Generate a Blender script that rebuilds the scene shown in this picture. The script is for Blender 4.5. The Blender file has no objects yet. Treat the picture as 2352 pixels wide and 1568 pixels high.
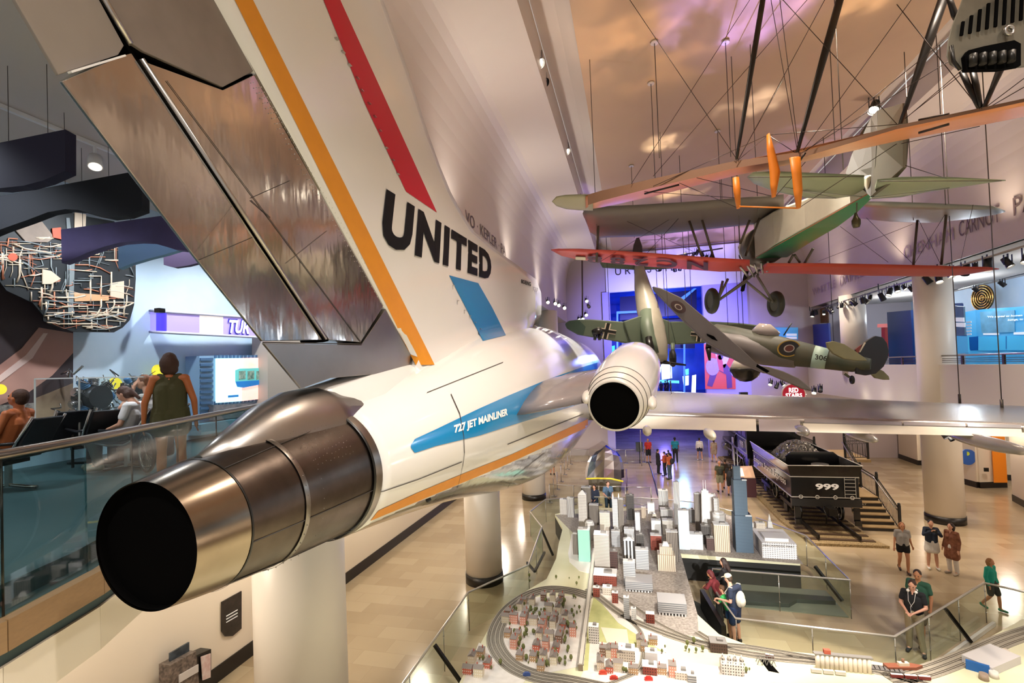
import math
FPX=1100.0; W0,H0=2352.0,1568.0
YAW=math.atan(274/1100.); PIT=math.radians(1.2); ROL=math.atan(.037); SH=42.0; EYE=7.3
def _v(a,b,s=1): return tuple(x+y*s for x,y in zip(a,b))
def _s(a,s): return tuple(x*s for x in a)
_f0=(-math.sin(YAW),math.cos(YAW),0.); _r0=(math.cos(YAW),math.sin(YAW),0.)
_f=_v(_s(_f0,math.cos(PIT)),(0,0,math.sin(PIT))); _u0=_v((0,0,math.cos(PIT)),_f0,-math.sin(PIT))
_r=_v(_s(_r0,math.cos(ROL)),_u0,-math.sin(ROL)); _u=_v(_s(_u0,math.cos(ROL)),_r0,math.sin(ROL))
def ray(px,py):
    a=(px-W0/2)/FPX; b=-(py-H0/2-SH)/FPX
    return _v(_v(_f,_r,a),_u,b)
def P(px,py,Z):
    d=ray(px,py); return (d[0]*Z,d[1]*Z,EYE+d[2]*Z)
def PZ(px,py,z=0.0):
    d=ray(px,py); t=(z-EYE)/d[2]; return (d[0]*t,d[1]*t,z)
def PX(px,py,x):
    d=ray(px,py); t=x/d[0]; return (x,d[1]*t,EYE+d[2]*t)
def PY(px,py,y):
    d=ray(px,py); t=y/d[1]; return (d[0]*t,y,EYE+d[2]*t)
def proj(p):
    q=(p[0],p[1],p[2]-EYE); z=sum(a*b for a,b in zip(q,_f))
    return (W0/2+FPX*sum(a*b for a,b in zip(q,_r))/z, H0/2+SH-FPX*sum(a*b for a,b in zip(q,_u))/z, z)
import bpy, bmesh, random
from mathutils import Vector, Matrix
random.seed(7)
SC=bpy.context.scene; COL=SC.collection
PI=math.pi
# ---------------------------------------------------------------- materials
MATS={}
def nd(nt,t,**kw):
    n=nt.nodes.new(t)
    for k,v in kw.items():
        if k.startswith('i_'): n.inputs[k[2:].replace('_',' ')].default_value=v
        else: setattr(n,k,v)
    return n
def mth(nt,op,a,b=None,c=None):
    n=nt.nodes.new('ShaderNodeMath'); n.operation=op
    for i,x in enumerate((a,b,c)):
        if x is None: continue
        if isinstance(x,(int,float)): n.inputs[i].default_value=x
        else: nt.links.new(x,n.inputs[i])
    return n.outputs[0]
def mixc(nt,fac,a,b):
    n=nt.nodes.new('ShaderNodeMix'); n.data_type='RGBA'
    for k,x in ((0,fac),(6,a),(7,b)):
        if isinstance(x,(int,float)): n.inputs[k].default_value=x
        elif isinstance(x,(tuple,list)): n.inputs[k].default_value=(*x[:3],1)
        else: nt.links.new(x,n.inputs[k])
    return n.outputs[2]
def lin(h):
    if isinstance(h,str):
        h=h.lstrip('#'); c=[int(h[i:i+2],16)/255 for i in (0,2,4)]
        return tuple(x/12.92 if x<=.04045 else ((x+.055)/1.055)**2.4 for x in c)
    return tuple(h)
def mat(name,col=None,rough=.6,metal=0.,emit=0.,noise=0.,nscale=4.,col2=None,bump=0.,bscale=20.,alpha=None,coat=0.,spec=.5,stretch=None,rnoise=0.):
    if name in MATS: return MATS[name]
    col=lin(col); m=bpy.data.materials.new(name); m.use_nodes=True; nt=m.node_tree; b=nt.nodes['Principled BSDF']
    b.inputs['Base Color'].default_value=(*col,1); b.inputs['Roughness'].default_value=rough; b.inputs['Metallic'].default_value=metal
    b.inputs['Specular IOR Level'].default_value=spec
    if coat: b.inputs['Coat Weight'].default_value=coat; b.inputs['Coat Roughness'].default_value=.08
    if emit: b.inputs['Emission Color'].default_value=(*col,1); b.inputs['Emission Strength'].default_value=emit
    if noise or bump or rnoise:
        tc=nd(nt,'ShaderNodeTexCoord'); v=tc.outputs['Object']
        if stretch:
            mp=nd(nt,'ShaderNodeMapping'); mp.inputs['Scale'].default_value=stretch; nt.links.new(v,mp.inputs[0]); v=mp.outputs[0]
        nz=nd(nt,'ShaderNodeTexNoise'); nz.inputs['Scale'].default_value=nscale; nz.inputs['Detail'].default_value=5; nt.links.new(v,nz.inputs['Vector'])
        f=nz.outputs[0]
        if noise:
            c2=lin(col2) if col2 else tuple(x*.6 for x in col)
            k=mth(nt,'MULTIPLY',mth(nt,'SUBTRACT',f,.5),noise*3); k=nt.nodes.new('ShaderNodeClamp').outputs[0] if False else k
            mr=nd(nt,'ShaderNodeMapRange'); mr.inputs[1].default_value=.5-.25; mr.inputs[2].default_value=.75; mr.inputs[3].default_value=0; mr.inputs[4].default_value=min(1,noise); nt.links.new(f,mr.inputs[0])
            nt.links.new(mixc(nt,mr.outputs[0],col,c2),b.inputs['Base Color'])
        if rnoise:
            mr=nd(nt,'ShaderNodeMapRange'); mr.inputs[1].default_value=.3; mr.inputs[2].default_value=.7; mr.inputs[3].default_value=rough; mr.inputs[4].default_value=rough+rnoise; nt.links.new(f,mr.inputs[0]); nt.links.new(mr.outputs[0],b.inputs['Roughness'])
        if bump:
            n2=nd(nt,'ShaderNodeTexNoise'); n2.inputs['Scale'].default_value=bscale; n2.inputs['Detail'].default_value=4; nt.links.new(v,n2.inputs['Vector'])
            bp=nd(nt,'ShaderNodeBump'); bp.inputs['Strength'].default_value=bump; bp.inputs['Distance'].default_value=.05; nt.links.new(n2.outputs[0],bp.inputs['Height']); nt.links.new(bp.outputs[0],b.inputs['Normal'])
    MATS[name]=m; return m
def glassmat(name,col,mixf,rough=.02,fk=.7):
    if name in MATS: return MATS[name]
    m=bpy.data.materials.new(name); m.use_nodes=True; nt=m.node_tree; nt.nodes.clear()
    o=nd(nt,'ShaderNodeOutputMaterial'); t=nd(nt,'ShaderNodeBsdfTransparent'); t.inputs[0].default_value=(*col,1)
    g=nd(nt,'ShaderNodeBsdfGlossy'); g.inputs['Roughness'].default_value=rough
    fr=nd(nt,'ShaderNodeFresnel'); fr.inputs[0].default_value=1.5
    ge=nd(nt,'ShaderNodeNewGeometry'); k=mth(nt,'MULTIPLY',mth(nt,'ADD',mth(nt,'MULTIPLY',fr.outputs[0],fk),mixf),mth(nt,'SUBTRACT',1.,ge.outputs['Backfacing']))
    mx=nd(nt,'ShaderNodeMixShader'); nt.links.new(k,mx.inputs[0]); nt.links.new(t.outputs[0],mx.inputs[1]); nt.links.new(g.outputs[0],mx.inputs[2]); nt.links.new(mx.outputs[0],o.inputs[0])
    MATS[name]=m; return m
def facade(name,wall,win,u=.04,v=.05,fu=.5,fv=.5,roof=None,rough=.6,vert=False):
    """windows laid out as a grid on the vertical sides of a model building"""
    if name in MATS: return MATS[name]
    wall,win=lin(wall),lin(win); roof=lin(roof) if roof else tuple(x*.85 for x in wall)
    m=bpy.data.materials.new(name); m.use_nodes=True; nt=m.node_tree; b=nt.nodes['Principled BSDF']; b.inputs['Roughness'].default_value=rough
    tc=nd(nt,'ShaderNodeTexCoord'); sp=nd(nt,'ShaderNodeSeparateXYZ'); nt.links.new(tc.outputs['Object'],sp.inputs[0])
    sn=nd(nt,'ShaderNodeSeparateXYZ'); nt.links.new(tc.outputs['Normal'],sn.inputs[0])
    ax=mth(nt,'GREATER_THAN',mth(nt,'ABSOLUTE',sn.outputs[0]),.7)
    h=mth(nt,'ADD',mth(nt,'MULTIPLY',sp.outputs[1],ax),mth(nt,'MULTIPLY',sp.outputs[0],mth(nt,'SUBTRACT',1.,ax)))
    a=mth(nt,'LESS_THAN',mth(nt,'FRACT',mth(nt,'DIVIDE',mth(nt,'ADD',h,10.+u*(1-fu)*.5*0),u)),fu)
    c=mth(nt,'LESS_THAN',mth(nt,'FRACT',mth(nt,'DIVIDE',sp.outputs[2],v)),fv)
    k=a if vert else mth(nt,'MULTIPLY',a,c)
    top=mth(nt,'GREATER_THAN',sn.outputs[2],.6)
    cc=mixc(nt,top,mixc(nt,k,wall,win),roof)
    nt.links.new(cc,b.inputs['Base Color']); MATS[name]=m; return m
# ---------------------------------------------------------------- objects
ORG={}
def tag(o,label=None,cat=None,group=None,kind=None):
    if label: o['label']=label
    if cat: o['category']=cat
    if group: o['group']=group
    if kind: o['kind']=kind
    return o
def thing(name,label,cat,loc=(0,0,0),group=None):
    o=bpy.data.objects.new(name,None); COL.objects.link(o); o.location=loc; o.empty_display_size=.2
    ORG[o.name]=Vector(loc); return tag(o,label,cat,group)
def place(me,name,parent=None,origin=None):
    o=bpy.data.objects.new(name,me); COL.objects.link(o)
    if parent is not None:
        T=ORG[parent.name]; o.parent=parent; ORG[o.name]=T
    else:
        n=len(me.vertices)
        if origin is None:
            xs=[v.co for v in me.vertices]; origin=Vector(((min(c.x for c in xs)+max(c.x for c in xs))/2,(min(c.y for c in xs)+max(c.y for c in xs))/2,min(c.z for c in xs)))
        T=Vector(origin); o.location=T; ORG[o.name]=T
    if T.length>0: me.transform(Matrix.Translation(-T))
    return o
def frame(d):
    d=Vector(d).normalized(); a=Vector((0,0,1)) if abs(d.z)<.95 else Vector((1,0,0))
    x=d.cross(a).normalized(); return x,x.cross(d).normalized(),d
class MB:
    def __init__(s): s.v=[];s.f=[];s.m=[];s.s=[]
    def add(s,vs,fs,mi=0,sm=False):
        b=len(s.v); s.v+= [tuple(v) for v in vs]
        for f in fs: s.f.append(tuple(i+b for i in f)); s.m.append(mi); s.s.append(sm)
        return s
    def hexa(s,p,mi=0):
        return s.add(p,[(3,2,1,0),(4,5,6,7),(0,1,5,4),(1,2,6,5),(2,3,7,6),(3,0,4,7)],mi)
    def bb(s,x0,x1,y0,y1,z0,z1,mi=0):
        return s.hexa([(x0,y0,z0),(x1,y0,z0),(x1,y1,z0),(x0,y1,z0),(x0,y0,z1),(x1,y0,z1),(x1,y1,z1),(x0,y1,z1)],mi)
    def box(s,c,sz,rz=0,mi=0,taper=1.):
        cx,cy,cz=c; w,d,h=[q/2 for q in sz]; ca,sa=math.cos(rz),math.sin(rz); p=[]
        for z,k in ((-h,1.),(h,taper)):
            for x,y in ((-w,-d),(w,-d),(w,d),(-w,d)): p.append((cx+(x*ca-y*sa)*k,cy+(x*sa+y*ca)*k,cz+z))
        return s.hexa(p,mi)
    def beam(s,p0,p1,w,h,mi=0,up=(0,0,1)):
        p0,p1=Vector(p0),Vector(p1); d=(p1-p0).normalized(); x=d.cross(Vector(up))
        x=x.normalized() if x.length>1e-4 else Vector((1,0,0)); y=x.cross(d)
        q=[]
        for p in (p0,p1):
            for a,b in ((-1,-1),(1,-1),(1,1),(-1,1)): q.append(p+x*a*w/2+y*b*h/2)
        return s.hexa([q[0],q[1],q[2],q[3],q[4],q[5],q[6],q[7]],mi)
    def prism(s,poly,off,mi=0):
        n=len(poly); o=Vector(off); a=[Vector(p) for p in poly]; b=[p+o for p in a]
        return s.add(a+b,[tuple(range(n))[::-1],tuple(range(n,2*n))]+[(i,(i+1)%n,n+(i+1)%n,n+i) for i in range(n)],mi)
    def loft(s,rings,mi=0,sm=True,cap=(True,True),mids=None):
        n=len(rings[0]); vs=[p for r in rings for p in r]; b=len(s.v); s.v+=[tuple(v) for v in vs]
        for k in range(len(rings)-1):
            for i in range(n):
                s.f.append((b+k*n+i,b+k*n+(i+1)%n,b+(k+1)*n+(i+1)%n,b+(k+1)*n+i)); s.m.append(mids(k,i) if mids else mi); s.s.append(sm)
        if cap[0]: s.f.append(tuple(b+i for i in range(n))[::-1]); s.m.append(mi); s.s.append(False)
        if cap[1]: s.f.append(tuple(b+(len(rings)-1)*n+i for i in range(n))); s.m.append(mi); s.s.append(False)
        return s
    def cyl(s,p0,p1,r0,r1=None,n=12,mi=0,cap=(True,True),sm=True):
        r1=r0 if r1 is None else r1; p0,p1=Vector(p0),Vector(p1); x,y,d=frame(p1-p0)
        return s.loft([[p+x*math.cos(2*PI*i/n)*r+y*math.sin(2*PI*i/n)*r for i in range(n)] for p,r in ((p0,r0),(p1,r1))],mi,sm,cap)
    def lathe(s,c,axis,prof,n=24,mi=0,cap=(True,True),mids=None):
        c=Vector(c); x,y,d=frame(axis)
        return s.loft([[c+d*t+x*math.cos(2*PI*i/n)*r+y*math.sin(2*PI*i/n)*r for i in range(n)] for t,r in prof],mi,True,cap,mids)
    def tube(s,path,r,n=8,mi=0):
        path=[Vector(p) for p in path]; rs=[]
        for k,p in enumerate(path):
            t=path[min(k+1,len(path)-1)]-path[max(k-1,0)]; x,y,d=frame(t)
            rr=r[k] if isinstance(r,(list,tuple)) else r
            rs.append([p+x*math.cos(2*PI*i/n)*rr+y*math.sin(2*PI*i/n)*rr for i in range(n)])
        return s.loft(rs,mi)
    def ball(s,c,r,n=12,mi=0,rot=None):
        c=Vector(c); r=(r,r,r) if isinstance(r,(int,float)) else r; rs=[]
        for k in range(1,n//2):
            a=PI*k/(n//2); ring=[]
            for i in range(n):
                b=2*PI*i/n; p=Vector((r[0]*math.sin(a)*math.cos(b),r[1]*math.sin(a)*math.sin(b),r[2]*math.cos(a)))
                if rot: p=rot@p
                ring.append(c+p)
            rs.append(ring)
        b0=len(s.v); s.loft(rs,mi,True,(False,False)); t=Vector((0,0,r[2])); q=-t
        if rot: t=rot@t; q=rot@q
        s.v+=[tuple(c+t),tuple(c+q)]; N=len(s.v); last=N-2-n
        for i in range(n):
            s.f.append((N-2,b0+(i+1)%n,b0+i)); s.f.append((N-1,last+i,last+(i+1)%n)); s.m+=[mi,mi]; s.s+=[True,True]
        return s
    def torus(s,c,axis,R,r,n=24,k=8,mi=0,sc=1.):
        c=Vector(c); x,y,d=frame(axis); rs=[]
        for i in range(n):
            a=2*PI*i/n; o=x*math.cos(a)+y*math.sin(a)*sc
            rs.append([c+o*R+(o*math.cos(2*PI*j/k)+d*math.sin(2*PI*j/k))*r for j in range(k)])
        rs.append(rs[0]); return s.loft(rs,mi,True,(False,False))
    def build(s,name,mats,parent=None,label=None,cat=None,group=None,kind=None,bevel=0,subd=0,origin=None,solid=0):
        me=bpy.data.meshes.new(name); me.from_pydata(s.v,[],s.f)
        if not isinstance(mats,(list,tuple)): mats=[mats]
        for m in mats: me.materials.append(m)
        if s.f:
            me.polygons.foreach_set('material_index',s.m); me.polygons.foreach_set('use_smooth',s.s)
        me.validate(); me.update()
        bm=bmesh.new(); bm.from_mesh(me); bmesh.ops.recalc_face_normals(bm,faces=bm.faces); bm.to_mesh(me); bm.free()
        o=place(me,name,parent,origin)
        if solid: md=o.modifiers.new('s','SOLIDIFY'); md.thickness=solid
        if bevel: md=o.modifiers.new('b','BEVEL'); md.width=bevel; md.segments=2; md.limit_method='ANGLE'
        if subd: md=o.modifiers.new('u','SUBSURF'); md.levels=subd; md.render_levels=subd
        return tag(o,label,cat,group,kind)
def struct(name,mb,mats,**k): return mb.build(name,mats,kind='structure',**k)
def lerp(a,b,t): return Vector(a)*(1-t)+Vector(b)*t
def text_geo(s,size=1.,bold=0.,shear=0.,sx=1.,space=1.):
    cu=bpy.data.curves.new('t','FONT'); cu.body=s; cu.size=size; cu.offset=bold; cu.shear=shear; cu.space_character=space; cu.resolution_u=3
    ob=bpy.data.objects.new('t',cu); COL.objects.link(ob); dg=bpy.context.evaluated_depsgraph_get(); me=bpy.data.meshes.new_from_object(ob.evaluated_get(dg))
    vs=[v.co.copy() for v in me.vertices]; fs=[tuple(p.vertices) for p in me.polygons]
    bpy.data.objects.remove(ob); bpy.data.meshes.remove(me); bpy.data.curves.remove(cu)
    if not vs: return [],[]
    x0=min(v.x for v in vs);x1=max(v.x for v in vs);y0=min(v.y for v in vs);y1=max(v.y for v in vs)
    return [((v.x-x0)/(x1-x0),(v.y-y0)/(y1-y0),(x1-x0)/(y1-y0)) for v in vs],fs
def text_fn(name,s,fn,m,parent,bold=.0,shear=0,space=1.,**k):
    """flat lettering mapped by fn(u,v) -> point on the surface"""
    vs,fs=text_geo(s,1.,bold,shear,1.,space); me=bpy.data.meshes.new(name); me.from_pydata([tuple(fn(u,v)) for u,v,_ in vs],[],fs); me.materials.append(m); me.update()
    return tag(place(me,name,parent),**k)
def text_quad(name,s,bl,br,tl,tr,m,parent,**k):
    bl,br,tl,tr=map(Vector,(bl,br,tl,tr))
    return text_fn(name,s,lambda u,v:(bl*(1-u)+br*u)*(1-v)+(tl*(1-u)+tr*u)*v,m,parent,**k)
def copy_tree(o,loc=None,rz=None,label=None,group=None):
    c=o.copy(); COL.objects.link(c); ORG[c.name]=Vector(loc) if loc is not None else ORG.get(o.name,Vector())
    if loc is not None: c.location=loc
    if rz is not None: c.rotation_euler=(0,0,rz)
    if label: c['label']=label
    if group: c['group']=group
    def rec(a,b):
        for ch in a.children:
            d=ch.copy(); COL.objects.link(d); d.parent=b; ORG[d.name]=ORG[c.name]; rec(ch,d)
    rec(o,c); return c
def light(kind,name,loc,energy,col=(1,.85,.68),target=None,size=.3,spot=60,blend=.6,gobo=0):
    l=bpy.data.lights.new(name,kind); l.energy=energy; l.color=col
    if kind=='AREA': l.shape='RECTANGLE'; l.size=size[0]; l.size_y=size[1]
    elif kind=='SPOT': l.spot_size=math.radians(spot); l.spot_blend=blend; l.shadow_soft_size=size
    else: l.shadow_soft_size=size
    if gobo:
        l.use_nodes=True; nt=l.node_tree; em=nt.nodes.get('Emission') or nt.nodes.new('ShaderNodeEmission'); tc=nd(nt,'ShaderNodeTexCoord'); nz=nd(nt,'ShaderNodeTexNoise'); nz.inputs['Scale'].default_value=gobo; nz.inputs['Detail'].default_value=4; nt.links.new(tc.outputs['Normal'],nz.inputs['Vector'])
        mr=nd(nt,'ShaderNodeMapRange'); mr.interpolation_type='SMOOTHSTEP'; mr.inputs[1].default_value=.42; mr.inputs[2].default_value=.66; mr.inputs[3].default_value=.08; mr.inputs[4].default_value=1.8; nt.links.new(nz.outputs[0],mr.inputs[0]); nt.links.new(mr.outputs[0],em.inputs['Strength'])
    o=bpy.data.objects.new(name,l); COL.objects.link(o); o.location=loc
    if target is not None: o.rotation_euler=(Vector(target)-Vector(loc)).to_track_quat('-Z','Y').to_euler()
    return o
# ---------------------------------------------------------------- shared materials
M_wall=mat('painted_plaster','#d3c6bb',.55,noise=.15,nscale=.7,col2='#c6b7ac')
M_wall2=mat('warm_plaster','#e9e2d6',.55)
M_ceil=mat('ceiling_plaster','#c6a98c',.75,noise=.4,nscale=.35,col2='#a98b7c')
M_black=mat('black_paint','#15130f',.35)
M_dark=mat('dark_metal','#26231f',.4,metal=.6)
M_steel=mat('brushed_steel','#b9b4ae',.3,metal=1)
M_white=mat('white_gloss','#f2efec',.3)
M_base=mat('black_baseboard','#17120f',.35)
M_cable=mat('steel_cable','#5a534e',.4,metal=.7)
M_lamp=mat('lamp_glow','#fff2dc',.5,emit=25)
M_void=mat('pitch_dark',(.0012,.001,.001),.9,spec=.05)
# ================================================================ camera
cam=bpy.data.cameras.new('camera'); co=bpy.data.objects.new('camera',cam); COL.objects.link(co); SC.camera=co
cam.sensor_width=36; cam.lens=FPX/W0*36; cam.shift_y=SH/W0; cam.clip_end=300; cam.clip_start=.05
R=Matrix((_r,_u,tuple(-x for x in _f))).transposed(); co.matrix_world=Matrix.Translation((0,0,EYE))@R.to_4x4()
# ================================================================ setting
def floor_mat():
    m=bpy.data.materials.new('travertine_floor'); m.use_nodes=True; nt=m.node_tree; b=nt.nodes['Principled BSDF']
    tc=nd(nt,'ShaderNodeTexCoord'); br=nd(nt,'ShaderNodeTexBrick'); br.offset=.5; br.inputs['Scale'].default_value=1.; br.inputs['Mortar Size'].default_value=.004
    br.inputs['Brick Width'].default_value=1.2; br.inputs['Row Height'].default_value=.6
    br.inputs['Color1'].default_value=(*lin('#bba88a'),1); br.inputs['Color2'].default_value=(*lin('#a08a6c'),1); br.inputs['Mortar'].default_value=(*lin('#8f7c62'),1)
    nt.links.new(tc.outputs['Object'],br.inputs['Vector'])
    nz=nd(nt,'ShaderNodeTexNoise'); nz.inputs['Scale'].default_value=.8; nz.inputs['Detail'].default_value=5; nt.links.new(tc.outputs['Object'],nz.inputs['Vector'])
    nt.links.new(mixc(nt,mth(nt,'MULTIPLY',nz.outputs[0],.55),br.outputs[0],lin('#c2b08f')),b.inputs['Base Color'])
    b.inputs['Roughness'].default_value=.17; b.inputs['Specular IOR Level'].default_value=.6; return m
M_floor=floor_mat()
struct('floor',MB().bb(-14,26,-6,41,-.3,0),M_floor)
struct('floor_annex',MB().bb(-10,16,41,66,-.3,-.001),M_floor)
# left wing: lower wall, balcony slab, upper wall
wl=MB(); wl.bb(-10.5,-10.06,-6,41,0,11.5); struct('wall_left',wl,mat('lower_wall','#ecdfcb',.5))
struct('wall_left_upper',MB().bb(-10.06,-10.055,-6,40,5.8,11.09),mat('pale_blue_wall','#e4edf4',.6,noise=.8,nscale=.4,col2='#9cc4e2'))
struct('baseboard_left',MB().bb(-10.06,-10.03,-6,41,0,.38),M_base)
# balcony edge follows the hand rail
edge=[(-3.6,-1.5),(-3.8,.8),(-4.0,2.2),(-4.25,2.95),(-4.58,3.6),(-5.2,5.0),(-6.04,6.8),(-6.3,8.2),(-6.3,40)]
sl=MB(); poly=[(-10.06,-1.5,5.5)]+[(x,y,5.5) for x,y in edge]+[(-10.06,40,5.5)]; sl.prism(poly,(0,0,.3)); sl.prism([(x-.22 if x>-9 else x,y,5.8) for x,y,z in poly],(0,0,.15)); struct('floor_balcony',sl,mat('balcony_carpet','#43585b',.75,noise=.4,nscale=1.2,col2='#34464a'))
tr=MB()
for i in range(6):
    a,b=Vector((*edge[i],5.62)),Vector((*edge[i+1],5.62)); tr.beam(a+Vector((.02,0,.1)),b+Vector((.02,0,.1)),.09,.2); 
struct('trim_1',tr,mat('oak_edge','#9b7a55',.4,noise=.4,nscale=6,stretch=(8,1,8)))
fa=MB()
for i in range(6):
    a,b=Vector((*edge[i],5.35)),Vector((*edge[i+1],5.35)); fa.beam(a,b,.05,.34)
struct('trim_2',fa,mat('lower_wall','#ecdfcb'))
# left upper hall wall (profile swept along the hall) and soffit
def sweep(name,prof,y0,y1,m,th=.25,steps=1):
    mb=MB(); n=len(prof)
    for i in range(n-1):
        (xa,za),(xb,zb)=prof[i],prof[i+1]; nx,nz=-(zb-za),(xb-xa); l=math.hypot(nx,nz); nx,nz=nx/l*th,nz/l*th
        mb.hexa([(xa,y0,za),(xb,y0,zb),(xb+nx,y0,zb+nz),(xa+nx,y0,za+nz),(xa,y1,za),(xb,y1,zb),(xb+nx,y1,zb+nz),(xa+nx,y1,za+nz)])
    return struct(name,mb,m)
arc=[(-5.1+1.0*(1-math.cos(t))*1.0,13.6+2.7*math.sin(t)) for t in [i*PI/2/8 for i in range(9)]]
sweep('wall_vault_left',[(-5.1,11.1)]+arc,-6,40,M_wall)
sweep('ceiling_soffit_left',[(-4.1,16.3),(-2.35,16.3),(-2.3,17.3)],-6,40,M_wall)
sweep('ceiling_cove_left',[(-2.3,17.35),(-1.6,17.0),(-1.09,16.6)],-6,40,M_wall)
struct('ceiling_balcony_left',MB().bb(-10.5,-5.2,-6,40,11.09,11.4),mat('balcony_ceiling','#d2c6bb',.8))
# ceiling
struct('ceiling',MB().bb(-1.15,9.0,-6,40,16.6,16.9),M_ceil)
sweep('ceiling_cove_right',[(9.0,16.6),(9.5,17.0),(10.2,17.35)],-6,40,M_wall)
sweep('ceiling_soffit_right',[(10.2,17.3),(10.25,16.3),(12.0,16.3)],-6,40,M_wall)
arc2=[(13.0-1.0*(1-math.cos(t)),13.6+2.7*math.sin(t)) for t in [i*PI/2/8 for i in range(9)]]
sweep('wall_vault_right',arc2[::-1]+[(13.0,11.1)],-6,40,M_wall)
struct('ceiling_balcony_right',MB().bb(13.1,20,-6,40,11.1,11.4),mat('balcony_ceiling'))
# right balcony
struct('floor_balcony_right',MB().bb(13.0,20,-6,40,4.9,5.9),mat('gallery_floor','#8d8072',.5))
struct('wall_right',MB().bb(12.75,13.0,-6,40,4.85,6.85),M_wall2)
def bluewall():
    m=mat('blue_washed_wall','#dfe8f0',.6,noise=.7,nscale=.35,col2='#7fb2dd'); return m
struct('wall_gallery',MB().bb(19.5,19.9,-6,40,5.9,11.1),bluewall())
# right lower walls: angled partitions under the gallery
Mw=mat('lower_wall')
def partition(n,pts,h=4.9,base=.32,m=None):
    mb=MB(); bs=MB()
    for a,b in zip(pts,pts[1:]):
        a=Vector((*a,0)); b=Vector((*b,0)); mb.beam(a+Vector((0,0,h/2+base/2)),b+Vector((0,0,h/2+base/2)),.16,h-base); bs.beam(a+Vector((0,0,base/2)),b+Vector((0,0,base/2)),.2,base)
    struct('wall_%s'%n,mb,m or Mw); struct('baseboard_%s'%n,bs,M_base)
partition('stairwell',[PZ(1985,1015)[:2],PZ(2068,1028)[:2]])
partition('corner',[(16.5,44),PZ(1958,1005)[:2],PZ(2078,1041)[:2],(PZ(2078,1041)[0]+3,PZ(2078,1041)[1]+.5)])
partition('screen',[PZ(2068,1052)[:2],PZ(2112,1068)[:2],(PZ(2112,1068)[0]+2.,PZ(2112,1068)[1]+3)])
partition('niche',[PZ(2205,1108)[:2],PZ(2248,1120)[:2],PZ(2310,1118)[:2]])
partition('alcove',[PZ(2314,1102)[:2],PZ(2352,1104)[:2],(23,PZ(2352,1104)[1])])
partition('edge',[PZ(2331,1150)[:2],PZ(2420,1200)[:2]])
partition('far_right',[(25.8,-6),(25.8,41)])
# end wall with portal
Mp=mat('lilac_wall','#cfc4dd',.6)
ew=MB()
def er(x0,x1,z0,z1,y0=40.,y1=40.5): ew.bb(x0,x1,y0,y1,z0,z1)
er(-10.5,-1.55,0,17.5); er(-1.55,5.6,13.4,17.5); er(5.6,9.0,0,17.5); er(9.0,20,0,17.5)
struct('wall_end',ew,mat('end_wall','#b8abae',.6))
lt=MB(); lt.bb(-1.75,8.6,39.6,39.98,13.3,16.35); struct('trim_3',lt,mat('lintel_white','#eef0fb',.5))
pl=MB(); pl.bb(-2.1,-1.5,39.5,39.98,0,13.3); pl.bb(5.55,8.7,39.5,39.98,0,13.3); struct('trim_4',pl,mat('portal_jamb','#a9a2e8',.55))
# annex beyond the portal
Mb=mat('blue_hall','#2448c8',.35,noise=.7,nscale=.5,col2='#0a1668')
an=MB(); an.bb(-6,12,62,62.4,0,15); struct('wall_annex',an,Mb)
an=MB(); an.bb(-6.2,-6,40.5,62,0,15); an.bb(12,12.2,40.5,62,0,15); struct('wall_annex_sides',an,Mb)
struct('ceiling_annex',MB().bb(-6.2,12.2,40.5,62.4,15,15.2),Mb)
struct('floor_annex_bridge',MB().bb(-6,12,50,62,3.7,4.05),mat('navy_floor','#101a50',.25))

# things inside the blue hall
M_bk=mat('navy_recess','#07104a',.3); M_cyl=mat('cyan_glow','#5fd0ff',.4,emit=1.2); M_whl=mat('white_glow','#dff0ff',.4,emit=1.6); M_bfr=mat('blue_frame','#5aa0ff',.3,emit=.5)
def pq(px,y,m,n,th=.1): o=MB().prism([PY(a,b,y) for a,b in px],(0,th,0)).build(n,m,None,kind='structure'); return o
pq([(1424,682),(1600,665),(1600,720),(1424,735)],48,M_bk,'wall_annex_recess',.4); pq([(1428,735),(1596,728),(1596,800),(1428,800)],52,M_bk,'wall_annex_upper',.3)
pq([(1416,715),(1500,712),(1500,716),(1420,720),(1420,860),(1416,860)],46,M_bfr,'trim_11'); pq([(1570,735),(1574,735),(1574,905),(1570,905)],46,M_bfr,'trim_12'); pq([(1554,690),(1594,662),(1600,662),(1566,692),(1560,700)],47,M_bfr,'trim_13')
pq([(1428,792),(1446,790),(1446,802),(1428,803)],50,M_cyl,'trim_14',.05); pq([(1452,790),(1468,789),(1468,800),(1452,801)],50,mat('green_glow','#30d8b0',.4,emit=1.0),'trim_15',.05)
pq([(1518,832),(1542,828),(1544,868),(1520,872)],55,M_whl,'trim_16',.05); pq([(1568,864),(1582,862),(1582,884),(1570,886)],50,M_whl,'trim_17',.05); pq([(1590,862),(1599,860),(1598,902),(1588,902)],48,M_whl,'trim_18',.05); pq([(1574,848),(1582,846),(1582,860),(1575,861)],50,M_cyl,'trim_19',.05)
pq([(1508,872),(1560,874),(1560,880),(1508,878)],54,M_cyl,'trim_20',.05); pq([(1404,795),(1412,793),(1412,830),(1404,830)],45,mat('green_glow'),'trim_21',.05)
lw=Vector(PY(1405,632,39.55)); 
lt_s=1.05
zt=14.6
text_quad('trim_letter',"F U T U R E   S C I E N C E",(-4.1,39.57,zt),(9.0,39.57,zt),(-4.1,39.57,zt+.75),(9.0,39.57,zt+.75),M_black,None,kind='structure',bold=.004) if False else None
def lettering(n,s,x0,x1,z,h,y,m): text_quad(n,s,(x0,y,z),(x1,y,z),(x0,y,z+h),(x1,y,z+h),m,None,kind='structure',bold=.004)
a=PY(1413,628,39.57); b=PY(1545,628,39.57)
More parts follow.
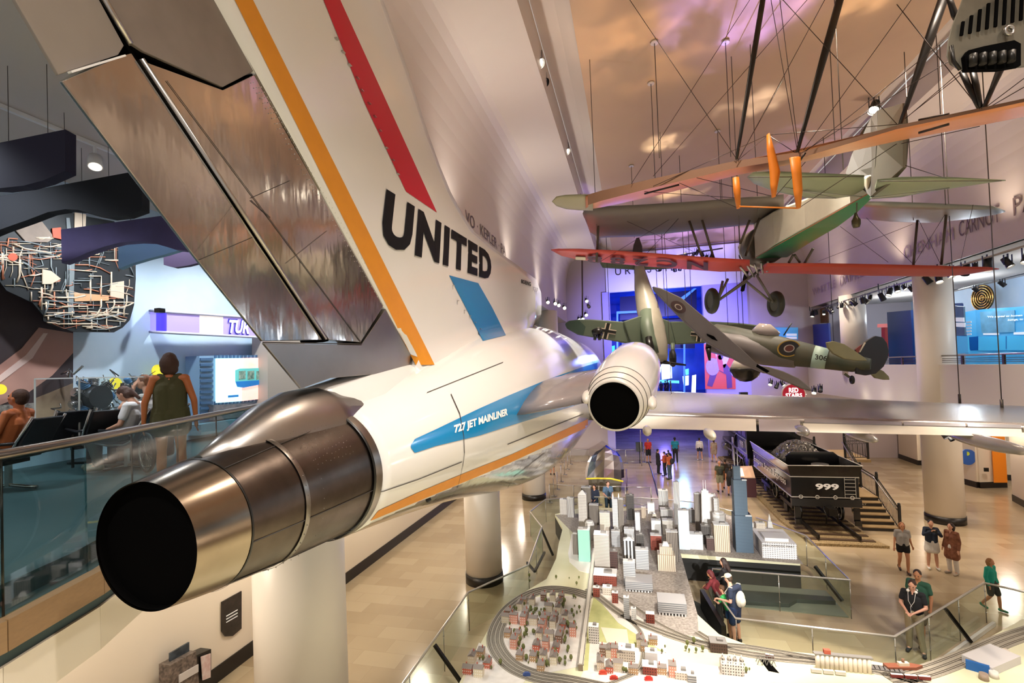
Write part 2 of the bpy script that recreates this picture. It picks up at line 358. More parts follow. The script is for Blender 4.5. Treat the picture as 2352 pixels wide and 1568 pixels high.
lettering('trim_5',"U R E   S C I E N C E",a[0],a[0]+(b[0]-a[0])*1.55,a[2]-.15,.6,39.57,M_black)
# names on the frieze
def frieze(n,s,x,y0,y1,z,h,m,flip=False):
    if flip: text_quad(n,s,(x,y1,z),(x,y0,z),(x,y1,z+h),(x,y0,z+h),m,None,kind='structure')
    else: text_quad(n,s,(x,y0,z),(x,y1,z),(x,y0,z+h),(x,y1,z+h),m,None,kind='structure')
Ml=mat('frieze_letters','#6d5a55',.7)
ya,yb=PX(2300,520,12.98)[1],PX(2204,540,12.98)[1]
frieze('trim_6',"CARNOT",12.96,ya,yb,PX(2204,545,12.98)[2],.62,Ml,True)
frieze('trim_7',"CHENHAM",12.96,PX(2192,560,12.98)[1],PX(2192,560,12.98)[1]+3.7,PX(2204,545,12.98)[2]-.02,.55,mat('faded_letters','#b09aa5',.7),True)
frieze('trim_8',"PAPIN",12.96,PX(2330,500,12.98)[1]-2.2,PX(2330,500,12.98)[1],PX(2204,545,12.98)[2],.62,Ml,True)
frieze('trim_9',"WHITTLE  DAIMLER",12.96,30.5,39,PX(2204,545,12.98)[2]-.1,.5,mat('faded_letters'),True)
frieze('trim_10',"VO \u00b7 KEPLER \u00b7 PA",-5.08,PX(1071,530,-5.08)[1],PX(1162,590,-5.08)[1],12.2,.42,Ml)
# columns
def column(name,x,y,z0,z1,r,label,mk=None,n=40):
    t=thing(name,label,'column',(x,y,z0))
    MB().cyl((x,y,z0+.32),(x,y,z1),r,n=n).build('shaft',mk or mat('column_paint','#efe6da',.42),t)
    if z0<1: MB().cyl((x,y,0),(x,y,.32),r+.025,n=n).build('base_band',M_base,t)
    return t
column('column',-5.29,16.1,0,4.6,.63,'cream round column behind the model railway fence, nearest in the open floor')
column('column',-5.66,26.7,0,4.8,.66,'cream round column farther back, beside the rope posts')
column('column',-6.35,8.0,0,5.5,.82,'wide white round pillar below the jet exhaust')
column('column',13.0,24.95,0,11.1,.68,'tall cream round column right of the stairs, beside three women')
column('column',13.3,33.6,5.9,11.1,.68,'upper white round column between the two dark blue boards')
column('column',-5.3,31.5,5.8,11.1,.66,'upper white column beside the jet intake with spotlights')
# gallery railing on the right
def gal_rail():
    t=thing('gallery_railing','brown metal railing with horizontal bars on the right gallery','railing',(12.87,20,6.85))
    MB().tube([(12.87,-4,7.22),(12.87,39.8,7.22)],.035).build('top_rail',M_steel,t)
    mb=MB()
    for z in (6.95,7.02,7.09): mb.tube([(12.87,-4,z),(12.87,39.8,z)],.012,6)
    mb.build('bar',mat('bronze','#55443a',.35,metal=.7),t)
    for k in range(18):
        y=1+k*2.2; MB().box((12.87,y,7.04),(.06,.1,.38)).build('post',mat('bronze'),t)
gal_rail()
# ================================================================ airliner (tail towards the camera, nose away)
from mathutils.bvhtree import BVHTree
CX=-3.21
AL=thing('airliner',"huge white jet airliner tail with red, blue and orange stripes hanging along the hall",'airplane',(CX,12,4.1))
ST=[(4.42,.695,.70,6.29),(6,.96,.95,6.36),(8,1.28,1.37,6.44),(10,1.55,1.78,6.42),(13,1.78,2.2,6.38),(16,1.8,2.38,6.38),(27,1.8,2.38,6.38),(31,1.5,1.9,6.2),(33.5,.8,1.,5.9),(34.5,.15,.2,5.8)]
def fus(y):
    for k,(a,b) in enumerate(zip(ST,ST[1:])):
        if y<=b[0]:
            t=(y-a[0])/(b[0]-a[0]); return [a[i]+(b[i]-a[i])*t for i in (1,2,3)]
    return ST[-1][1:]
def fus_s(y):  # smoothed
    if y<4.7 or y>33: return fus(max(y,4.42))
    w=min(.9,y-4.42); q=[fus(y+d*w) for d in (-1,-.5,0,.5,1)]; return [sum(c[i] for c in q)/5 for i in range(3)]
M_alw=mat('airliner_white','#efece8',.16,noise=.12,nscale=1.2,col2='#dcd6d0',coat=.5)
M_chrome=mat('polished_aluminium','#d9d5d0',.12,metal=1,bump=.16,bscale=2.6,noise=.25,nscale=3,col2='#a79f98')
M_chrome2=mat('rudder_aluminium','#e6e2de',.12,metal=.96,bump=.42,bscale=1.3,noise=.8,nscale=1.0,col2='#857a74',stretch=(1,1.4,.45))  # darker blotches in the colour imitate reflections, besides smudged metal
M_orange=mat('orange_stripe','#e0922a',.45,spec=.3,noise=.2,nscale=6,col2='#b87420')
M_red=mat('stripe_red','#c8102e',.4,spec=.3); M_sky=mat('stripe_blue','#1486c4',.18,coat=.4)
M_seam=mat('panel_seam','#3a332e',.6)
BL=[(4.4,-54),(5,-47),(6,-41),(8,-33.5),(11,-25),(20,-30)]
N=180; ys=[4.42,4.6,4.8]+[5+.4*i for i in range(28)]+[16.5+1.5*i for i in range(9)]+[30,31,32,33,33.5,34,34.5]
def bellylim(y):
    for a,b in zip(BL,BL[1:]):
        if y<=b[0]: return a[1]+(b[1]-a[1])*(max(y,a[0])-a[0])/(b[0]-a[0])
    return BL[-1][1]
rings=[]
for y in ys:
    a,b,zc=fus_s(y); rings.append([(CX+a*math.cos(2*PI*i/N),y,zc+b*math.sin(2*PI*i/N)) for i in range(N)])
def fm(k,i):
    d=360*(i+.5)/N; d=d if d<180 else d-360; y=ys[k]
    lim=bellylim(y)
    return 1 if (d<lim and d>-180-lim) else 0
fb=MB().loft(rings,0,True,(True,True),fm)
FUS=fb.build('fuselage',[M_alw,M_chrome],AL)
# --- fin skin grid
def interp(pts,t):
    n=len(pts)-1; k=min(int(t*n),n-1); f=t*n-k; return [pts[k][i]+(pts[k+1][i]-pts[k][i])*f for i in range(len(pts[0]))]
Lp=[(1237,744,-2.6),(1243,722,-2.45),(1244,700,-2.40),(1243,672,-2.42),(1232,642,-2.52),(1190,610,-2.75),(1140,574,-2.98),(1090,533,-3.12),(1060,487,-3.18),(1035,440,-3.2),(1010,380,-3.21),(985,310,-3.21),(960,235,-3.21),(935,155,-3.21),(905,70,-3.21),(880,0,-3.21),(845,-100,-3.21),(805,-210,-3.21)]
Tp=[(965,850),(497,0)]
nr=len(Lp); rows=[]
def fus_ray(px,py):
    d=ray(px,py); t=4.
    while t<22:
        x,y,z=d[0]*t,d[1]*t,EYE+d[2]*t
        if y>4.42:
            a,b,zc=fus_s(y)
            if ((x-CX)/a)**2+((z-zc)/b)**2<1: return Vector((x,y,z))
        t+=.01
    return None
rootpx=[(965,852),(1000,838),(1035,820),(1070,802),(1105,786),(1140,774),(1170,765),(1195,758),(1215,752),(1237,744)]
NU=16; rootp=[]
for j in range(NU+1):
    u=j/NU; q=interp(rootpx,u); p=fus_ray(*q)
    if p is None: p=Vector(PX(q[0],q[1],-2.62))
    rootp.append(p-Vector((0,0,.02)))
rows.append(rootp)
L3=[Vector(PX(*l)) for l in Lp]
for r_ in range(1,nr):
    v=r_/(nr-1); tz=L3[r_].z
    f=Lp[r_][1]; ty=850+(f-744)*(850+330)/(744+210)   # trailing edge pixel row matched to this row
    tx=497+(ty)*(468/850.); T=Vector(PX(tx,ty,-3.03+.0)); L=L3[r_]; row=[]
    fl=max(0,1-r_/4.)**2*.22
    for j in range(NU+1):
        u=j/NU; p=T*(1-u)+L*u; wl=CX-L.x; w=.18*(1-u**3)+(-wl)*u**3 + fl*(1-u)*.6
        p.x=CX+w if w>0 else CX; row.append(p)
    rows.append(row)
vs=[];fs=[]
for side in (1,-1):
    b=len(vs)
    for row in rows:
        for p in row: vs.append((p.x if side==1 else 2*CX-p.x,p.y,p.z))
    for r_ in range(nr-1):
        for j in range(NU):
            a=b+r_*(NU+1)+j; q=(a,a+1,a+NU+2,a+NU+1); fs.append(q if side==1 else q[::-1])
off=nr*(NU+1)
for r_ in range(nr-1):
    for j in (0,NU):
        a=r_*(NU+1)+j; fs.append((a,a+NU+1,a+NU+1+off,a+off))
for j in range(NU):
    a=(nr-1)*(NU+1)+j; fs.append((a,a+1,a+1+off,a+off))
fin=MB().add(vs,fs,0,True)
FIN=fin.build('vertical_fin',M_alw,AL)
def bvh(mb): return BVHTree.FromPolygons([Vector(v) for v in mb.v],[list(f) for f in mb.f])
B_F=bvh(fb); B_N=bvh(fin)
def cast(trees,px,py,off=.006):
    d=Vector(ray(px,py)).normalized(); o=Vector((0,0,EYE)); best=None
    for t in trees:
        h=t.ray_cast(o,d)
        if h[0] is not None and (best is None or h[3]<best[3]): best=h
    if best is None: return None
    n=best[1]; n=n if n.dot(d)<0 else -n
    return best[0]+n*off
def decal(name,top,bot,m,trees,nu=24,nv=3,off=.006,parent=AL):
    """marking laid on the skin between two edges"""
    vs=[];ok=[]
    for i in range(nu+1):
        a=interp(top,i/nu); b=interp(bot,i/nu)
        for j in range(nv+1):
            p=cast(trees,a[0]+(b[0]-a[0])*j/nv,a[1]+(b[1]-a[1])*j/nv,off); ok.append(p is not None); vs.append(p or Vector((0,0,-50)))
    fs=[]
    for i in range(nu):
        for j in range(nv):
            q=(i*(nv+1)+j,i*(nv+1)+j+1,(i+1)*(nv+1)+j+1,(i+1)*(nv+1)+j)
            if all(ok[k] for k in q): fs.append(q)
    used=sorted({k for f in fs for k in f}); ix={k:n for n,k in enumerate(used)}
    mb=MB().add([vs[k] for k in used],[tuple(ix[k] for k in f) for f in fs],0,True); return mb.build(name,m,parent)
def decal_text(name,s,bl,br,tl,tr,x,m,trees,off=.012,**k):
    if x is not None: c=[Vector(PX(*q,x)) for q in (bl,br,tl,tr)]
    else: c=[cast(trees,*q) for q in (bl,br,tl,tr)]
    def fn(u,v):
        p=(c[0]*(1-u)+c[1]*u)*(1-v)+(c[2]*(1-u)+c[3]*u)*v; q=proj(p); r=cast(trees,q[0],q[1],off); return r if r else p
    return text_fn(name,s,fn,m,AL,**k)
decal('yellow_stripe',[(520,-120),(998,838)],[(478,-120),(955,838)],M_orange,[B_N,B_F],40,3)
decal('red_stripe',[(722,-120),(776,-10),(890,240),(1003,488)],[(678,-120),(738,-10),(838,240),(932,440)],M_red,[B_N],30,3)
decal('blue_patch',[(1098,650),(1130,706),(1162,770)],[(1031,632),(1069,706),(1109,783)],M_sky,[B_N,B_F],14,4)
decal_text('airline_lettering',"UNITED",(866,560),(1127,645),(886,434),(1128,583),CX+.16,mat('letter_black','#0c0b0a',.6,spec=.2),[B_N],bold=.05,shear=-.05,space=1.14)
decal_text('maker_lettering',"BOEING",(1196,650),(1218,658),(1196,641),(1218,648),None,mat('letter_black'),[B_N,B_F],bold=.03)
decal_text('maker_lettering',"727",(1222,668),(1234,672),(1222,658),(1234,662),None,mat('letter_grey','#9a96a0',.4),[B_N,B_F])
decal('cheat_line',[(943,1022),(952,1008),(1000,986),(1100,938),(1170,907),(1255,872),(1340,842),(1400,824)],[(943,1028),(952,1040),(1000,1024),(1100,1000),(1175,976),(1260,950),(1340,925),(1400,905)],M_sky,[B_F],60,5)
decal_text('fuselage_lettering',"727 JET MAINLINER",(1042,1000),(1164,958),(1040,977),(1164,937),None,mat('letter_white','#ffffff',.4),[B_F],bold=.045)
decal('orange_belly_stripe',[(868,1172),(960,1130),(1066,1086),(1175,1043),(1278,995),(1350,962)],[(850,1195),(960,1150),(1066,1106),(1158,1068),(1278,1013),(1350,980)],M_orange,[B_F],50,3)
def seam(pts,w=1.2,trees=None,off=.008,m=None,name='panel_seam',n=18):
    up=[(x+w*.5,y-w) for x,y in pts]; dn_=[(x-w*.5,y+w) for x,y in pts]
    return decal(name,up,dn_,m or M_seam,trees or [B_F],n,1,off)
seam([(1035,905),(1055,950),(1064,1000),(1066,1040)]); seam([(1066,1040),(1062,1070),(1050,1120),(1025,1165)])
seam([(872,1130),(960,1100),(1060,1060)]); seam([(1165,1020),(1240,990),(1340,950)]); seam([(980,902),(1060,870),(1155,832)],1.0)
seam([(870,905),(760,950),(790,940)],1.); seam([(1150,1150),(1180,1095),(1250,1040)],.8)
# cables' pegs: small vortex tabs
vt=[(770,90),(785,120),(800,150),(818,180),(828,208),(845,238),(858,268),(870,300),(885,340),(900,368),(912,400),(1040,655),(1050,690),(1066,712),(1078,725),(1090,740),(1102,755)]
for q in vt:
    p=cast([B_N,B_F],*q,0.0)
    if p: MB().box(p+Vector((.02,0,0)),(.03,.05,.008)).build('vortex_tab',M_steel,AL)
for q in [(1254,877),(984,1147)]:
    p=cast([B_F],*q,0.0)
    if p: MB().ball(p,.04,8).build('probe',M_black,AL)
BOARDS=[]; BF=[]
# --- metal tail panels (two-sided solid boards on the fin's plane)
def board(name,px,m,x=CX+.15,xb=None,bev=.01):
    # corners marked with a third value lie on the thin trailing edge
    pts=[Vector(PX(q[0],q[1],x)) for q in px]; n=len(pts); bk=[Vector((p.x-.025 if len(q)>2 else 2*CX-p.x,p.y,p.z)) for p,q in zip(pts,px)]
    mb=MB().add(pts+bk,[]); off_=sum(len(o.v) for o in BOARDS); BOARDS.append(mb); BF.append([off_+k for k in range(n)]); mb=MB().add(pts+bk,[tuple(range(n))[::-1],tuple(range(n,2*n))]+[(i,(i+1)%n,n+(i+1)%n,n+i) for i in range(n)]); return mb.build(name,m,AL,bevel=.004)
M_tg=mat('grey_tail_paint','#8f857c',.42,noise=.35,nscale=2.5,col2='#6f655d')
M_tg2=mat('grey_tail_paint_dark','#837870',.35,noise=.5,nscale=3,col2='#5f5650')
board('lower_rudder',[(142,186,1),(274,130),(302,122),(740,780),(603,783,1),(445,585,1)],M_chrome2)
board('upper_rudder',[(-70,-170,1),(185,-80),(285,105),(272,126),(135,172,1),(35,0,1)],M_tg)
board('fin_box_panel',[(322,138),(512,207),(588,170),(882,700),(828,786),(756,780)],M_chrome2,CX+.165)
board('upper_fin_panel',[(200,-90),(300,98),(330,118),(512,200),(583,163),(430,-120)],M_tg2,CX+.16)
board('rudder_gap',[(180,-80),(296,104),(320,140),(756,783),(742,786),(300,125),(262,60),(170,-80)],M_void,CX+.13)
board('rudder_gap',[(300,104),(512,203),(588,165),(590,172),(513,210),(305,116)],M_void,CX+.135)
board('tail_fairing',[(606,788,1),(830,792),(887,708),(966,852),(850,860),(760,868),(692,892,1)],mat('fairing_aluminium','#aaa5a0',.3,metal=1,noise=.4,nscale=2,col2='#8b857f'),CX+.17,bev=.02)
board('rivet_strip',[(588,170),(612,215),(895,712),(887,706),(884,702)],mat('strip_aluminium','#8c857e',.3,metal=1),CX+.175)
def pseam(a,b,w=.012,x=CX+.168,name='panel_seam',m=None):
    MB().beam(PX(*a,x),PX(*b,x),.01,w,up=(1,0,0)).build(name,m or M_seam,AL)
B_R=BVHTree.FromPolygons([Vector(v) for o in BOARDS for v in o.v],BF); [seam([a,b],.8,[B_R],.006) for a,b in (((446,581),(535,469)),((456,597),(584,543)),((355,150),(828,785)),((575,455),(665,415)),((655,605),(750,530)),((575,460),(620,500)))]; pseam((160,166),(285,128),.03,CX+.17,'white_edge',M_white)
pseam((605,786),(830,790),.02)
# steel hinge rods along the rudder gap
MB().tube([PX(325,135,CX+.17),PX(748,778,CX+.17)],.018,8).build('hinge_rod',M_steel,AL)
MB().tube([PX(205,-60,CX+.16),PX(300,100,CX+.17)],.018,8).build('hinge_rod',M_steel,AL)
rb=MB()
for k in range(46):
    t=k/45; 
    for a,b in (((575,178),(880,705)),((600,200),(905,720))): q=(a[0]+(b[0]-a[0])*t,a[1]+(b[1]-a[1])*t); rb.ball(PX(*q,CX+.178),.006,6)
for k in range(34):
    t=k/33; rb.ball(PX(560+(830-560)*t*.0+ (900-560)*0,0,CX),.0001,4) if False else None
rb.build('rivet_row',M_steel,AL,kind='stuff')
# --- centre engine exhaust pipe
M_pipe=mat('heat_stained_steel','#6d625a',.32,metal=1,noise=.7,nscale=2.2,col2='#332c28',bump=.05,bscale=5)
M_lip=mat('bright_steel','#a39584',.22,metal=1,noise=.5,nscale=2.5,col2='#6b5d50')
M_band=mat('riveted_band','#8d8780',.28,metal=1)
def pipe(name,a,b,m,ri=None,n=72,mids=None):
    (y0,r0,z0),(y1,r1,z1)=a,b; c=lambda y,z,r:[(CX+r*math.cos(2*PI*i/n),y,z+r*math.sin(2*PI*i/n)) for i in range(n)]
    MB().loft([c(y0,z0,r0),c((y0+y1)/2,(z0+z1)/2,(r0+r1)/2*1.004),c(y1,z1,r1)],0,True,(False,False)).build(name,m,AL)
pipe('exhaust_nozzle',(2.53,.432,6.21),(2.93,.495,6.22),M_lip)
pipe('exhaust_duct',(2.94,.492,6.22),(3.43,.565,6.245),M_pipe); pipe('exhaust_duct',(3.43,.562,6.245),(4.35,.665,6.29),M_pipe)
pipe('exhaust_band',(3.42,.575,6.245),(3.47,.58,6.247),M_band); pipe('exhaust_band',(4.33,.69,6.29),(4.43,.705,6.29),M_band)
pipe('exhaust_seam',(2.925,.499,6.22),(2.94,.501,6.22),M_black); pipe('exhaust_seam',(4.31,.68,6.29),(4.33,.692,6.29),M_black)
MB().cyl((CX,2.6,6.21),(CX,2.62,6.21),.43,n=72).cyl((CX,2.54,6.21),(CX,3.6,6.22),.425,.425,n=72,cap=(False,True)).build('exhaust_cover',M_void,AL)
rv=MB()
for a in range(9):
    for k in range(10):
        th=math.radians(28+a*5.2+random.uniform(-1,1)); y=3.62+k*.052; r=.60+(y-3.45)*.113; rv.ball((CX+r*math.cos(th),y,6.26+r*math.sin(th)),.0045,4)
for k in range(44):
    th=2*PI*k/44; rv.ball((CX+.582*math.cos(th),3.445,6.245+.582*math.sin(th)),.006,4)
    rv.ball((CX+.60*math.cos(th),3.62,6.255+.60*math.sin(th)),.005,4)
rv.build('rivet_head',M_band,AL,kind='stuff')
# long seam along the duct
for d in (-12,-55,60):
    th=math.radians(d); MB().tube([(CX+r*math.cos(th),y,z+r*math.sin(th)) for y,r,z in ((2.94,.497,6.22),(3.43,.569,6.245),(4.33,.672,6.29))],.004,5).build('duct_seam',M_seam,AL)
# silver dorsal fairing that blends the rudder base into the pipe
fr=[]
for y,w,zt,zb in ((2.98,.05,6.735,6.70),(3.25,.20,6.88,6.62),(3.6,.32,7.06,6.6),(3.95,.40,7.17,6.55),(4.3,.48,7.2,6.5),(4.75,.52,7.16,6.5)):
    fr.append([(CX-.03+w*math.cos(t),y,zb+(zt-zb)*math.sin(t)) for t in [PI*i/16 for i in range(17)]])
MB().loft(fr,0,True).build('dorsal_fairing',mat('fairing_aluminium'),AL)
fr=[]
for y,w,zt,zb in ((3.0,.05,5.75,5.71),(3.4,.22,5.8,5.66),(3.9,.34,5.85,5.62),(4.5,.42,5.9,5.58)):
    fr.append([(CX-.12+w*math.cos(t),y,zt+(zb-zt)*math.sin(t)) for t in [PI*i/16 for i in range(17)]])
MB().loft(fr,0,True).build('ventral_fairing',mat('fairing_aluminium'),AL)
# white corner fillet in front of the tail fairing
fr=[]
for y,w,zt in ((4.12,.12,7.18),(4.5,.3,7.24),(5.2,.42,7.36),(6.2,.4,7.5),(7.2,.3,7.62)):
    fr.append([(CX+w*math.cos(t),y,6.7+(zt-6.7)*math.sin(t)) for t in [PI*i/16 for i in range(17)]])
MB().loft(fr,0,True).build('fin_root_fillet',M_alw,AL)
# --- side engine with pylon
ED=Vector((.245,2.1,.42)).normalized(); E0=Vector((-.33,8.72,6.59))
M_cowl=mat('cowl_paint','#d5cec6',.3,noise=.3,nscale=4,col2='#beb5ab')
prof=[(0,.435),(.0,.47),(.12,.49),(.13,.50),(.32,.54),(.33,.552),(.62,.585),(.63,.595),(1.3,.645),(2.4,.66),(3.4,.62),(3.9,.55),(4.0,.5)]
MB().lathe(E0,ED,prof[:8],64,0,(False,False)).build('engine_cowl_rear',M_cowl,AL)
MB().lathe(E0,ED,prof[7:],64,0,(False,True)).build('engine_cowl',M_alw,AL)
for t,r in ((.125,.498),(.325,.55),(.625,.592)): MB().torus(E0+ED*t,ED,r,.005,64,6).build('cowl_seam',M_seam,AL)
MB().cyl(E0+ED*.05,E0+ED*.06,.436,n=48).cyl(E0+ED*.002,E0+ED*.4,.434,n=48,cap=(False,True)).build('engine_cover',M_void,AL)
for q,Z in (((1497,925),8.7),((1347,912),8.8)):
    c=Vector(P(*q,Z)); MB().ball(c+Vector((0,.15,0)),(.10,.34,.10),16,rot=Matrix.Rotation(.2,3,'X')).build('thrust_fairing',M_cowl,AL)
A0=cast([B_F],1180,955,-.1); A1=cast([B_F],1252,874,-.1) or Vector((-1.8,9.9,7.0)); e=E0+ED*.25+Vector((-.42,0,.02)); e2=E0+ED*3.0+Vector((-.45,0,.12))
py=MB()
def airf(a,b,th,n=8):
    a,b=Vector(a),Vector(b); d=b-a; up=Vector((0,0,1)); out=[]
    for k in range(n+1): t=k/n; out.append(a+d*t+up*th*math.sin(PI*min(1,t*1.05)**.8)*.5)
    for k in range(n-1,0,-1): t=k/n; out.append(a+d*t-up*th*math.sin(PI*min(1,t*1.05)**.8)*.5)
    return out
fwd0=Vector((-1.55,11.6,7.15))
py.loft([airf(A0,fwd0,.42),airf(lerp(A0,e,.5)+Vector((0,.0,0)),lerp(fwd0,e2,.5),.36),airf(e,e2,.32)],0,True)
py.build('engine_pylon',mat('pylon_grey','#8d8380',.25,noise=.4,nscale=2,col2='#6a6a78',coat=.3),AL)
# --- right wing
LEr,LEt=Vector(P(1508,904,21.5)),Vector(P(2352,940,13.2)); TEr,TEt=Vector(P(1463,984,14.6)),Vector(P(2352,1003,9.7))
inb=-.55; LE0=lerp(LEr,LEt,-.30); TE0=lerp(TEr,TEt,-.25); LE1=lerp(LEr,LEt,1.35); TE1=lerp(TEr,TEt,1.35)
M_wing=mat('wing_grey','#9f9792',.25,metal=.6,noise=.3,nscale=1.0,col2='#7d7672'); M_flap=mat('flap_beige','#cfc6b4',.35,noise=.2,nscale=2)
def sec(le,te,th,f0=0.,f1=1.,n=10):
    out=[]; d=te-le
    for k in range(n+1):
        t=f0+(f1-f0)*k/n; h=th*2.6*(.2969*math.sqrt(max(t,0))-.126*t-.3516*t*t+.2843*t**3-.1036*t**4); out.append(le+d*t+Vector((0,0,h*2.0)))
    for k in range(n,-1,-1):
        t=f0+(f1-f0)*k/n; h=th*2.6*(.2969*math.sqrt(max(t,0))-.126*t-.3516*t*t+.2843*t**3-.1036*t**4); out.append(le+d*t-Vector((0,0,h*1.4)))
    return out
MB().loft([sec(lerp(LE0,LE1,t),lerp(TE0,TE1,t),.62*(1-t)+.3*t,0,.80) for t in [i/10 for i in range(11)]],0,True).build('wing',M_wing,AL)
def wt(px): # spanwise parameter of a pixel column on the trailing edge
    best=min(range(401),key=lambda i:abs(proj(lerp(TE0,TE1,i/400))[0]-px)); return best/400
def flap(x0,x1,m,f0=.808,f1=1.,dz=0):
    t0,t1=wt(x0),wt(x1)
    o=MB().loft([[p+Vector((0,0,dz)) for p in sec(lerp(LE0,LE1,t),lerp(TE0,TE1,t),.62*(1-t)+.3*t,f0,f1,5)] for t in (t0,(t0+t1)/2,t1)],0,False)
    return o.build('flap',m,AL)
flap(1380,1738,M_flap); flap(1744,1842,mat('flap_grey','#b3aaa4',.3,metal=.4)); flap(1848,2352,M_flap,.86); flap(2356,2560,M_flap)
for a,b in ((1850,2078),(2082,2222),(2226,2352)): flap(a,b,mat('spoiler_grey','#a9a29f',.28,metal=.5),.79,.85,.012)
for q,Z,l in (((1634,1000),12.5,1.2),((1850,992),12.,.8),((1985,1002),11.5,1.6),((2290,1022),9.6,2.0),((1487,992),13.4,.8)):
    c=Vector(P(*q,Z)); MB().ball(c+Vector((0,.3,0)),(.13,l*.6,.14),14).build('flap_track_fairing',M_flap if q[0]<1700 else M_wing,AL)
pw=lambda px,py,Z:Vector(P(px,py,Z))
for q,Z in (((1543,925),19),((2205,932),14.2),((2302,948),12.4)):
    p=pw(*q,Z); MB().cyl(p+Vector((0,0,-.06)),p+Vector((0,0,.02)),.14,.05,12).build('lifting_eye',M_dark,AL)
    c=MB().cyl(p+Vector((0,0,.03)),(p.x,p.y,16.6),.012,n=6); c.cyl(p+Vector((0,0,.03)),p+Vector((0,0,.35)),.035,n=6)
    c.build('hanging_cable',M_cable,None,'thin steel cable holding the airliner wing, %s'%({1543:'seen against the blue portal',2205:'second from the right',2302:'nearest the right edge'}[q[0]]),'cable')
# ================================================================ left balcony: rail, seats, exhibits
FB=5.95
def Pv(px,py,Z): return Vector(P(px,py,Z))
def slab(px,Z,th,Zs=None):
    """solid board whose front outline is seen at the given pixels, at its own depth, with real thickness"""
    pts=[Pv(a,b,(Zs[i] if Zs else Z)) for i,(a,b) in enumerate(px)]; n=Vector((_f0[0],_f0[1],0))
    return MB().prism(pts,n*th)
M_gl=glassmat('green_glass',(.80,.90,.87),.03)
def hand_rail(name,label,pts,z0,zt,joints,r=.03,metal=None,posts=True,gcol=None,loc=None,skip=()):
    t=thing(name,label,'railing',(pts[0][0],pts[0][1],z0)); m=metal or M_steel
    MB().tube([(x,y,zt) for x,y in pts],r,10).build('hand_rail',m,t)
    for i,(a,b) in enumerate(zip(pts,pts[1:])):
        if i in skip: continue
        a,b=Vector((*a,0)),Vector((*b,0)); L=(b-a).length; n=max(1,round(L/joints)); 
        for k in range(n):
            p=lerp(a,b,k/n+.012/L*.5); q=lerp(a,b,(k+1)/n-.012/L*.5)
            MB().beam(p+Vector((0,0,(z0+zt)/2)),q+Vector((0,0,(z0+zt)/2)),.014,zt-z0-.03).build('glass_pane',gcol or M_gl,t)
            if posts and not(i==0 and k==0):
                mb=MB(); mb.cyl((p.x,p.y,z0),(p.x,p.y,zt),.011,n=6); mb.ball((p.x,p.y,z0+.25*(zt-z0)),.022,8); mb.ball((p.x,p.y,z0+.8*(zt-z0)),.022,8); mb.build('post',M_steel,t)
    return t
rp=[(-3.66,-1.4),(-3.8,.8),(-3.9,1.5),(-4.03,2.24),(-4.27,2.9),(-4.55,3.48),(-4.9,4.25),(-5.3,5.15),(-5.7,6.05),(-6.04,6.77),(-6.25,7.6),(-6.3,8.4),(-6.3,12)]
t=thing('balcony_railing','curved grey hand rail over tinted glass on the left balcony edge','railing',(-4,2,5.82))
MB().tube([(x,y,6.87) for x,y in rp],.033,12).build('hand_rail',mat('satin_rail','#b3a79c',.28,metal=1),t)
MB().tube([(x-.03,y,6.835) for x,y in rp],.012,6).build('rail_channel',M_dark,t)
Mg2=glassmat('teal_glass',(.66,.80,.80),.05)
for a,b in ((0,1),(1,3),(3,5),(5,7),(7,9),(9,11),(11,12)):
    seg=rp[a:b+1]; mb=MB()
    for p,q in zip(seg,seg[1:]): mb.beam((p[0],p[1],6.33),(q[0],q[1],6.33),.014,1.02)
    mb.build('glass_pane',Mg2,t); p=seg[0]; MB().cyl((p[0],p[1],5.82),(p[0],p[1],6.85),.008,n=6).build('post',M_dark,t)
# hanging wavy ribbons
M_ind=mat('indigo_felt','#1d1a33',.8); M_nav=mat('midnight_felt','#11131b',.85); M_pur=mat('purple_felt','#4a3f63',.7,noise=.5,nscale=1.5,col2='#6c64a0'); M_lbl=mat('pale_blue_felt','#7fa6bd',.7); M_plum=mat('plum_felt','#3f2f4c',.8)
def ribbon(px,Z,m,label,Zs=None,th=.14):
    o=slab(px,Z,th,Zs).build('ceiling_ribbon',m,None,label,'hanging panel','wavy panels hanging over the left balcony')
    return o
ribbon([(-160,360),(150,297),(150,392),(100,414),(55,426),(0,432),(-80,428),(-160,415)],5.6,M_ind,'uppermost dark indigo wavy panel hanging at the top left')
ribbon([(-160,480),(300,395),(326,437),(326,482),(290,495),(250,499),(215,492),(180,482),(150,480),(110,487),(60,506),(0,527),(-80,560),(-160,570)],6.6,M_nav,'long black wavy panel hanging across the left edge')
ribbon([(140,527),(374,495),(445,580),(425,575),(400,572),(370,562),(345,555),(315,554),(275,557),(240,566),(200,580),(165,596),(142,604)],7.6,M_pur,'purple wavy panel hanging beside the metal rudder')
ribbon([(271,548),(420,540),(420,572),(380,584),(340,594),(300,606),(272,617)],8.3,M_lbl,'pale blue panel hanging below the purple one',th=.1)
ribbon([(375,560),(480,560),(470,600),(430,610),(400,614),(376,608)],8.9,M_plum,'small plum panel hanging at the rudder edge, lowest of the wavy panels',th=.1)
for px,py,Z in ((110,305,5.6),(20,325,5.6),(250,404,6.6),(150,424,6.6),(300,505,7.6),(190,520,7.6)):
    a=Pv(px,py,Z); MB().cyl(a,(a.x,a.y,11.08),.004,n=5).build('hanging_wire',M_cable,None,'thin wire holding a wavy panel below the balcony ceiling','wire','wires of the wavy panels')
tk=thing('lamp_track','white track with one white spotlight on the left balcony ceiling','track light',(-8,6,11))
MB().bb(-8.03,-7.97,1,10,11.03,11.085).build('track',M_white,tk)
c=Pv(218,345,8.0); c=Vector((-8.0,PX(218,343,-8)[1],10.86)); d=Vector((.35,-.25,-.9)).normalized()
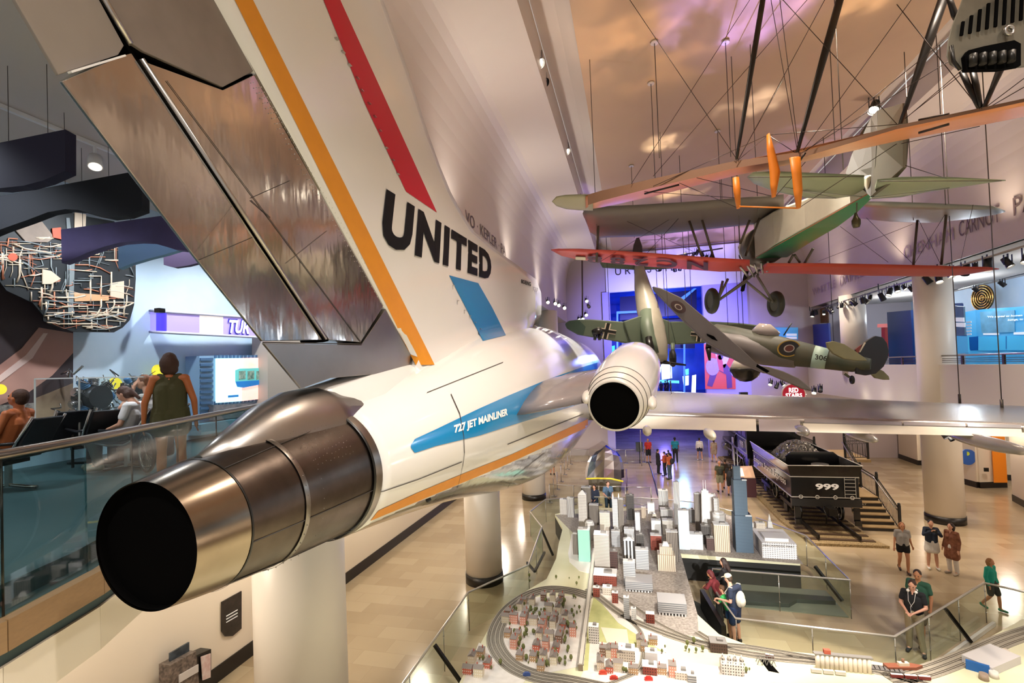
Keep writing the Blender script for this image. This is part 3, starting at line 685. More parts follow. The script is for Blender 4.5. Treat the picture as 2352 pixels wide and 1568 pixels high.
MB().cyl(c,c+d*.2,.09,.095,20).build('lamp_shade',M_white,tk); MB().beam(c+Vector((0,0,.02)),(c.x,c.y,11.05),.03,.03).build('bracket',M_white,tk); MB().cyl(c+d*.2,c+d*.205,.08,n=16).build('lens',mat('lamp_face','#fff0d8',.5,emit=3),tk)
# wall mural and cut-out engine board
XW=-10.05
def wallpoly(px,x=XW,th=-.012):
    return MB().prism([PX(a,b,x) for a,b in px],(th,0,0))
mu=thing('mural','brown and pink photographic mural of an engine cowl on the left wall','mural',(XW,4,7))
wallpoly([(-300,480),(168,640),(168,985),(-300,1010)],-10.045,-.012).build('print_ground',mat('mural_brown','#4c3d3d',.6,noise=.7,nscale=1.4,col2='#241d22'),mu)
wallpoly([(-150,830),(0,838),(50,800),(90,752),(168,765),(168,810),(120,862),(60,905),(0,930),(-150,950)],-10.03).build('print_swoosh',mat('mural_pink','#c79a8a',.6,noise=.6,nscale=1.,col2='#9c6a60'),mu)
wallpoly([(-150,850),(0,862),(60,815),(100,765),(110,765),(75,822),(0,878),(-150,880)],-10.02).build('print_highlight',mat('mural_light','#e6c8bc',.6),mu)
wallpoly([(80,915),(168,880),(168,985),(80,990)],-10.028).build('print_shelf',mat('mural_sand','#b49a7c',.6,noise=.8,nscale=2.5,col2='#5c4236'),mu)
wallpoly([(-150,940),(78,925),(78,1010),(-150,1020)],-10.027).build('print_motor',mat('mural_motor','#1a1716',.5,noise=.9,nscale=14,col2='#c9c2b8'),mu)
eb=thing('engine_board','cut-out photo board of an opened jet engine standing off the wall','sign',Pv(150,700,8.4))
bd=[(-200,500),(60,487),(150,485),(200,497),(262,508),(311,560),(312,640),(308,700),(298,735),(282,752),(262,763),(170,762),(125,748),(100,737),(98,722),(75,695),(15,667),(-5,640),(-200,600)]
XB=-9.62
def slabx(px,off,th): return MB().prism([PX(a,b,XB+off) for a,b in px],(-th,0,0))
slabx(bd,0,.03).build('board',mat('engine_black','#14181a',.5,noise=.3,nscale=6,col2='#2a3036'),eb)
random.seed(3); M_be=mat('pipe_cream','#d8c3aa',.4); M_cu=mat('pipe_copper','#c87c5c',.4); M_gr=mat('pipe_grey','#7d8486',.4)
def inb_(x,y):
    c=False; n=len(bd)
    for i in range(n):
        x1,y1=bd[i];x2,y2=bd[(i+1)%n]
        if (y1>y)!=(y2>y) and x<(x2-x1)*(y-y1)/(y2-y1)+x1: c=not c
    return c
for m,nm,cnt,rr in ((M_be,'cream_pipe',100,.012),(M_cu,'copper_pipe',70,.009),(M_gr,'grey_pipe',60,.012)):
    for k in range(cnt):
        for _ in range(50):
            x=random.uniform(-60,300); y=random.choice([random.uniform(540,600),random.uniform(560,760),random.uniform(690,760)])
            if inb_(x,y): break
        ln=random.uniform(8,34); a=random.choice([0,.1,PI/2,PI/2,0,.5 if x<120 else 0]); p=[(x,y)]
        for s_ in range(3):
            x+=ln*math.cos(a); y+=ln*math.sin(a)*.8; a+=random.choice([0,0,.3,-.3,PI/2*random.choice([-1,1,0])]); 
            if inb_(x,y): p.append((x,y))
        if len(p)>1: MB().tube([Vector(PX(*q,XB+.012)) for q in p],rr*random.uniform(.4,1.3),6).build(nm,m,eb)
def ebs(px,m,n,z=.02): slabx(px,z,.02).build(n,m,eb)
ebs([(172,487),(198,492),(196,540),(250,545),(240,560),(170,560)],M_be,'print_casing'); ebs([(170,672),(250,678),(250,690),(172,692)],mat('print_tan','#d2a277',.5),'print_tube')
ebs([(254,650),(285,645),(285,686),(254,682)],M_be,'print_box'); ebs([(98,618),(118,622),(140,640),(118,652),(98,652)],M_be,'print_plate',.03)
ebs([(152,500),(160,500),(172,600),(168,720),(158,720),(160,610)],M_gr,'print_flange',.015)
ebs([(10,500),(90,500),(125,545),(110,556),(60,555)],mat('print_smoke','#a58f7e',.6,noise=.6,nscale=3,col2='#57493f'),'print_dome')
slabx([(30+11*math.cos(i*PI/6),590+9*math.sin(i*PI/6)) for i in range(12)],.03,.02).build('red_cap',mat('cap_red','#d9583a',.5),eb)
slabx([(120,524),(140,522),(144,550),(122,545)],.03,.02).build('red_cap',mat('cap_red'),eb)
for px,py in ((60,540),(240,560)):
    a=Vector(PX(px,py,XB-.03)); MB().cyl(a,Vector((-10.03,a.y,a.z)),.02).build('standoff',M_dark,eb)
# lit sign on the wall
sg=thing('lit_sign','long glowing white and violet sign band with slanted lettering','sign',Pv(450,760,9))
def sgp(u,v,off=0.):
    x=345+u*270; top=716+u*18; bot=760+u*14; y=top+(bot-top)*v; b=.55*math.sin(min(1,u*6)*PI/2); p=Vector(PX(x,y,-10.06+.02+b+off)); return p
for u0,u1,m in ((0,.05,mat('sign_cap','#a99cf0',.4,emit=.6)),(.05,.14,mat('sign_blue','#4a3ae0',.4,emit=.8)),(.14,.42,mat('sign_lilac','#b7a4ee',.4,emit=.35)),(.42,.62,mat('sign_white','#fff6f0',.4,emit=.6)),(.62,1.,mat('sign_lilac'))):
    mb=MB(); 
    for k in range(6):
        a=u0+(u1-u0)*k/6; b=u0+(u1-u0)*(k+1)/6; mb.hexa([sgp(a,1),sgp(b,1),sgp(b,1,-.08),sgp(a,1,-.08),sgp(a,0),sgp(b,0),sgp(b,0,-.08),sgp(a,0,-.08)])
    mb.build('sign_panel',m,sg)
for v in (-.06,1.04):
    mb=MB(); mb.tube([sgp(u/20,v,.01) for u in range(21)],.03,8); mb.build('sign_rim',mat('rim_white','#d9d5ea',.4),sg)
MB().box(Pv(367,713,9),(.12,.12,.08)).build('sign_lamp',M_black,sg)
text_fn('lettering',"TUR",lambda u,v:sgp(.672+u*.17,.88-v*.74,.03),mat('sign_letter','#ffffff',.4,emit=.8),sg,bold=.03,shear=.25)
text_fn('letter_outline',"TUR",lambda u,v:sgp(.66+u*.18,.95-v*.86,.02),mat('sign_letter_outline','#2b1fb0',.4),sg,bold=.05,shear=.25)  # blue outline behind the white letters
# display cabinet with screen
XS=-9.6
dc=thing('display_cabinet','blue striped display cabinet with a bright projected picture','cabinet',(XS,10.3,FB))
wp=lambda px,x: [PX(a,b,x) for a,b in px]
MB().prism(wp([(458,817),(613,815),(613,935),(458,985)],XS-.05),(-.4,0,0)).build('body',mat('cabinet_blue','#8fb0cc',.5),dc)
for k in range(12):
    y=822+k*12.5; MB().prism(wp([(461,y),(490,y-.5),(490,y+5.5),(461,y+6)],XS-.02),(-.03,0,0)).build('stripe',mat('stripe_slate','#4c6e93',.5),dc)
for k in range(14):
    x=494+k*8.6; MB().prism(wp([(x,815),(x+4,815),(x+4,822),(x,822)],XS-.02),(-.03,0,0)).build('stripe',mat('stripe_slate'),dc); MB().prism(wp([(x,922-k*.8),(x+4,921-k*.8),(x+4,929-k*.8),(x,930-k*.8)],XS-.02),(-.03,0,0)).build('stripe',mat('stripe_slate'),dc)
MB().prism(wp([(497,823),(555,822),(555,921),(497,925)],XS),(-.03,0,0)).build('screen',mat('screen_cyan','#c9f3f6',.4,emit=1.3,noise=.9,nscale=2.6,col2='#38b9cf'),dc)
scr=MB().prism(wp([(555,822),(613,821),(613,914),(555,921)],XS),(-.03,0,0)).build('screen',mat('screen_coral','#ffb9a8',.4,emit=1.1,noise=.9,nscale=3,col2='#f0e0e4'),dc)
MB().prism(wp([(541,850),(552,846),(612,844),(612,876),(552,882),(541,876)],XS+.02),(-.01,0,0)).build('screen_picture',mat('picture_teal','#5fb5b0',.4,emit=.7),scr)
for k in range(3): MB().prism(wp([(549+k*20,852),(564+k*20,851),(564+k*20,870),(549+k*20,872)],XS+.03),(-.005,0,0)).build('screen_window',mat('picture_dark','#3d6b62',.5,emit=.3,noise=.8,nscale=12,col2='#e0e8d0'),scr)
MB().prism(wp([(541,876),(612,872),(612,880),(560,890),(545,888)],XS+.03),(-.005,0,0)).build('screen_picture',mat('picture_blue','#1c6fb4',.4,emit=.6),scr)
MB().prism(wp([(524,908),(548,906),(548,911),(524,913)],XS+.03),(-.005,0,0)).build('screen_picture',mat('picture_blue'),scr)
MB().prism(wp([(490,930),(613,925),(613,950),(490,965)],XS+.1),(-.3,0,0)).build('console',mat('console_grey','#55606a',.4,noise=.8,nscale=5,col2='#b8a8a4'),dc)
MB().prism(wp([(462,975),(545,962),(545,985),(462,1000)],XS+.25),(-.5,0,0)).build('plinth',mat('plinth_blue','#8eb6c8',.5),dc)
# beige wall strip beyond the screen
struct('wall_pier',MB().prism([PX(615,760,-9.3),PX(700,760,-9.3),PX(700,1000,-9.3),PX(615,1000,-9.3)],(-.5,0,0)),mat('pier_beige','#c4b5a6',.6))
# round yellow signs
for px,py,r,x,lab in ((362,852,15,-9.9,'round yellow sign on the wall behind the standing woman'),(263,882,15,-9.9,'round yellow sign above the seated man, partly hidden'),(-2,894,12,-9.9,'round yellow sign at the left edge of the photo')):
    c=Vector(PX(px,py,x)); rr=r*proj(c)[2]/FPX; MB().cyl(c,c+Vector((.03,0,0)),rr,n=24).build('round_sign',mat('sign_yellow','#f2e23c',.5,emit=.35),None,lab,'sign')
# motor exhibit
def motor(px,py,Z,s,label,seed):
    random.seed(seed); c=Vector(PX(px,py,-9.45)); t=thing('motor_exhibit',label,'engine',(c.x,c.y,FB)); M1=mat('motor_silver','#b5b8b8',.25,metal=1); M2=mat('motor_dark','#3f4244',.4,metal=.8); M3=mat('motor_blue','#4d8cc0',.4)
    MB().cyl(c+Vector((-.25*s,0,0)),c+Vector((.25*s,0,0)),.24*s,n=18).build('crankcase',M2,t)
    MB().cyl((c.x,c.y,FB),(c.x,c.y,c.z-.15*s),.1).cyl((c.x,c.y,FB),(c.x,c.y,FB+.04),.35).build('stand',M_black,t)
    for k in range(9):
        a=2*PI*k/9; d=Vector((.15*math.sin(k*2),math.cos(a),math.sin(a))); mb=MB(); mb.cyl(c+d*.2*s,c+d*.42*s,.07*s,n=10)
        for j in range(5): mb.cyl(c+d*(.24+.035*j)*s,c+d*(.255+.035*j)*s,.095*s,n=10)
        mb.build('cylinder',M1 if k%3 else M3,t)
    for k in range(22):
        p=c+Vector([random.uniform(-.45,.45)*s for _ in range(3)]); q=[p]
        for _ in range(3): p=p+Vector([random.uniform(-.18,.18)*s for _ in range(3)]); q.append(p)
        MB().tube(q,.014*s*random.uniform(.6,1.6),6).build('pipe',random.choice([M1,M1,M2]),t)
    return t
motor(212,912,9.2,.85,'silver motor with pipes on a stand behind the seated couple',5)
motor(306,893,9.4,.6,'smaller grey motor on a stand left of the standing woman',8)
# glass screen with thin frame
gs=thing('glass_screen','clear glass panel with pale edge standing before the mural','glass panel',Pv(125,1000,8.2))
for a,b in (((80,870),(80,1015)),((80,870),(168,868)),((182,868),(182,1000)),((182,868),(330,865))): MB().beam(Pv(*a,7.9),Pv(*b,7.9),.02,.02).build('edge_strip',mat('strip_pale','#cfd0cc',.4),gs)
slab([(81,871),(181,869),(181,1010),(81,1015)],7.91,.01).build('pane',glassmat('clear_glass',(.95,.97,.96),.03),gs)
slab([(184,869),(330,866),(330,1000),(184,1005)],7.91,.01).build('pane',glassmat('clear_glass',(.95,.97,.96),.03),gs)
MB().ball(Pv(165,948,7.9),.06,16).cyl(Pv(165,948,7.9),Pv(165,948,7.9)-Vector((0,0,.9)),.02).build('microphone_ball',mat('dark_foam','#4a423c',.8),None,'dark grey ball on a thin stand behind the empty seats','lamp')
# seats
M_lea=mat('black_leather','#17161a',.42); M_chs=mat('seat_chrome','#c4beb8',.18,metal=1)
def seat(label,loc,yaw,base=True):
    t=thing('lounge_seat',label,'seat',(0,0,0),'linked black lounge seats'); 
    f=lambda pts:[Vector(p) for p in pts]
    MB().loft([[(-.25,-.22,.42),(.25,-.22,.42),(.25,-.22,.49),(-.25,-.22,.49)],[(-.25,.0,.385),(.25,.0,.385),(.25,.0,.46),(-.25,.0,.46)],[(-.25,.24,.43),(.25,.24,.43),(.25,.26,.47),(-.25,.26,.47)]],0,False).build('seat_cushion',M_lea,t,bevel=.015)
    MB().loft([[(-.25,-.20,.44),(.25,-.20,.44),(.25,-.27,.44),(-.25,-.27,.44)],[(-.25,-.30,.66),(.25,-.30,.66),(.25,-.37,.66),(-.25,-.37,.66)],[(-.24,-.46,.95),(.24,-.46,.95),(.24,-.52,.94),(-.24,-.52,.94)]],0,False).build('backrest',M_lea,t,bevel=.015)
    for s in (-.27,.27):
        MB().tube([(s,.27,.47),(s,.1,.42),(s,-.12,.42),(s,-.22,.47),(s,-.31,.66),(s,-.5,.97)],.017,8).build('side_frame',M_chs,t)
        MB().tube([(s,.22,.66),(s,-.1,.63),(s,-.3,.64)],.02,8).build('armrest',M_lea,t)
    MB().beam((-.3,0,.36),(.3,0,.36),.06,.05).build('beam',M_dark,t)
    if base:
        MB().beam((0,0,.36),(0,0,.05),.06,.05,up=(0,1,0)).build('pedestal',M_chs,t)
        MB().tube([(0,.34,.02),(0,.2,.035),(0,0,.07),(0,-.2,.035),(0,-.34,.02)],.022,8).build('foot',M_chs,t)
    t.location=loc; t.rotation_euler=(0,0,yaw); return t
def FBp(px,py): return Vector(PZ(px,py,FB))
SA=FBp(292,1078); fy=YAW+math.radians(98)
# local +y is the way a seated person faces
seat('black seat with chrome frame holding the sleeping woman',SA,fy)
nrm=Vector((math.cos(fy),math.sin(fy),0))
SB=SA+nrm*.62+Vector((0,.0,0)); seat('black seat behind the sleeping woman, with the man resting his head',SB,fy,False)
S2=Pv(215,990,7.9); S2.z=FB; seat('empty black seat left of the sleeping woman',S2,fy-.55)
S3=Pv(140,985,8.0); S3.z=FB; seat('empty black seat beside the glass panel, left of another empty one',S3,fy-.55,False)
S4=FBp(20,1125); seat('black seat with chrome frame at the left edge under a young man',S4,fy)
# bicycle wheel and armchair behind the woman
w=Pv(336,1032,7.2); w.z=FB+.31; t=thing('cycle_exhibit','spoked wheel with pale tyre standing behind the standing woman','wheel',(w.x,w.y,FB)); nn=Vector((.35,1,0)).normalized()
MB().torus(w,nn,.28,.025,32,8).build('tyre',mat('tyre_black','#1a1a1a',.6),t); MB().torus(w,nn,.255,.012,32,6).build('rim',M_chs,t)
sp=MB(); x_,y_,d_=frame(nn)
for k in range(18): sp.cyl(w,w+(x_*math.cos(k*PI/9)+y_*math.sin(k*PI/9))*.25,.003,n=4)
sp.build('spokes',M_chs,t)
ac=Pv(335,975,8.4); ac.z=FB; t=thing('armchair','dark grey padded chair behind the standing woman','chair',ac); 
MB().box(ac+Vector((0,0,.25)),(.6,.6,.4)).build('seat',mat('dark_cloth','#3a3536',.8),t,bevel=.05); MB().box(ac+Vector((-.22,0,.62)),(.16,.6,.6)).build('backrest',mat('dark_cloth'),t,bevel=.05)
# lower wall: black sign and brochure boxes
ws=thing('wall_placard','black placard with slanted white lines on the wall under the balcony','sign',(-10,9.5,1.5))
pp=Vector(PX(532,1410,-10.0)); 
def wq(px,x): return [PX(a,b,x) for a,b in px]
MB().prism(wq([(510,1382),(555,1357),(555,1443),(535,1460),(518,1461),(510,1450)],-10.02),(-.03,0,0)).build('board',mat('placard_black','#1c1816',.4,noise=.5,nscale=6,col2='#4a4038'),ws)
for k in range(3): MB().prism(wq([(520,1414+k*7),(546,1399+k*7),(546,1401+k*7),(520,1416+k*7)],-10.0),(-.01,0,0)).build('text_line',mat('letter_white','#ffffff',.4),ws)
kb=thing('brochure_box','black printed brochure boxes mounted low on the wall under the balcony','box',(-9.9,7.6,0))
def kbx(px,x,th,m,n): MB().prism(wq(px,x),(-th,0,0)).build(n,m,kb)
Mk=mat('box_print','#2a2523',.4,noise=.9,nscale=14,col2='#9a8a80')
kbx([(391,1500),(435,1474),(435,1500),(391,1526)],-9.75,.04,mat('box_photo','#1a2028',.4,noise=.8,nscale=6,col2='#54606a'),'header_card')
kbx([(391,1528),(450,1495),(460,1600),(391,1640)],-9.6,.3,Mk,'front_box'); kbx([(450,1505),(485,1490),(485,1620),(450,1640)],-9.65,.3,mat('box_black','#15110f',.4),'side_box')
kbx([(462,1508),(484,1500),(484,1555),(466,1562)],-9.6,.02,mat('box_white','#e8ddd8',.5,noise=.5,nscale=9,col2='#b03028'),'printed_sheet'); kbx([(412,1550),(456,1525),(456,1542),(412,1568)],-9.57,.02,mat('label_white','#d6d0cc',.5),'label_strip')
# ================================================================ people
def remesh(mb,vox,smooth=6):
    me=bpy.data.meshes.new('t'); me.from_pydata(mb.v,[],mb.f); ob=bpy.data.objects.new('t',me); COL.objects.link(ob)
    m=ob.modifiers.new('r','REMESH'); m.mode='VOXEL'; m.voxel_size=vox; m.use_smooth_shade=True
    if smooth: s=ob.modifiers.new('s','SMOOTH'); s.iterations=smooth; s.factor=.5
    dg=bpy.context.evaluated_depsgraph_get(); r=bpy.data.meshes.new_from_object(ob.evaluated_get(dg))
    bpy.data.objects.remove(ob); bpy.data.meshes.remove(me); 
    for p in r.polygons: p.use_smooth=True
    return r
def cap(mb,a,b,ra,rb,n=10):
    mb.cyl(a,b,ra,rb,n); mb.ball(a,ra,n); mb.ball(b,rb,n)
SKIN={'light':'#d9a184','pink':'#e0a890','tan':'#c08560','warm':'#cf8f68','brown':'#8a5a3e','orange':'#c9713f'}
def person(label,loc,yaw,H=1.7,J=None,skin='light',hair=('#3a2418','short'),top=('#888888','short'),bottom=('#333333','long'),shoes='#222222',vox=.014,cat='person',backpack=None,cap_=None,fem=False,eyes=False,look=(0,0),coat=None,group=None,bl_='backpack'):
    k=H/1.7; t=thing('person',label,cat,(0,0,0),group); w=.92 if fem else 1.
    D=dict(hip=(0,0,.93),ch=(0,0,1.24),nk=(0,-.01,1.44),hd=(0,.015,1.585))
    for s,c in ((-1,'L'),(1,'R')):
        D[c+'h']=(s*.085,0,.92); D[c+'k']=(s*.10,.02,.50); D[c+'a']=(s*.105,-.02,.085); D[c+'t']=(s*.13,.15,.035)
        D[c+'s']=(s*.175*w,-.01,1.385); D[c+'e']=(s*.225*w,-.03,1.11); D[c+'w']=(s*.235,.06,.865)
    if J: D.update(J)
    D={a:Vector(b) for a,b in D.items()}
    sc=Matrix.Rotation(yaw,4,'Z')@Matrix.Scale(k,4); T=Vector(loc)
    def fin_(me,name,m,lab=None):
        me.transform(sc); me.materials.clear(); me.materials.append(m); o=bpy.data.objects.new(name,me); COL.objects.link(o); o.parent=t; ORG[o.name]=Vector(); 
        if lab: o['label']=lab
        return o
    up=(D['hd']-D['nk']).normalized(); hf=Vector((math.sin(look[0])*-1,math.cos(look[0]),0)); hf=(hf*math.cos(look[1])+Vector((0,0,math.sin(look[1])))).normalized()
    hr=hf.cross(Vector((0,0,1))).normalized(); hu=hr.cross(hf).normalized(); HR=Matrix((hr,hf,hu)).transposed(); hc=D['hd']
    hp=lambda x,y,z: hc+HR@Vector((x,y,z))
    b=MB(); vox=vox/k
    # torso core, limbs, head
    cap(b,D['hip']+Vector((-.07*w,0,0)),D['ch']+Vector((-.06*w,0,0)),.10,.105); cap(b,D['hip']+Vector((.07*w,0,0)),D['ch']+Vector((.06*w,0,0)),.10,.105); cap(b,D['ch'],D['nk']-Vector((0,0,.05)),.105,.07)
    cap(b,D['Ls'],D['Rs'],.052,.052); cap(b,D['nk']-Vector((0,0,.04)),lerp(D['nk'],hc,.55),.058,.05)
    b.ball(hp(0,0,.01),(.074,.092,.108),14,rot=HR); b.ball(hp(0,.02,-.055),(.052,.068,.055),12,rot=HR)
    b.ball(hp(0,.098,-.018),(.011,.018,.02),8,rot=HR); b.ball(hp(0,.088,-.055),(.022,.012,.010),8,rot=HR); b.ball(hp(0,.078,.022),(.045,.016,.012),8,rot=HR)
    for s in (-1,1): b.ball(hp(s*.076,-.005,-.01),(.011,.018,.03),8,rot=HR); b.ball(hp(s*.04,.065,-.025),(.022,.02,.02),8,rot=HR)
    for s,c in ((-1,'L'),(1,'R')):
        cap(b,D[c+'s'],D[c+'e'],.047,.038); cap(b,D[c+'e'],D[c+'w'],.038,.025)
        cap(b,D[c+'h'],D[c+'k'],.088,.055); cap(b,D[c+'k'],lerp(D[c+'k'],D[c+'a'],.35),.052,.057); cap(b,lerp(D[c+'k'],D[c+'a'],.35),D[c+'a'],.057,.036); cap(b,D[c+'a'],D[c+'t'],.036,.028)
        d=D.get(c+'d'); f=(Vector(d)if d else (D[c+'w']-D[c+'e'])).normalized(); side=f.cross(Vector((0,0,1))); side=side.normalized() if side.length>.2 else Vector((0,1,0)); pal=D[c+'w']+f*.055
        nrm_=side.cross(f).normalized()
        if side.y<0 and abs(f.z)>.6: side=-side
        cap(b,D[c+'w'],pal,.022,.026)
        for i,(o,l) in enumerate(((-.026,.058),(-.009,.07),(.009,.066),(.026,.05))):
            q=pal+side*o+f*.02; r1=q+f*l*.55+nrm_*-.004; r2=r1+f*l*.45-nrm_*.014; cap(b,q,r1,.0095,.009,6); cap(b,r1,r2,.009,.008,6)
        q=D[c+'w']+side*.03+f*.02; cap(b,q,q+f*.045+side*.022,.011,.009,6)
    bod=fin_(remesh(b,vox),'body',mat('skin_'+skin,SKIN[skin],.5,noise=.2,nscale=6))
    if eyes:
        for s in (-1,1): fin_(ball_mesh(hp(s*.031,.083,.003),.011),'eye',mat('eye_dark','#1c1210',.3)).parent=bod
    # hair
    hcol,st=hair
    if st!='bald':
        h=MB(); h.ball(hp(0,-.018,.035),(.083,.094,.092),14,rot=HR)
        if st in('long','bob','tail'): h.ball(hp(0,-.045,-.03),(.088,.07,.09),12,rot=HR)
        if st=='bob': h.ball(hp(0,-.045,-.02),(.105,.085,.115),14,rot=HR); h.ball(hp(0,-.05,-.09),(.10,.06,.075),12,rot=HR)
        if st=='long': cap(h,hp(0,-.07,-.04),hp(0,-.10,-.24),.075,.055); 
        if st=='long':
            for s in (-1,1): cap(h,hp(s*.07,-.01,0),hp(s*.09,-.02,-.2),.03,.03)
        if st=='tail': cap(h,hp(0,-.1,0),hp(0,-.13,-.17),.04,.025)
        if st=='bun': h.ball(hp(0,-.09,.07),.045,10)
        if st=='short': h.ball(hp(0,-.05,-.01),(.078,.058,.07),12,rot=HR)
        fin_(remesh(h,max(vox,.01)),'hair',mat('hair_'+hcol,hcol,.6,bump=.3,bscale=60,stretch=(1,1,.2)))
        # keep the face clear
    if cap_:
        h=MB(); h.ball(hp(0,-.01,.055),(.088,.1,.075),14,rot=HR); h.add([hp(-.06,.07,.05),hp(.06,.07,.05),hp(.045,.17,.03),hp(-.045,.17,.03),hp(-.06,.07,.06),hp(.06,.07,.06),hp(.045,.17,.04),hp(-.045,.17,.04)],[(3,2,1,0),(4,5,6,7),(0,1,5,4),(1,2,6,5),(2,3,7,6),(3,0,4,7)])
        me=bpy.data.meshes.new('cap'); me.from_pydata(h.v,[],h.f); fin_(me,'cap',mat('cap_'+cap_,cap_,.7))
    # top
    tc,ts=top; c_=MB(); g=.016
    cap(c_,D['hip']+Vector((-.065*w,0,.02)),D['ch']+Vector((-.06*w,0,0)),.105+g,.108+g,12); cap(c_,D['hip']+Vector((.065*w,0,.02)),D['ch']+Vector((.06*w,0,0)),.105+g,.108+g,12)
    if fem:
        for s in (-1,1): c_.ball(D['ch']+Vector((s*.065,.085,.0)),.062,10)
    cap(c_,D['ch']+Vector((0,0,.02)),D['nk']-Vector((0,0,.07)),.11,.075)
    if ts!='tank': cap(c_,D['Ls'],D['Rs'],.052+g,.052+g)
    else: cap(c_,lerp(D['Ls'],D['Rs'],.28),lerp(D['Rs'],D['Ls'],.28),.058,.058); [cap(c_,D['ch']+Vector((s*.07,0,.03)),lerp(D['nk'],D['Ls' if s<0 else 'Rs'],.62),.095,.045) for s in (-1,1)]
    for c in 'LR':
        if ts=='short': cap(c_,D[c+'s'],lerp(D[c+'s'],D[c+'e'],.6),.062,.062)
        if ts=='long': cap(c_,D[c+'s'],D[c+'e'],.062,.054); cap(c_,D[c+'e'],lerp(D[c+'e'],D[c+'w'],.93),.054,.042)
    if coat: # long hem
        for s,c in ((-1,'L'),(1,'R')): cap(c_,D[c+'h']+Vector((0,0,.05)),lerp(D[c+'h'],D[c+'k'],coat),.12,.135)
        cap(c_,D['hip'],lerp(lerp(D['Lh'],D['Rh'],.5),lerp(D['Lk'],D['Rk'],.5),coat),.12,.13)
    fin_(remesh(c_,vox*1.05,4),'shirt' if ts!='tank' else 'tank_top',tc if not isinstance(tc,str) else mat('cloth_'+tc,tc,.85,bump=.25,bscale=9))
    # bottom
    if bottom:
        bc,bs=bottom; c_=MB(); cap(c_,D['Lh'],D['Rh'],.115,.115); cap(c_,D['hip']+Vector((0,0,.02)),D['hip']-Vector((0,0,.03)),.13,.13)
        for c in 'LR':
            if bs=='long': cap(c_,D[c+'h'],D[c+'k'],.106,.074); cap(c_,D[c+'k'],lerp(D[c+'k'],D[c+'a'],.95),.074,.062)
            if bs=='shorts': cap(c_,D[c+'h'],lerp(D[c+'h'],D[c+'k'],.85),.106,.092)
            if bs=='brief': cap(c_,D[c+'h'],lerp(D[c+'h'],D[c+'k'],.4),.106,.104)
            if bs=='skirt': cap(c_,D[c+'h'],lerp(D[c+'h'],D[c+'k'],.6),.115,.13)
        if bs=='skirt': cap(c_,D['hip'],lerp(lerp(D['Lh'],D['Rh'],.5),lerp(D['Lk'],D['Rk'],.5),.6),.12,.13)
        fin_(remesh(c_,vox*1.05,4),{'long':'trousers','skirt':'skirt'}.get(bs,'shorts'),mat('cloth_'+bc,bc,.85,bump=.2,bscale=9))
    for c in 'LR':
        if shoes is None: break
        h=MB(); a,q=D[c+'a'],D[c+'t']; cap(h,Vector((a.x,a.y-.02,a.z-.035)),q+Vector((0,0,.008)),.045,.04); cap(h,Vector((a.x,a.y-.02,a.z-.02)),a,.045,.045)
        fin_(remesh(h,vox,3),'shoe',mat('shoe_'+shoes,shoes,.6))
    if backpack:
        h=MB(); c0=lerp(D['ch'],D['hip'],.25)+Vector((0,-.2,0)); h.ball(c0,(.15,.09,.2),14); h.ball(c0+Vector((0,-.05,-.05)),(.11,.07,.12),12)
        me=bpy.data.meshes.new('b'); me.from_pydata(h.v,[],h.f); [setattr(p,'use_smooth',True) for p in me.polygons]
        me.transform(sc); me.transform(Matrix.Translation(T)); me.materials.append(mat('bag_'+backpack,backpack,.7)); o=place(me,'backpack'); tag(o,bl_,'backpack')
        h=MB(); [h.tube([D[c+'s']+Vector((0,-.05,.07)),D[c+'s']+Vector((0,.04,.06)),D['ch']+Vector(((-.12 if c=='L' else .12),.12,0)),D['ch']+Vector(((-.13 if c=='L' else .13),0,-.15)),c0],.014,6) for c in 'LR']
        me=bpy.data.meshes.new('b'); me.from_pydata(h.v,[],h.f); me.transform(sc); me.materials.append(mat('bag_'+backpack)); b2=bpy.data.objects.new('strap',me); COL.objects.link(b2); b2.parent=o; b2.location=T-o.location
    t.location=T; return t,D,sc
def ball_mesh(c,r):
    h=MB().ball(c,r,10); me=bpy.data.meshes.new('e'); me.from_pydata(h.v,[],h.f); return me
F0=lambda px,py: Vector(PZ(px,py,0))
TW=YAW+PI  # facing the camera
TA=YAW     # facing away
def away(p): return math.atan2(-p.x,p.y)      # yaw that faces directly away from camera at p
STEP=dict(Lk=(-.09,.14,.50),La=(-.09,.16,.085),Lt=(-.10,.33,.04),Rk=(.09,.02,.49),Ra=(.09,-.24,.14),Rt=(.09,-.10,.035))
SIT=dict(Lh=(-.09,0,.93-.45),Rh=(.09,0,.48),hip=(0,0,.5),ch=(0,-.10,.80),nk=(0,-.13,1.0),hd=(0,-.10,1.14),Ls=(-.17,-.12,.94),Rs=(.17,-.12,.94),Lk=(-.11,.46,.50),Rk=(.11,.46,.50),La=(-.11,.48,.085),Ra=(.11,.40,.085),Lt=(-.11,.65,.035),Rt=(.11,.57,.035),Le=(-.24,-.06,.68),Re=(.24,-.06,.68),Lw=(-.10,.16,.62),Rw=(.08,.17,.62))
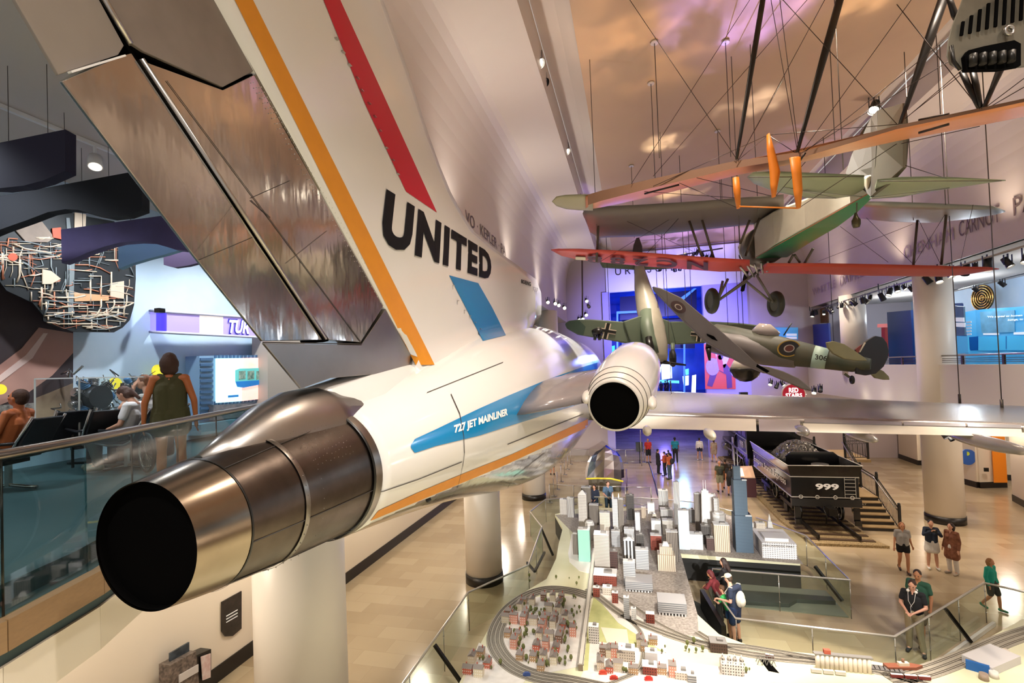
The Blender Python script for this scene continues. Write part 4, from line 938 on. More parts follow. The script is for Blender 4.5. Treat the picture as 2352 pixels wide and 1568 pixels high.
# ---- left balcony
p=Pv(393,1000,6.0); p.z=FB
person('person in a dark olive sleeveless top with bobbed brown hair, seen from behind',p,away(p)-.12,1.72,dict(Lw=(-.27,.0,.84),Rw=(.26,.02,.84),Le=(-.25,-.03,1.10),Re=(.25,-.03,1.10)),'orange',('#4a2a1a','bob'),('#4d4728','tank'),('#4d4728','brief'),'#1b1b1b',.010,fem=True,coat=.32)
jj=dict(SIT); jj.update(hd=(0,.02,1.12),Lk=(-.10,.42,.47),Rk=(.12,.48,.46),La=(-.12,.30,.085),Lt=(-.12,.47,.035),Ra=(.11,.48,.085),Rt=(.10,.65,.035))
person('seated person in a white t-shirt asleep with head bowed',SA+Vector((0,0,.02)),fy,1.78,jj,'light',('#4a2b1c','tail'),('#e9e4e2','short'),('#4d4f47','long'),'#8b8878',.009,fem=True,look=(0,-.6),eyes=True)
jj=dict(SIT); jj.update(ch=(0,-.02,.84),nk=(0,.02,1.08),hd=(0,.08,1.24),Ls=(-.19,.0,1.0),Rs=(.19,.0,1.0),Le=(-.22,.28,.86),Lw=(-.1,.17,1.14),Ld=(.3,-.1,1.),Re=(.2,.25,.8),Rw=(-.05,.38,.78))
person('seated person in a pale grey t-shirt resting cheek on one hand',SB+Vector((0,0,.02)),fy,1.85,jj,'light',('#7a4a2c','short'),('#b9b4b0','short'),('#4a4c50','long'),'#333333',.009,look=(.25,0),eyes=True)
jj=dict(SIT); jj.update(hd=(0,-.12,1.13))
person('seated bare-armed person with brown hair reclining at the left edge',S4+Vector((0,0,.02)),fy,1.8,jj,'orange',('#4b2c1a','short'),('#c9713f','tank'),('#6a4a3a','shorts'),'#333333',.010,look=(0,.35),eyes=True)
# ---- main floor, far group
p=F0(1490,1062); person('person in a red polo shirt and black shorts beside the black box',p,away(p)+PI+.2,1.8,dict(Lw=(-.3,.02,.95)),'tan',('#a07858','bald'),('#c2302a','short'),('#17161a','shorts'),'#15130f',.02)
p=F0(1513,1088); person('person in a long black coat beside a person in orange',p,away(p)-1.2,1.66,None,'light',('#181412','short'),('#1b1a20','long'),('#1b1a20','long'),'#15130f',.02,coat=.6)
p=F0(1528,1093); person('person in an orange jacket looking down between two others',p,away(p)+1.,1.6,dict(Lw=(-.1,.25,1.1),Rw=(.1,.25,1.1)),'light',('#1f1713','short'),('#b5502a','long'),('#20222e','long'),'#15130f',.02,look=(0,-.4))
p=F0(1539,1101); person('person with a dark backpack and orange shirt, nearest of the far group',p,away(p)+.9,1.72,None,'tan',('#231a14','short'),('#b8562e','short'),('#3d4a55','long'),'#15130f',.02,backpack='#1c1c20',bl_='dark backpack worn by the nearest person of the far group')
p=F0(1537,1082); person('small person in dark clothes standing behind the far group',p,away(p),1.45,None,'tan',('#15110e','short'),('#252a3c','short'),('#20222e','long'),'#15130f',.02)
p=F0(1552,1062); person('tall person in a teal shirt and dark trousers facing away',p,away(p),1.88,None,'brown',('#15110e','short'),('#177f96','short'),('#1c1a22','long'),'#15130f',.02)
p=F0(1608,1057); person('person in a white hooded jacket and navy shorts facing away',p,away(p),1.7,dict(La=(-.16,-.02,.085),Ra=(.16,-.02,.085),Lk=(-.13,.02,.5),Rk=(.13,.02,.5)),'light',('#15110e','short'),('#e6e1e0','long'),('#23263c','brief'),'#d8d4d0',.02)
p=F0(1641,1061); person('person in a beige dress walking past the wing fairing',p,away(p)+.3,1.7,dict(STEP),'light',('#3a2418','tail'),('#b5a08c','short'),('#b5a08c','skirt'),'#8a7a6a',.02,fem=True)
p=F0(1655,1130); person('person with a dark green backpack and khaki shorts facing away',p,away(p)+.2,1.75,None,'tan',('#b08a6a','bald'),('#4b4a33','short'),('#8a8468','shorts'),'#232020',.02,backpack='#2b2d22',bl_='dark green backpack on the person in khaki shorts')
p=F0(1668,1122); person('person half hidden between two backpackers',p,away(p),1.72,None,'light',('#2a1a12','short'),('#3a3026','short'),('#4a4038','shorts'),'#232020',.02)
p=F0(1679,1138); person('person with a large dark backpack and black shorts near the red plinth',p,away(p)-.1,1.74,None,'warm',('#1d120c','bob'),('#1e1c1c','short'),('#1b1a1c','shorts'),'#1b1815',.02,backpack='#26262a',fem=True,bl_='large black backpack beside the dark red plinth')
p=F0(1368,1190); person('person in a navy jacket with long brown hair behind the model city',p,away(p)+PI-.3,1.62,dict(Lw=(-.1,.25,1.0),Rw=(.1,.25,1.0)),'light',('#2c1a14','long'),('#20283c','long'),('#20283c','long'),'#15130f',.016,fem=True,look=(0,-.3))
p=F0(1399,1188); person('person in a blue grey t-shirt looking down behind the model city',p,away(p)+PI+.3,1.75,dict(Lw=(-.1,.25,1.0),Rw=(.1,.25,1.0)),'pink',('#4a3020','short'),('#56708a','short'),('#39465c','long'),'#15130f',.016,look=(0,-.3))
p=F0(1269,1090); person('person in black shorts whose legs show under the jet belly',p,away(p),1.75,None,'tan',('#2a1a12','short'),('#2a2a2e','short'),('#1b1a1c','shorts'),'#15130f',.02)
# ---- right side of the floor
p=F0(2077,1314); person('person in a grey t-shirt and black shorts walking in sandals',p,away(p)+PI+.25,1.68,dict(Lk=(-.09,.12,.50),La=(-.08,.12,.085),Lt=(-.08,.29,.035),Ra=(.08,-.22,.16),Rt=(.08,-.08,.04),Rw=(.27,.12,.88),Lw=(-.28,-.1,.88)),'warm',('#8a5a32','bob'),('#a9a39e','short'),('#121013','brief'),'#3a2018',.013,fem=True,eyes=True)
p=F0(2143,1306); person('person in a denim jacket and white dress holding up a camera',p,away(p)+PI+.25,1.66,dict(Le=(-.24,.12,1.2),Re=(.24,.12,1.2),Lw=(-.05,.28,1.38),Rw=(.06,.28,1.38),La=(-.12,.02,.085),Ra=(.12,0,.085)),'light',('#17110f','short'),('#232c3e','long'),('#e4ded6','skirt'),'#e8e4dc',.013,fem=True)
MB().box(p+Vector((-.04,-.26,1.37)),(.13,.09,.09),.2).cyl(p+Vector((-.06,-.33,1.37)),p+Vector((-.06,-.4,1.37)),.035).build('camera',M_black,None,'black camera held by the person in a white dress','camera')
p=F0(2190,1318); person('person in a long brown patterned tunic and white trousers with glasses',p,away(p)+PI-.6,1.68,None,'light',('#2a1812','bob'),(mat('brown_print','#5a2a1c',.8,noise=.9,nscale=9,col2='#a0684a'),'long'),('#d8d0c8','long'),'#b8a898',.013,fem=True,coat=.75,eyes=True)
p=F0(2116,1476); person('bearded person in a dark green polo shirt behind a person with headphones',p,away(p)+PI-.35,1.84,dict(STEP),'tan',('#2e1c14','short'),('#2f5a48','short'),('#6a5a48','shorts'),'#3a3028',.011,eyes=True,look=(.2,-.1))
pH=F0(2104,1497); _,D_,sc_=person('person in a black polo shirt with white headphones around the neck',pH,away(pH)+PI-.2,1.76,dict(Le=(-.24,.04,1.12),Re=(.24,.04,1.12),Lw=(-.06,.26,1.02),Rw=(.08,.26,1.02),La=(-.16,.06,.085),Lt=(-.2,.22,.035),Ra=(.12,-.02,.085)),'pink',('#3a2218','short'),('#15161c','short'),('#a09278','long'),'#2a2e34',.010,eyes=True,look=(0,-.35))
def at(Dv,p,s): return p+s@Vector(Dv)
hpz=thing('headphones','white headphones resting around the neck of the person in black','headphones',at((0,.05,1.42),pH,sc_))
MB().tube([at((.085*math.cos(a),.0+.09*math.sin(a),1.475),pH,sc_) for a in [PI*i/10+PI for i in range(11)]],.012,8).build('band',M_white,hpz)
for s in (-1,1): MB().ball(at((s*.075,.075,1.455),pH,sc_),.036,12).build('ear_cup',M_white,hpz)
MB().tube([at(q,pH,sc_) for q in ((-.07,.11,1.43),(-.05,.17,1.25),(.02,.19,1.12),(0,.25,1.03),(.02,.24,.9),(.01,.2,.8))],.005,5).tube([at(q,pH,sc_) for q in ((.07,.11,1.43),(.06,.17,1.25),(-.01,.19,1.12))],.005,5).build('cord',M_white,hpz)
p=F0(2280,1400); person('child in a teal jacket and dark shorts walking behind the glass rail',p,away(p)+PI+1.1,1.45,dict(STEP),'tan',('#9a6a3a','bob'),('#1f9a86','long'),('#2a2e2a','shorts'),'#3f8a6a',.012,cat='child')
# group at the end of the model railway
p=F0(1668,1415); person('person with long dark hair leaning on the rail corner beside the model',p,away(p)+1.4,1.66,dict(Le=(-.22,.12,1.14),Re=(.22,.12,1.14),Lw=(-.12,.32,1.08),Rw=(.12,.34,1.10)),'light',('#2a1a16','long'),('#1c1a1e','long'),('#26242a','long'),'#15130f',.011,fem=True,look=(0,-.2))
p=F0(1655,1430); person('person in a dark red hooded top bending over the rail',p,away(p)+1.3,1.5,dict(ch=(0,.12,1.2),nk=(0,.2,1.36),hd=(0,.26,1.49),Ls=(-.17,.19,1.31),Rs=(.17,.19,1.31),Lw=(-.12,.42,1.05),Rw=(.12,.42,1.05),Le=(-.22,.3,1.1),Re=(.22,.3,1.1)),'tan',('#5a1c20','bob'),('#6a2026','long'),('#2a2a2e','long'),'#15130f',.012,look=(0,-.5))
p=F0(1692,1478); person('person in a cream cap and navy t-shirt with a white drawstring bag',p,away(p)+1.0,1.76,dict(ch=(0,.06,1.24),nk=(0,.1,1.43),hd=(0,.15,1.57),Lw=(-.14,.36,1.02),Rw=(.14,.36,1.02)),'pink',('#3a2a1c','short'),('#232c42','short'),('#23345a','shorts'),'#2a2622',.011,cap_='#d8c8b0',backpack='#d8d0c0',look=(0,-.3),bl_='white drawstring bag on the person in the cream cap')
p=F0(1680,1468); person('child in a bright green t-shirt leaning on the model railway fence',p,away(p)+1.2,1.42,dict(ch=(0,.1,1.2),nk=(0,.17,1.37),hd=(0,.22,1.51),Ls=(-.16,.15,1.32),Rs=(.16,.15,1.32),Lw=(-.1,.4,1.1),Rw=(.12,.4,1.1),Le=(-.2,.28,1.12),Re=(.2,.28,1.12)),'light',('#5a3a22','short'),('#2f9a50','short'),('#2a4a7a','brief'),'#2a2622',.012,cat='child',look=(0,-.5))
# silhouettes on the blue bridge
for i,px in enumerate((1519,1529,1534,1541)):
    q=Vector(PY(px,903,52)); q.z=4.05; person('distant dark outline of a person in the blue hall, %s'%['leftmost of four','second of four from the left','third of four from the left','rightmost of four'][i],q,YAW+.4*i,1.5+.06*(i%3),None,'brown',('#0c0c14','short'),('#0d1020','short'),('#0d1020','long'),'#0c0c14',.03,group='distant people in the blue hall')
# ================================================================ model city table and glass fences
TZ=.85
def T(px,py,z=TZ): return Vector(PZ(px,py,z))
outline=[(-3.74,-1),(-3.74,12.3),(-3.55,13.1),(-2.8,14.6),(-2.75,16.2),(-2.87,17.6),(-2.96,19.3),(-3.56,21.1),(-2.4,22.3),(.3,22.4),(2.4,21.7),(3.95,20.6),(5.2,19.9),(4.95,17.1),(1.35,17.2),(1.36,13.2),(1.75,12.3),(2.45,11.85),(4.36,11.84),(5.6,11.6),(9.2,14.5),(12,12),(12,-1)]
tb=thing('model_railway_table','large raised table with the green and white ground of the model railway','table',(1,14,0))
MB().prism([(x,y,TZ-.12) for x,y in outline],(0,0,.12)).build('table_top',mat('table_ground','#e0dcc0',.8,noise=.6,nscale=.9,col2='#c9c694'),tb)
inner=[(x*.97+.03*1,y*.97+.03*12) for x,y in outline]
MB().prism([(x,y,0) for x,y in outline],(0,0,TZ-.125)).build('skirt',mat('skirt_black','#12110f',.5),tb)
def patch(px,m,h=.004,name='ground_patch'):
    MB().prism([T(*q,TZ+h) for q in px],(0,0,-h)).build(name,m,tb)
M_street=mat('model_street','#e6e0d6',.8,noise=.4,nscale=7,col2='#b5aa9c'); M_lake=mat('pale_water','#d3d9b8',.5); M_park=mat('model_park','#c4c487',.85,noise=.5,nscale=5,col2='#9ca362')
patch([(1275,1182),(1480,1170),(1640,1170),(1795,1225),(1845,1295),(1563,1270),(1602,1410),(1605,1462),(1500,1445),(1420,1410),(1362,1365),(1362,1300),(1345,1295),(1310,1268),(1318,1225)],mat('city_ground','#b9b0a6',.8,noise=.9,nscale=14,col2='#6f665e'),.005)
patch([(1313,1225),(1325,1230),(1362,1290),(1360,1318),(1330,1310),(1308,1290),(1305,1270)],mat('quay_white','#efeae2',.8),.009)
patch([(1190,1372),(1350,1366),(1338,1440),(1332,1530),(1240,1548),(1190,1535),(1155,1500),(1142,1450),(1158,1405)],M_street,.006)
patch([(1365,1365),(1420,1410),(1500,1450),(1525,1470),(1530,1540),(1460,1560),(1340,1560),(1345,1450)],M_park,.006)
patch([(1365,1365),(1400,1360),(1440,1395),(1500,1440),(1530,1468),(1530,1500),(1480,1468),(1420,1430)],M_street,.009)
patch([(1380,1440),(1440,1445),(1445,1480),(1395,1478)],mat('ball_field','#e8d6bc',.8),.012)
patch([(1100,1475),(1140,1500),(1210,1556),(1180,1600),(1050,1600)],M_street,.007); patch([(1340,1540),(1540,1515),(1760,1545),(1800,1640),(1300,1640)],M_street,.007)
patch([(1355,1470),(1490,1490),(1540,1500),(1540,1540),(1350,1545)],M_street,.009)
M_tree=mat('model_leaf','#6f7340',.9,noise=.5,nscale=30,col2='#3f4a26'); M_trunk=mat('model_trunk','#4a3a28',.8)
# tracks
M_ball=mat('track_ballast','#a39b8c',.9,noise=.6,nscale=30,col2='#7d7668'); M_rail=mat('model_rail','#5f574c',.4,metal=.5)
def ribbon_path(px,w,m,name,h,parent=tb,sm=8):
    pts=[T(*q,TZ) for q in px]; P2=[]
    for i in range(len(pts)-1):
        a=pts[max(i-1,0)];b=pts[i];c=pts[i+1];d=pts[min(i+2,len(pts)-1)]
        for k in range(sm):
            t=k/sm; P2.append(.5*((2*b)+(c-a)*t+(2*a-5*b+4*c-d)*t*t+(3*b-a-3*c+d)*t**3))
    P2.append(pts[-1]); vs=[]
    for i,p in enumerate(P2):
        t=(P2[min(i+1,len(P2)-1)]-P2[max(i-1,0)]); n=Vector((-t.y,t.x,0)).normalized()*w/2; vs+= [p+n,p-n,p+n+Vector((0,0,h)),p-n+Vector((0,0,h))]
    fs=[]
    for i in range(len(P2)-1):
        a=4*i; b=a+4; fs+=[(a+2,a+3,b+3,b+2),(a,a+2,b+2,b),(a+1,b+1,b+3,a+3)]
    MB().add(vs,fs).build(name,m,parent); return P2
def rails(px,offs,wb):
    P2=ribbon_path(px,wb,M_ball,'track_bed',.012)
    for o in offs:
        for g in (-.018,.018):
            q=[]
            for i,p in enumerate(P2):
                t=(P2[min(i+1,len(P2)-1)]-P2[max(i-1,0)]); n=Vector((-t.y,t.x,0)).normalized(); q.append(p+n*(o+g)+Vector((0,0,.018)))
            MB().tube(q,.005,4).build('rail',M_rail,tb)
rails([(1362,1372),(1315,1358),(1262,1353),(1215,1366),(1172,1396),(1146,1432),(1137,1470),(1152,1505),(1185,1535),(1240,1555),(1310,1566),(1420,1590)],(-.15,-.05,.05,.15),.42)
rails([(1352,1352),(1362,1360),(1430,1412),(1520,1452),(1620,1482),(1760,1508),(1920,1524),(2060,1552),(2200,1600)],(-.06,.06),.26)
rails([(1430,1412),(1470,1450),(1478,1500),(1465,1540),(1420,1562),(1380,1580)],(0,),.12)
rails([(1600,1452),(1650,1478),(1730,1488),(1860,1510),(1960,1526),(2060,1540)],(-.05,.05),.2); rails([(2040,1560),(2130,1542),(2240,1500),(2310,1470),(2400,1440)],(-.12,0,.12),.4)
rails([(1370,1350),(1440,1382),(1520,1436),(1600,1470),(1660,1480)],(0,),.1)
# elevated viaduct
va,vb=T(1366,1268),T(1334,1540); vd=thing('model_viaduct','long elevated white model railway line running down beside the housing loop','viaduct',va)
MB().beam(va+Vector((0,0,.14)),vb+Vector((0,0,.14)),.13,.02).build('deck',mat('viaduct_grey','#c9c2b4',.8),vd)
for k in range(34):
    p=lerp(va,vb,k/33); MB().box(p+Vector((0,0,.065)),(.10,.02,.13)).build('pier',mat('pier_brown','#8c7d68',.8),vd)
for s in (-.05,.05): MB().beam(va+Vector((s,0,.155)),vb+Vector((s,0,.155)),.01,.012).build('rail',M_rail,vd)
# ---- skyscrapers: x centre, base y, top y, width (px), style, label words
ST_={
 'grid':facade('f_grid','#e3ddd6','#6b655f',.05,.06,.5,.5), 'wgrid':facade('f_wgrid','#f1eeea','#9aa0a2',.04,.05,.45,.5), 'cream':facade('f_cream','#ddd2c2','#8e8273',.05,.06,.45,.5),
 'vert':facade('f_vert','#e9e6e2','#6d6a6a',.045,.05,.5,.5,vert=True), 'dark':facade('f_dark','#4a4540','#222024',.06,.07,.5,.6), 'dvert':facade('f_dvert','#8d8378','#4a443f',.05,.05,.5,.5,vert=True),
 'slab':facade('f_slab','#d5cfc5','#968e84',3.,.045,.99,.45), 'grey':facade('f_grey','#b4b2b0','#6f7276',3.,.05,.99,.5), 'brick':facade('f_brick','#8a4030','#3a221c',.05,.06,.4,.5,roof='#9fcfb4'),
 'brown':facade('f_brown','#4c3530','#30211e',.05,.07,.5,.5), 'blue':mat('f_blue','#cfe0ea',.25), 'navy':facade('f_navy','#566b7c','#37485a',3.,.04,.99,.5,roof='#2a3540'),
 'gothic':facade('f_gothic','#f2eee8','#2a2624',.11,.5,.55,.8,vert=True), 'tan':facade('f_tan','#cdbda8','#8a7762',.06,.06,.4,.99,vert=True), 'teal':mat('f_teal','#9fd6c6',.2),'white':mat('f_white','#f0eeea',.5)}
M_rf=mat('roof_white','#eceae6',.7); M_rfd=mat('roof_grey','#8b8782',.8)
def tower(xc,by,ty,w,st,label,dep=.8,extra=None,cat='model building',rot=0.):
    b=T(xc,by); wid=w*proj(b)[2]/FPX*.96; d=wid*dep; b=b+Vector((0,d/2,0)); top=PY(xc,ty,b.y-d/2)[2]; h=max(.05,top-TZ)
    t=thing('model_tower',label,cat,(b.x,b.y,TZ)); m=ST_[st]; c=lambda z:(b.x,b.y,TZ+z)
    if extra=='step':
        MB().box(c(h*.3),(wid,d,h*.6),rot).build('base_block',m,t); MB().box(c(h*.7),(wid*.72,d*.75,h*.35),rot).build('middle_block',m,t); MB().box(c(h*.92),(wid*.45,d*.5,h*.18),rot,taper=.5).build('crown',M_rf,t)
    elif extra=='gable':
        MB().box(c(h*.45),(wid,d,h*.9),rot).build('shaft',m,t); MB().box(c(h*.95),(wid,d,h*.1),rot,taper=.1).build('roof',M_rf,t)
    elif extra=='crown':
        MB().box(c(h*.44),(wid,d,h*.88),rot).build('shaft',m,t)
        for s in (-1,1):
            for q in (-1,1): MB().box((b.x+s*wid*.38,b.y+q*d*.38,TZ+h*.94),(wid*.2,d*.2,h*.13),taper=.3).build('pinnacle',M_rf,t)
    elif extra=='round':
        MB().cyl(c(0),c(h*.9),wid/2,n=20).build('shaft',m,t); MB().cyl(c(h*.9),c(h),wid*.4,wid*.36,20).build('roof_drum',M_rf,t)
    elif extra=='antenna':
        MB().box(c(h*.5),(wid,d,h),rot,taper=.78).build('shaft',m,t); MB().box(c(h+.02),(wid*.4,d*.4,.05)).build('roof_box',M_rf,t)
        for s in (-1,1): MB().cyl((b.x+s*wid*.14,b.y,TZ+h),(b.x+s*wid*.14,b.y,TZ+h*1.22),.012,.006,6).build('antenna',M_rf,t)
    elif extra=='arcade':
        MB().box(c(h*.6),(wid,d,h*.8),rot).build('block',m,t); 
        for k in range(9): MB().box((b.x+(k-4)*wid/9,b.y-d/2+.01,TZ+h*.1),(wid/22,.02,h*.2)).build('pillar',M_rf,t)
    else:
        MB().box(c(h*.5),(wid,d,h),rot).build('shaft',m,t)
        MB().box((b.x,b.y,TZ+h+.004),(wid*1.02,d*1.02,.012)).build('parapet',M_rf if st not in('dark','brown','navy') else M_rfd,t)
        MB().box((b.x+wid*.12,b.y,TZ+h+.03),(wid*.35,d*.4,.05)).build('roof_box',M_rfd,t)
    return t
TW_=[(1295,1182,1148,18,'grid',"low cream model tower with window grid at the far left corner of the city",None),
(1311,1188,1144,16,'vert',"pale ribbed model tower second from the far left corner",None),
(1340,1220,1127,20,'grid',"tall cream model tower with pointed roof near the navy-jacketed person",'gable'),
(1348,1190,1120,22,'dvert',"brown ribbed model tower rising behind the pointed cream tower",None),
(1365,1205,1160,22,'dvert',"brown and white ribbed model tower right of the pointed tower",None),
(1390,1222,1178,24,'cream',"cream model tower with dense small windows in front of the two onlookers",None),
(1417,1218,1136,18,'grid',"white gothic model tower with four corner pinnacles",'crown'),
(1428,1222,1146,12,'dvert',"narrow brown model tower against the pinnacled gothic one",None),
(1449,1194,1138,18,'dark',"black slab model tower with thin floor lines standing apart",None),
(1466,1232,1178,11,'wgrid',"thin pale model tower right of the red and white block",None),
(1479,1190,1165,11,'tan',"small tan model tower behind the thin pale one",None),
(1496,1180,1156,16,'white',"small white capped model block at the back edge",None),
(1504,1200,1178,12,'cream',"short cream model tower with stepped top near the back edge",'step'),
(1525,1176,1127,22,'vert',"grey white model tower with tight vertical ribs at the back",None),
(1557,1205,1108,14,'vert',"very thin tall white model slab tower, taller than the ribbed ones",None),
(1532,1204,1171,28,'vert',"wide white model block with dark slots below its roof",None),
(1536,1228,1196,27,'slab',"white banded model block in front of the slotted one",None),
(1573,1262,1173,24,'blue',"smooth pale blue model tower without windows",None),
(1590,1200,1170,12,'grey',"short blue grey model tower behind the pale blue one",None),
(1600,1262,1228,30,'wgrid',"white model building with leaf-like pattern beside the pale blue tower",None),
(1606,1220,1134,15,'dvert',"grey brown model tower with flat white top left of the twin antennas",None),
(1624,1232,1127,20,'wgrid',"white tapering model tower with twin antennas",'antenna'),
(1622,1250,1208,20,'dark',"dark lower model block in front of the twin antenna tower",None),
(1638,1200,1136,16,'white',"plain white model tower right of the twin antennas",None),
(1648,1212,1146,12,'grid',"slim white model tower with slit windows beside the plain white one",None),
(1655,1218,1178,30,'wgrid',"white model building with a round drum behind the beige slab",'round'),
(1660,1268,1206,34,'tan',"wide beige model slab with fine vertical lines",None),
(1634,1264,1236,20,'brown',"brown low model building between the patterned block and the beige slab",None),
(1735,1238,1202,11,'white',"plain white model block right of the black stepped tower",None),
(1749,1246,1202,20,'cream',"cream and grey model block behind the spire tower",None),
(1343,1290,1217,28,'teal',"curved sea-green glass model tower at the river bend",None),
(1324,1274,1226,14,'dvert',"brown striped model tower left of the sea-green one",None),
(1355,1240,1198,22,'wgrid',"pale model tower with round white top above the sea-green one",'round'),
(1384,1310,1228,36,'slab',"broad beige model slab with many horizontal bands",None),
(1415,1256,1221,20,'grey',"plain grey model tower behind the banded beige slab",None),
(1410,1308,1266,19,'brown',"dark brown model tower with white roof edge beside the beige slab",None),
(1446,1244,1216,24,'vert',"white model block with dark slot windows above the black and white one",None),
(1446,1292,1236,26,'gothic',"black and white model tower with an arched white gable",'gable'),
(1471,1262,1228,18,'dark',"short dark model block right of the arched gable",None),
(1476,1308,1264,30,'grey',"grey model block with fine horizontal bands facing the front",None),
(1508,1226,1196,22,'wgrid',"white model block behind the brick one with green roof",None),
(1508,1264,1230,25,'brick',"red brick model building with a pale green roof",None),
(1532,1312,1250,40,'tan',"large beige model tower with stepped shoulders",'step'),
(1546,1290,1222,26,'dvert',"grey brown model tower behind the stepped beige one",None),
(1447,1345,1292,28,'grey',"flat grey model slab with bluish roof lights",None),
(1468,1360,1338,64,'grey',"long low grey model hall with a dark arcade along its front",'arcade'),
(1390,1345,1322,54,'brick',"low red brick model warehouse with a white speckled roof",None),
(1545,1415,1385,66,'grey',"wide grey model museum with a row of front columns",'arcade'),
(1370,1372,1350,15,'brick',"pinkish model block beside the viaduct",None),
(1395,1366,1350,22,'cream',"small cream model shed with an arched door",None),
(1413,1386,1362,14,'brick',"bright red model house in front of the arched shed",None),
(1440,1422,1372,13,'grey',"tall grey model block near the diagonal track",None),
(1456,1424,1398,12,'wgrid',"slim white model block right of the tall grey one",None),
(1494,1432,1408,20,'brick',"red model church with an arched front",'gable'),
(1364,1478,1440,24,'grid',"white model office with rows of dark windows beside the viaduct",None),
(1440,1520,1494,38,'cream',"tan model factory with a grid of large windows",None),
(1497,1528,1500,28,'white',"white model building with a yellow roof sign",None),
(1493,1551,1532,34,'brick',"bright red model building with white windows near the bottom",None),
(1652,1500,1478,38,'brown',"brown model shed with a wide grey roof beside the diagonal road",None),
(1568,1562,1546,32,'cream',"low cream model hall at the bottom edge",None),(1590,1568,1552,20,'grey',"pale green grey model shed right of the low cream hall",None)]
for a in TW_: tower(*a[:6],extra=a[6])
# tallest stepped tower
b=T(1711,1270); t=thing('model_tower','tallest black blue stepped model tower with two white antennas','model building',(b.x,b.y+.3,TZ)); S=proj(b)[2]/FPX
def zat(py): return PY(1711,py,b.y)[2]
for (x0,x1,ty,d0,d1,nm) in ((1693,1730,1185,0,.55,'lower_block'),(1694,1722,1103,.03,.42,'middle_block'),(1696,1711,1072,.1,.34,'upper_block')):
    cx=((x0+x1)/2-1711)*S; MB().box((b.x+cx,b.y+(d0+d1)/2+.02,(TZ+zat(ty))/2),((x1-x0)*S,d1-d0,zat(ty)-TZ)).build(nm,ST_['navy'],t)
for s in (-4,3): MB().cyl((b.x-7*S+s*S,b.y+.2,zat(1072)),(b.x-7*S+s*S,b.y+.2,zat(1034)),.014,.008,6).build('antenna',M_rf,t)
for (x0,x1,y) in ((1712,1722,1103),(1716,1729,1185)): MB().box((b.x+((x0+x1)/2-1711)*S,b.y+.05,zat(y)+.01),((x1-x0)*S,.1,.03)).build('roof_box',M_rf,t)
# spire tower and mart
b=T(1771,1238); t=thing('model_tower','white model tower with a needle spire left of the big market hall','model building',(b.x,b.y+.1,TZ)); S=proj(b)[2]/FPX; z=lambda py:PY(1771,py,b.y)[2]
MB().box((b.x,b.y+.1,(TZ+z(1215))/2),(18*S,18*S,z(1215)-TZ)).build('base_block',ST_['wgrid'],t); MB().box((b.x,b.y+.1,(z(1215)+z(1198))/2),(11*S,11*S,z(1198)-z(1215)),taper=.7).build('shaft',ST_['wgrid'],t); MB().cyl((b.x,b.y+.1,z(1198)),(b.x,b.y+.1,z(1182)),.06,.004,8).build('spire',M_rf,t)
b=T(1790,1284); t=thing('model_mart','large white model market hall with many small windows at the right end','model building',(b.x,b.y+.6,TZ)); S=proj(b)[2]/FPX; zt_=PY(1790,1248,b.y)[2]
MB().box((b.x+.02,b.y+.75,(TZ+zt_)/2),(72*S,1.45,zt_-TZ)).build('block',facade('f_mart','#f3f0ee','#8d8a90',.07,.06,.6,.4,roof='#f4f2f0'),t); MB().box((b.x,b.y+.5,zt_+.05),(50*S,.6,.1)).build('roof_block',ST_['white'],t)
text_quad('lettering',"MERCHANDISE MART",(b.x-33*S,b.y-.0,zt_-.11),(b.x+33*S,b.y-.0,zt_-.11),(b.x-33*S,b.y-.0,zt_-.05),(b.x+33*S,b.y-.0,zt_-.05),M_black,t)
# capitol-like model
b=T(1684,1552); t=thing('model_castle','grey white model castle with small towers near the bottom edge','model building',(b.x,b.y+.15,TZ))
MB().box((b.x,b.y+.15,TZ+.11),(.42,.28,.22)).build('block',ST_['grid'],t)
for s in (-1,-.3,.3,1): MB().cyl((b.x+s*.18,b.y+.05,TZ),(b.x+s*.18,b.y+.05,TZ+.3),.045,n=10).cyl((b.x+s*.18,b.y+.05,TZ+.3),(b.x+s*.18,b.y+.05,TZ+.42),.05,.004,10).build('turret',ST_['grid'],t)
# ---- little houses
random.seed(12); mat('house_roof','#8a8078',.8)
HM={'red brick':mat('h_red','#c0604a',.8),'salmon':mat('h_salmon','#cf8268',.8),'cream':mat('h_cream','#ddd0b4',.8),'tan':mat('h_tan','#b8936a',.8),'brown':mat('h_brown','#7d5a44',.8)}
def houseproto(col,i):
    w=.15;d=.2;h=.13+.05*(i%3); o=thing('model_house','small %s model house with grey roof inside the track loop'%col,'model house',(0,0,0),'%s model houses in the track loop'%col)
    MB().box((0,0,h/2),(w,d,h)).build('walls',facade('hf_'+col,{'red brick':'#c4644c','salmon':'#dd9880','cream':'#ddd0b4','tan':'#b8936a','brown':'#7d5a44'}[col],'#f0ece4',.045,.06,.35,.45),o)
    if i%2: MB().prism([(-w*.55,-d*.55,h),(w*.55,-d*.55,h),(0,-d*.55,h+.06)],(0,d*1.1,0)).build('roof',mat('house_roof','#8a8078',.8),o)
    else: MB().box((0,0,h+.008),(w*1.04,d*1.04,.016)).build('roof',mat('house_roof'),o)
    MB().box((.03,.04,h+.05),(.02,.02,.06)).build('chimney',mat('h_red'),o); return o
protos={}; 
spots=[]
loop=[(1195,1378),(1345,1372),(1335,1440),(1328,1528),(1250,1540),(1200,1528),(1168,1500),(1155,1455),(1165,1410)]
def inpoly(x,y,pl):
    c=False
    for i in range(len(pl)):
        x1,y1=pl[i];x2,y2=pl[(i+1)%len(pl)]
        if (y1>y)!=(y2>y) and x<(x2-x1)*(y-y1)/(y2-y1)+x1: c=not c
    return c
y=9.9
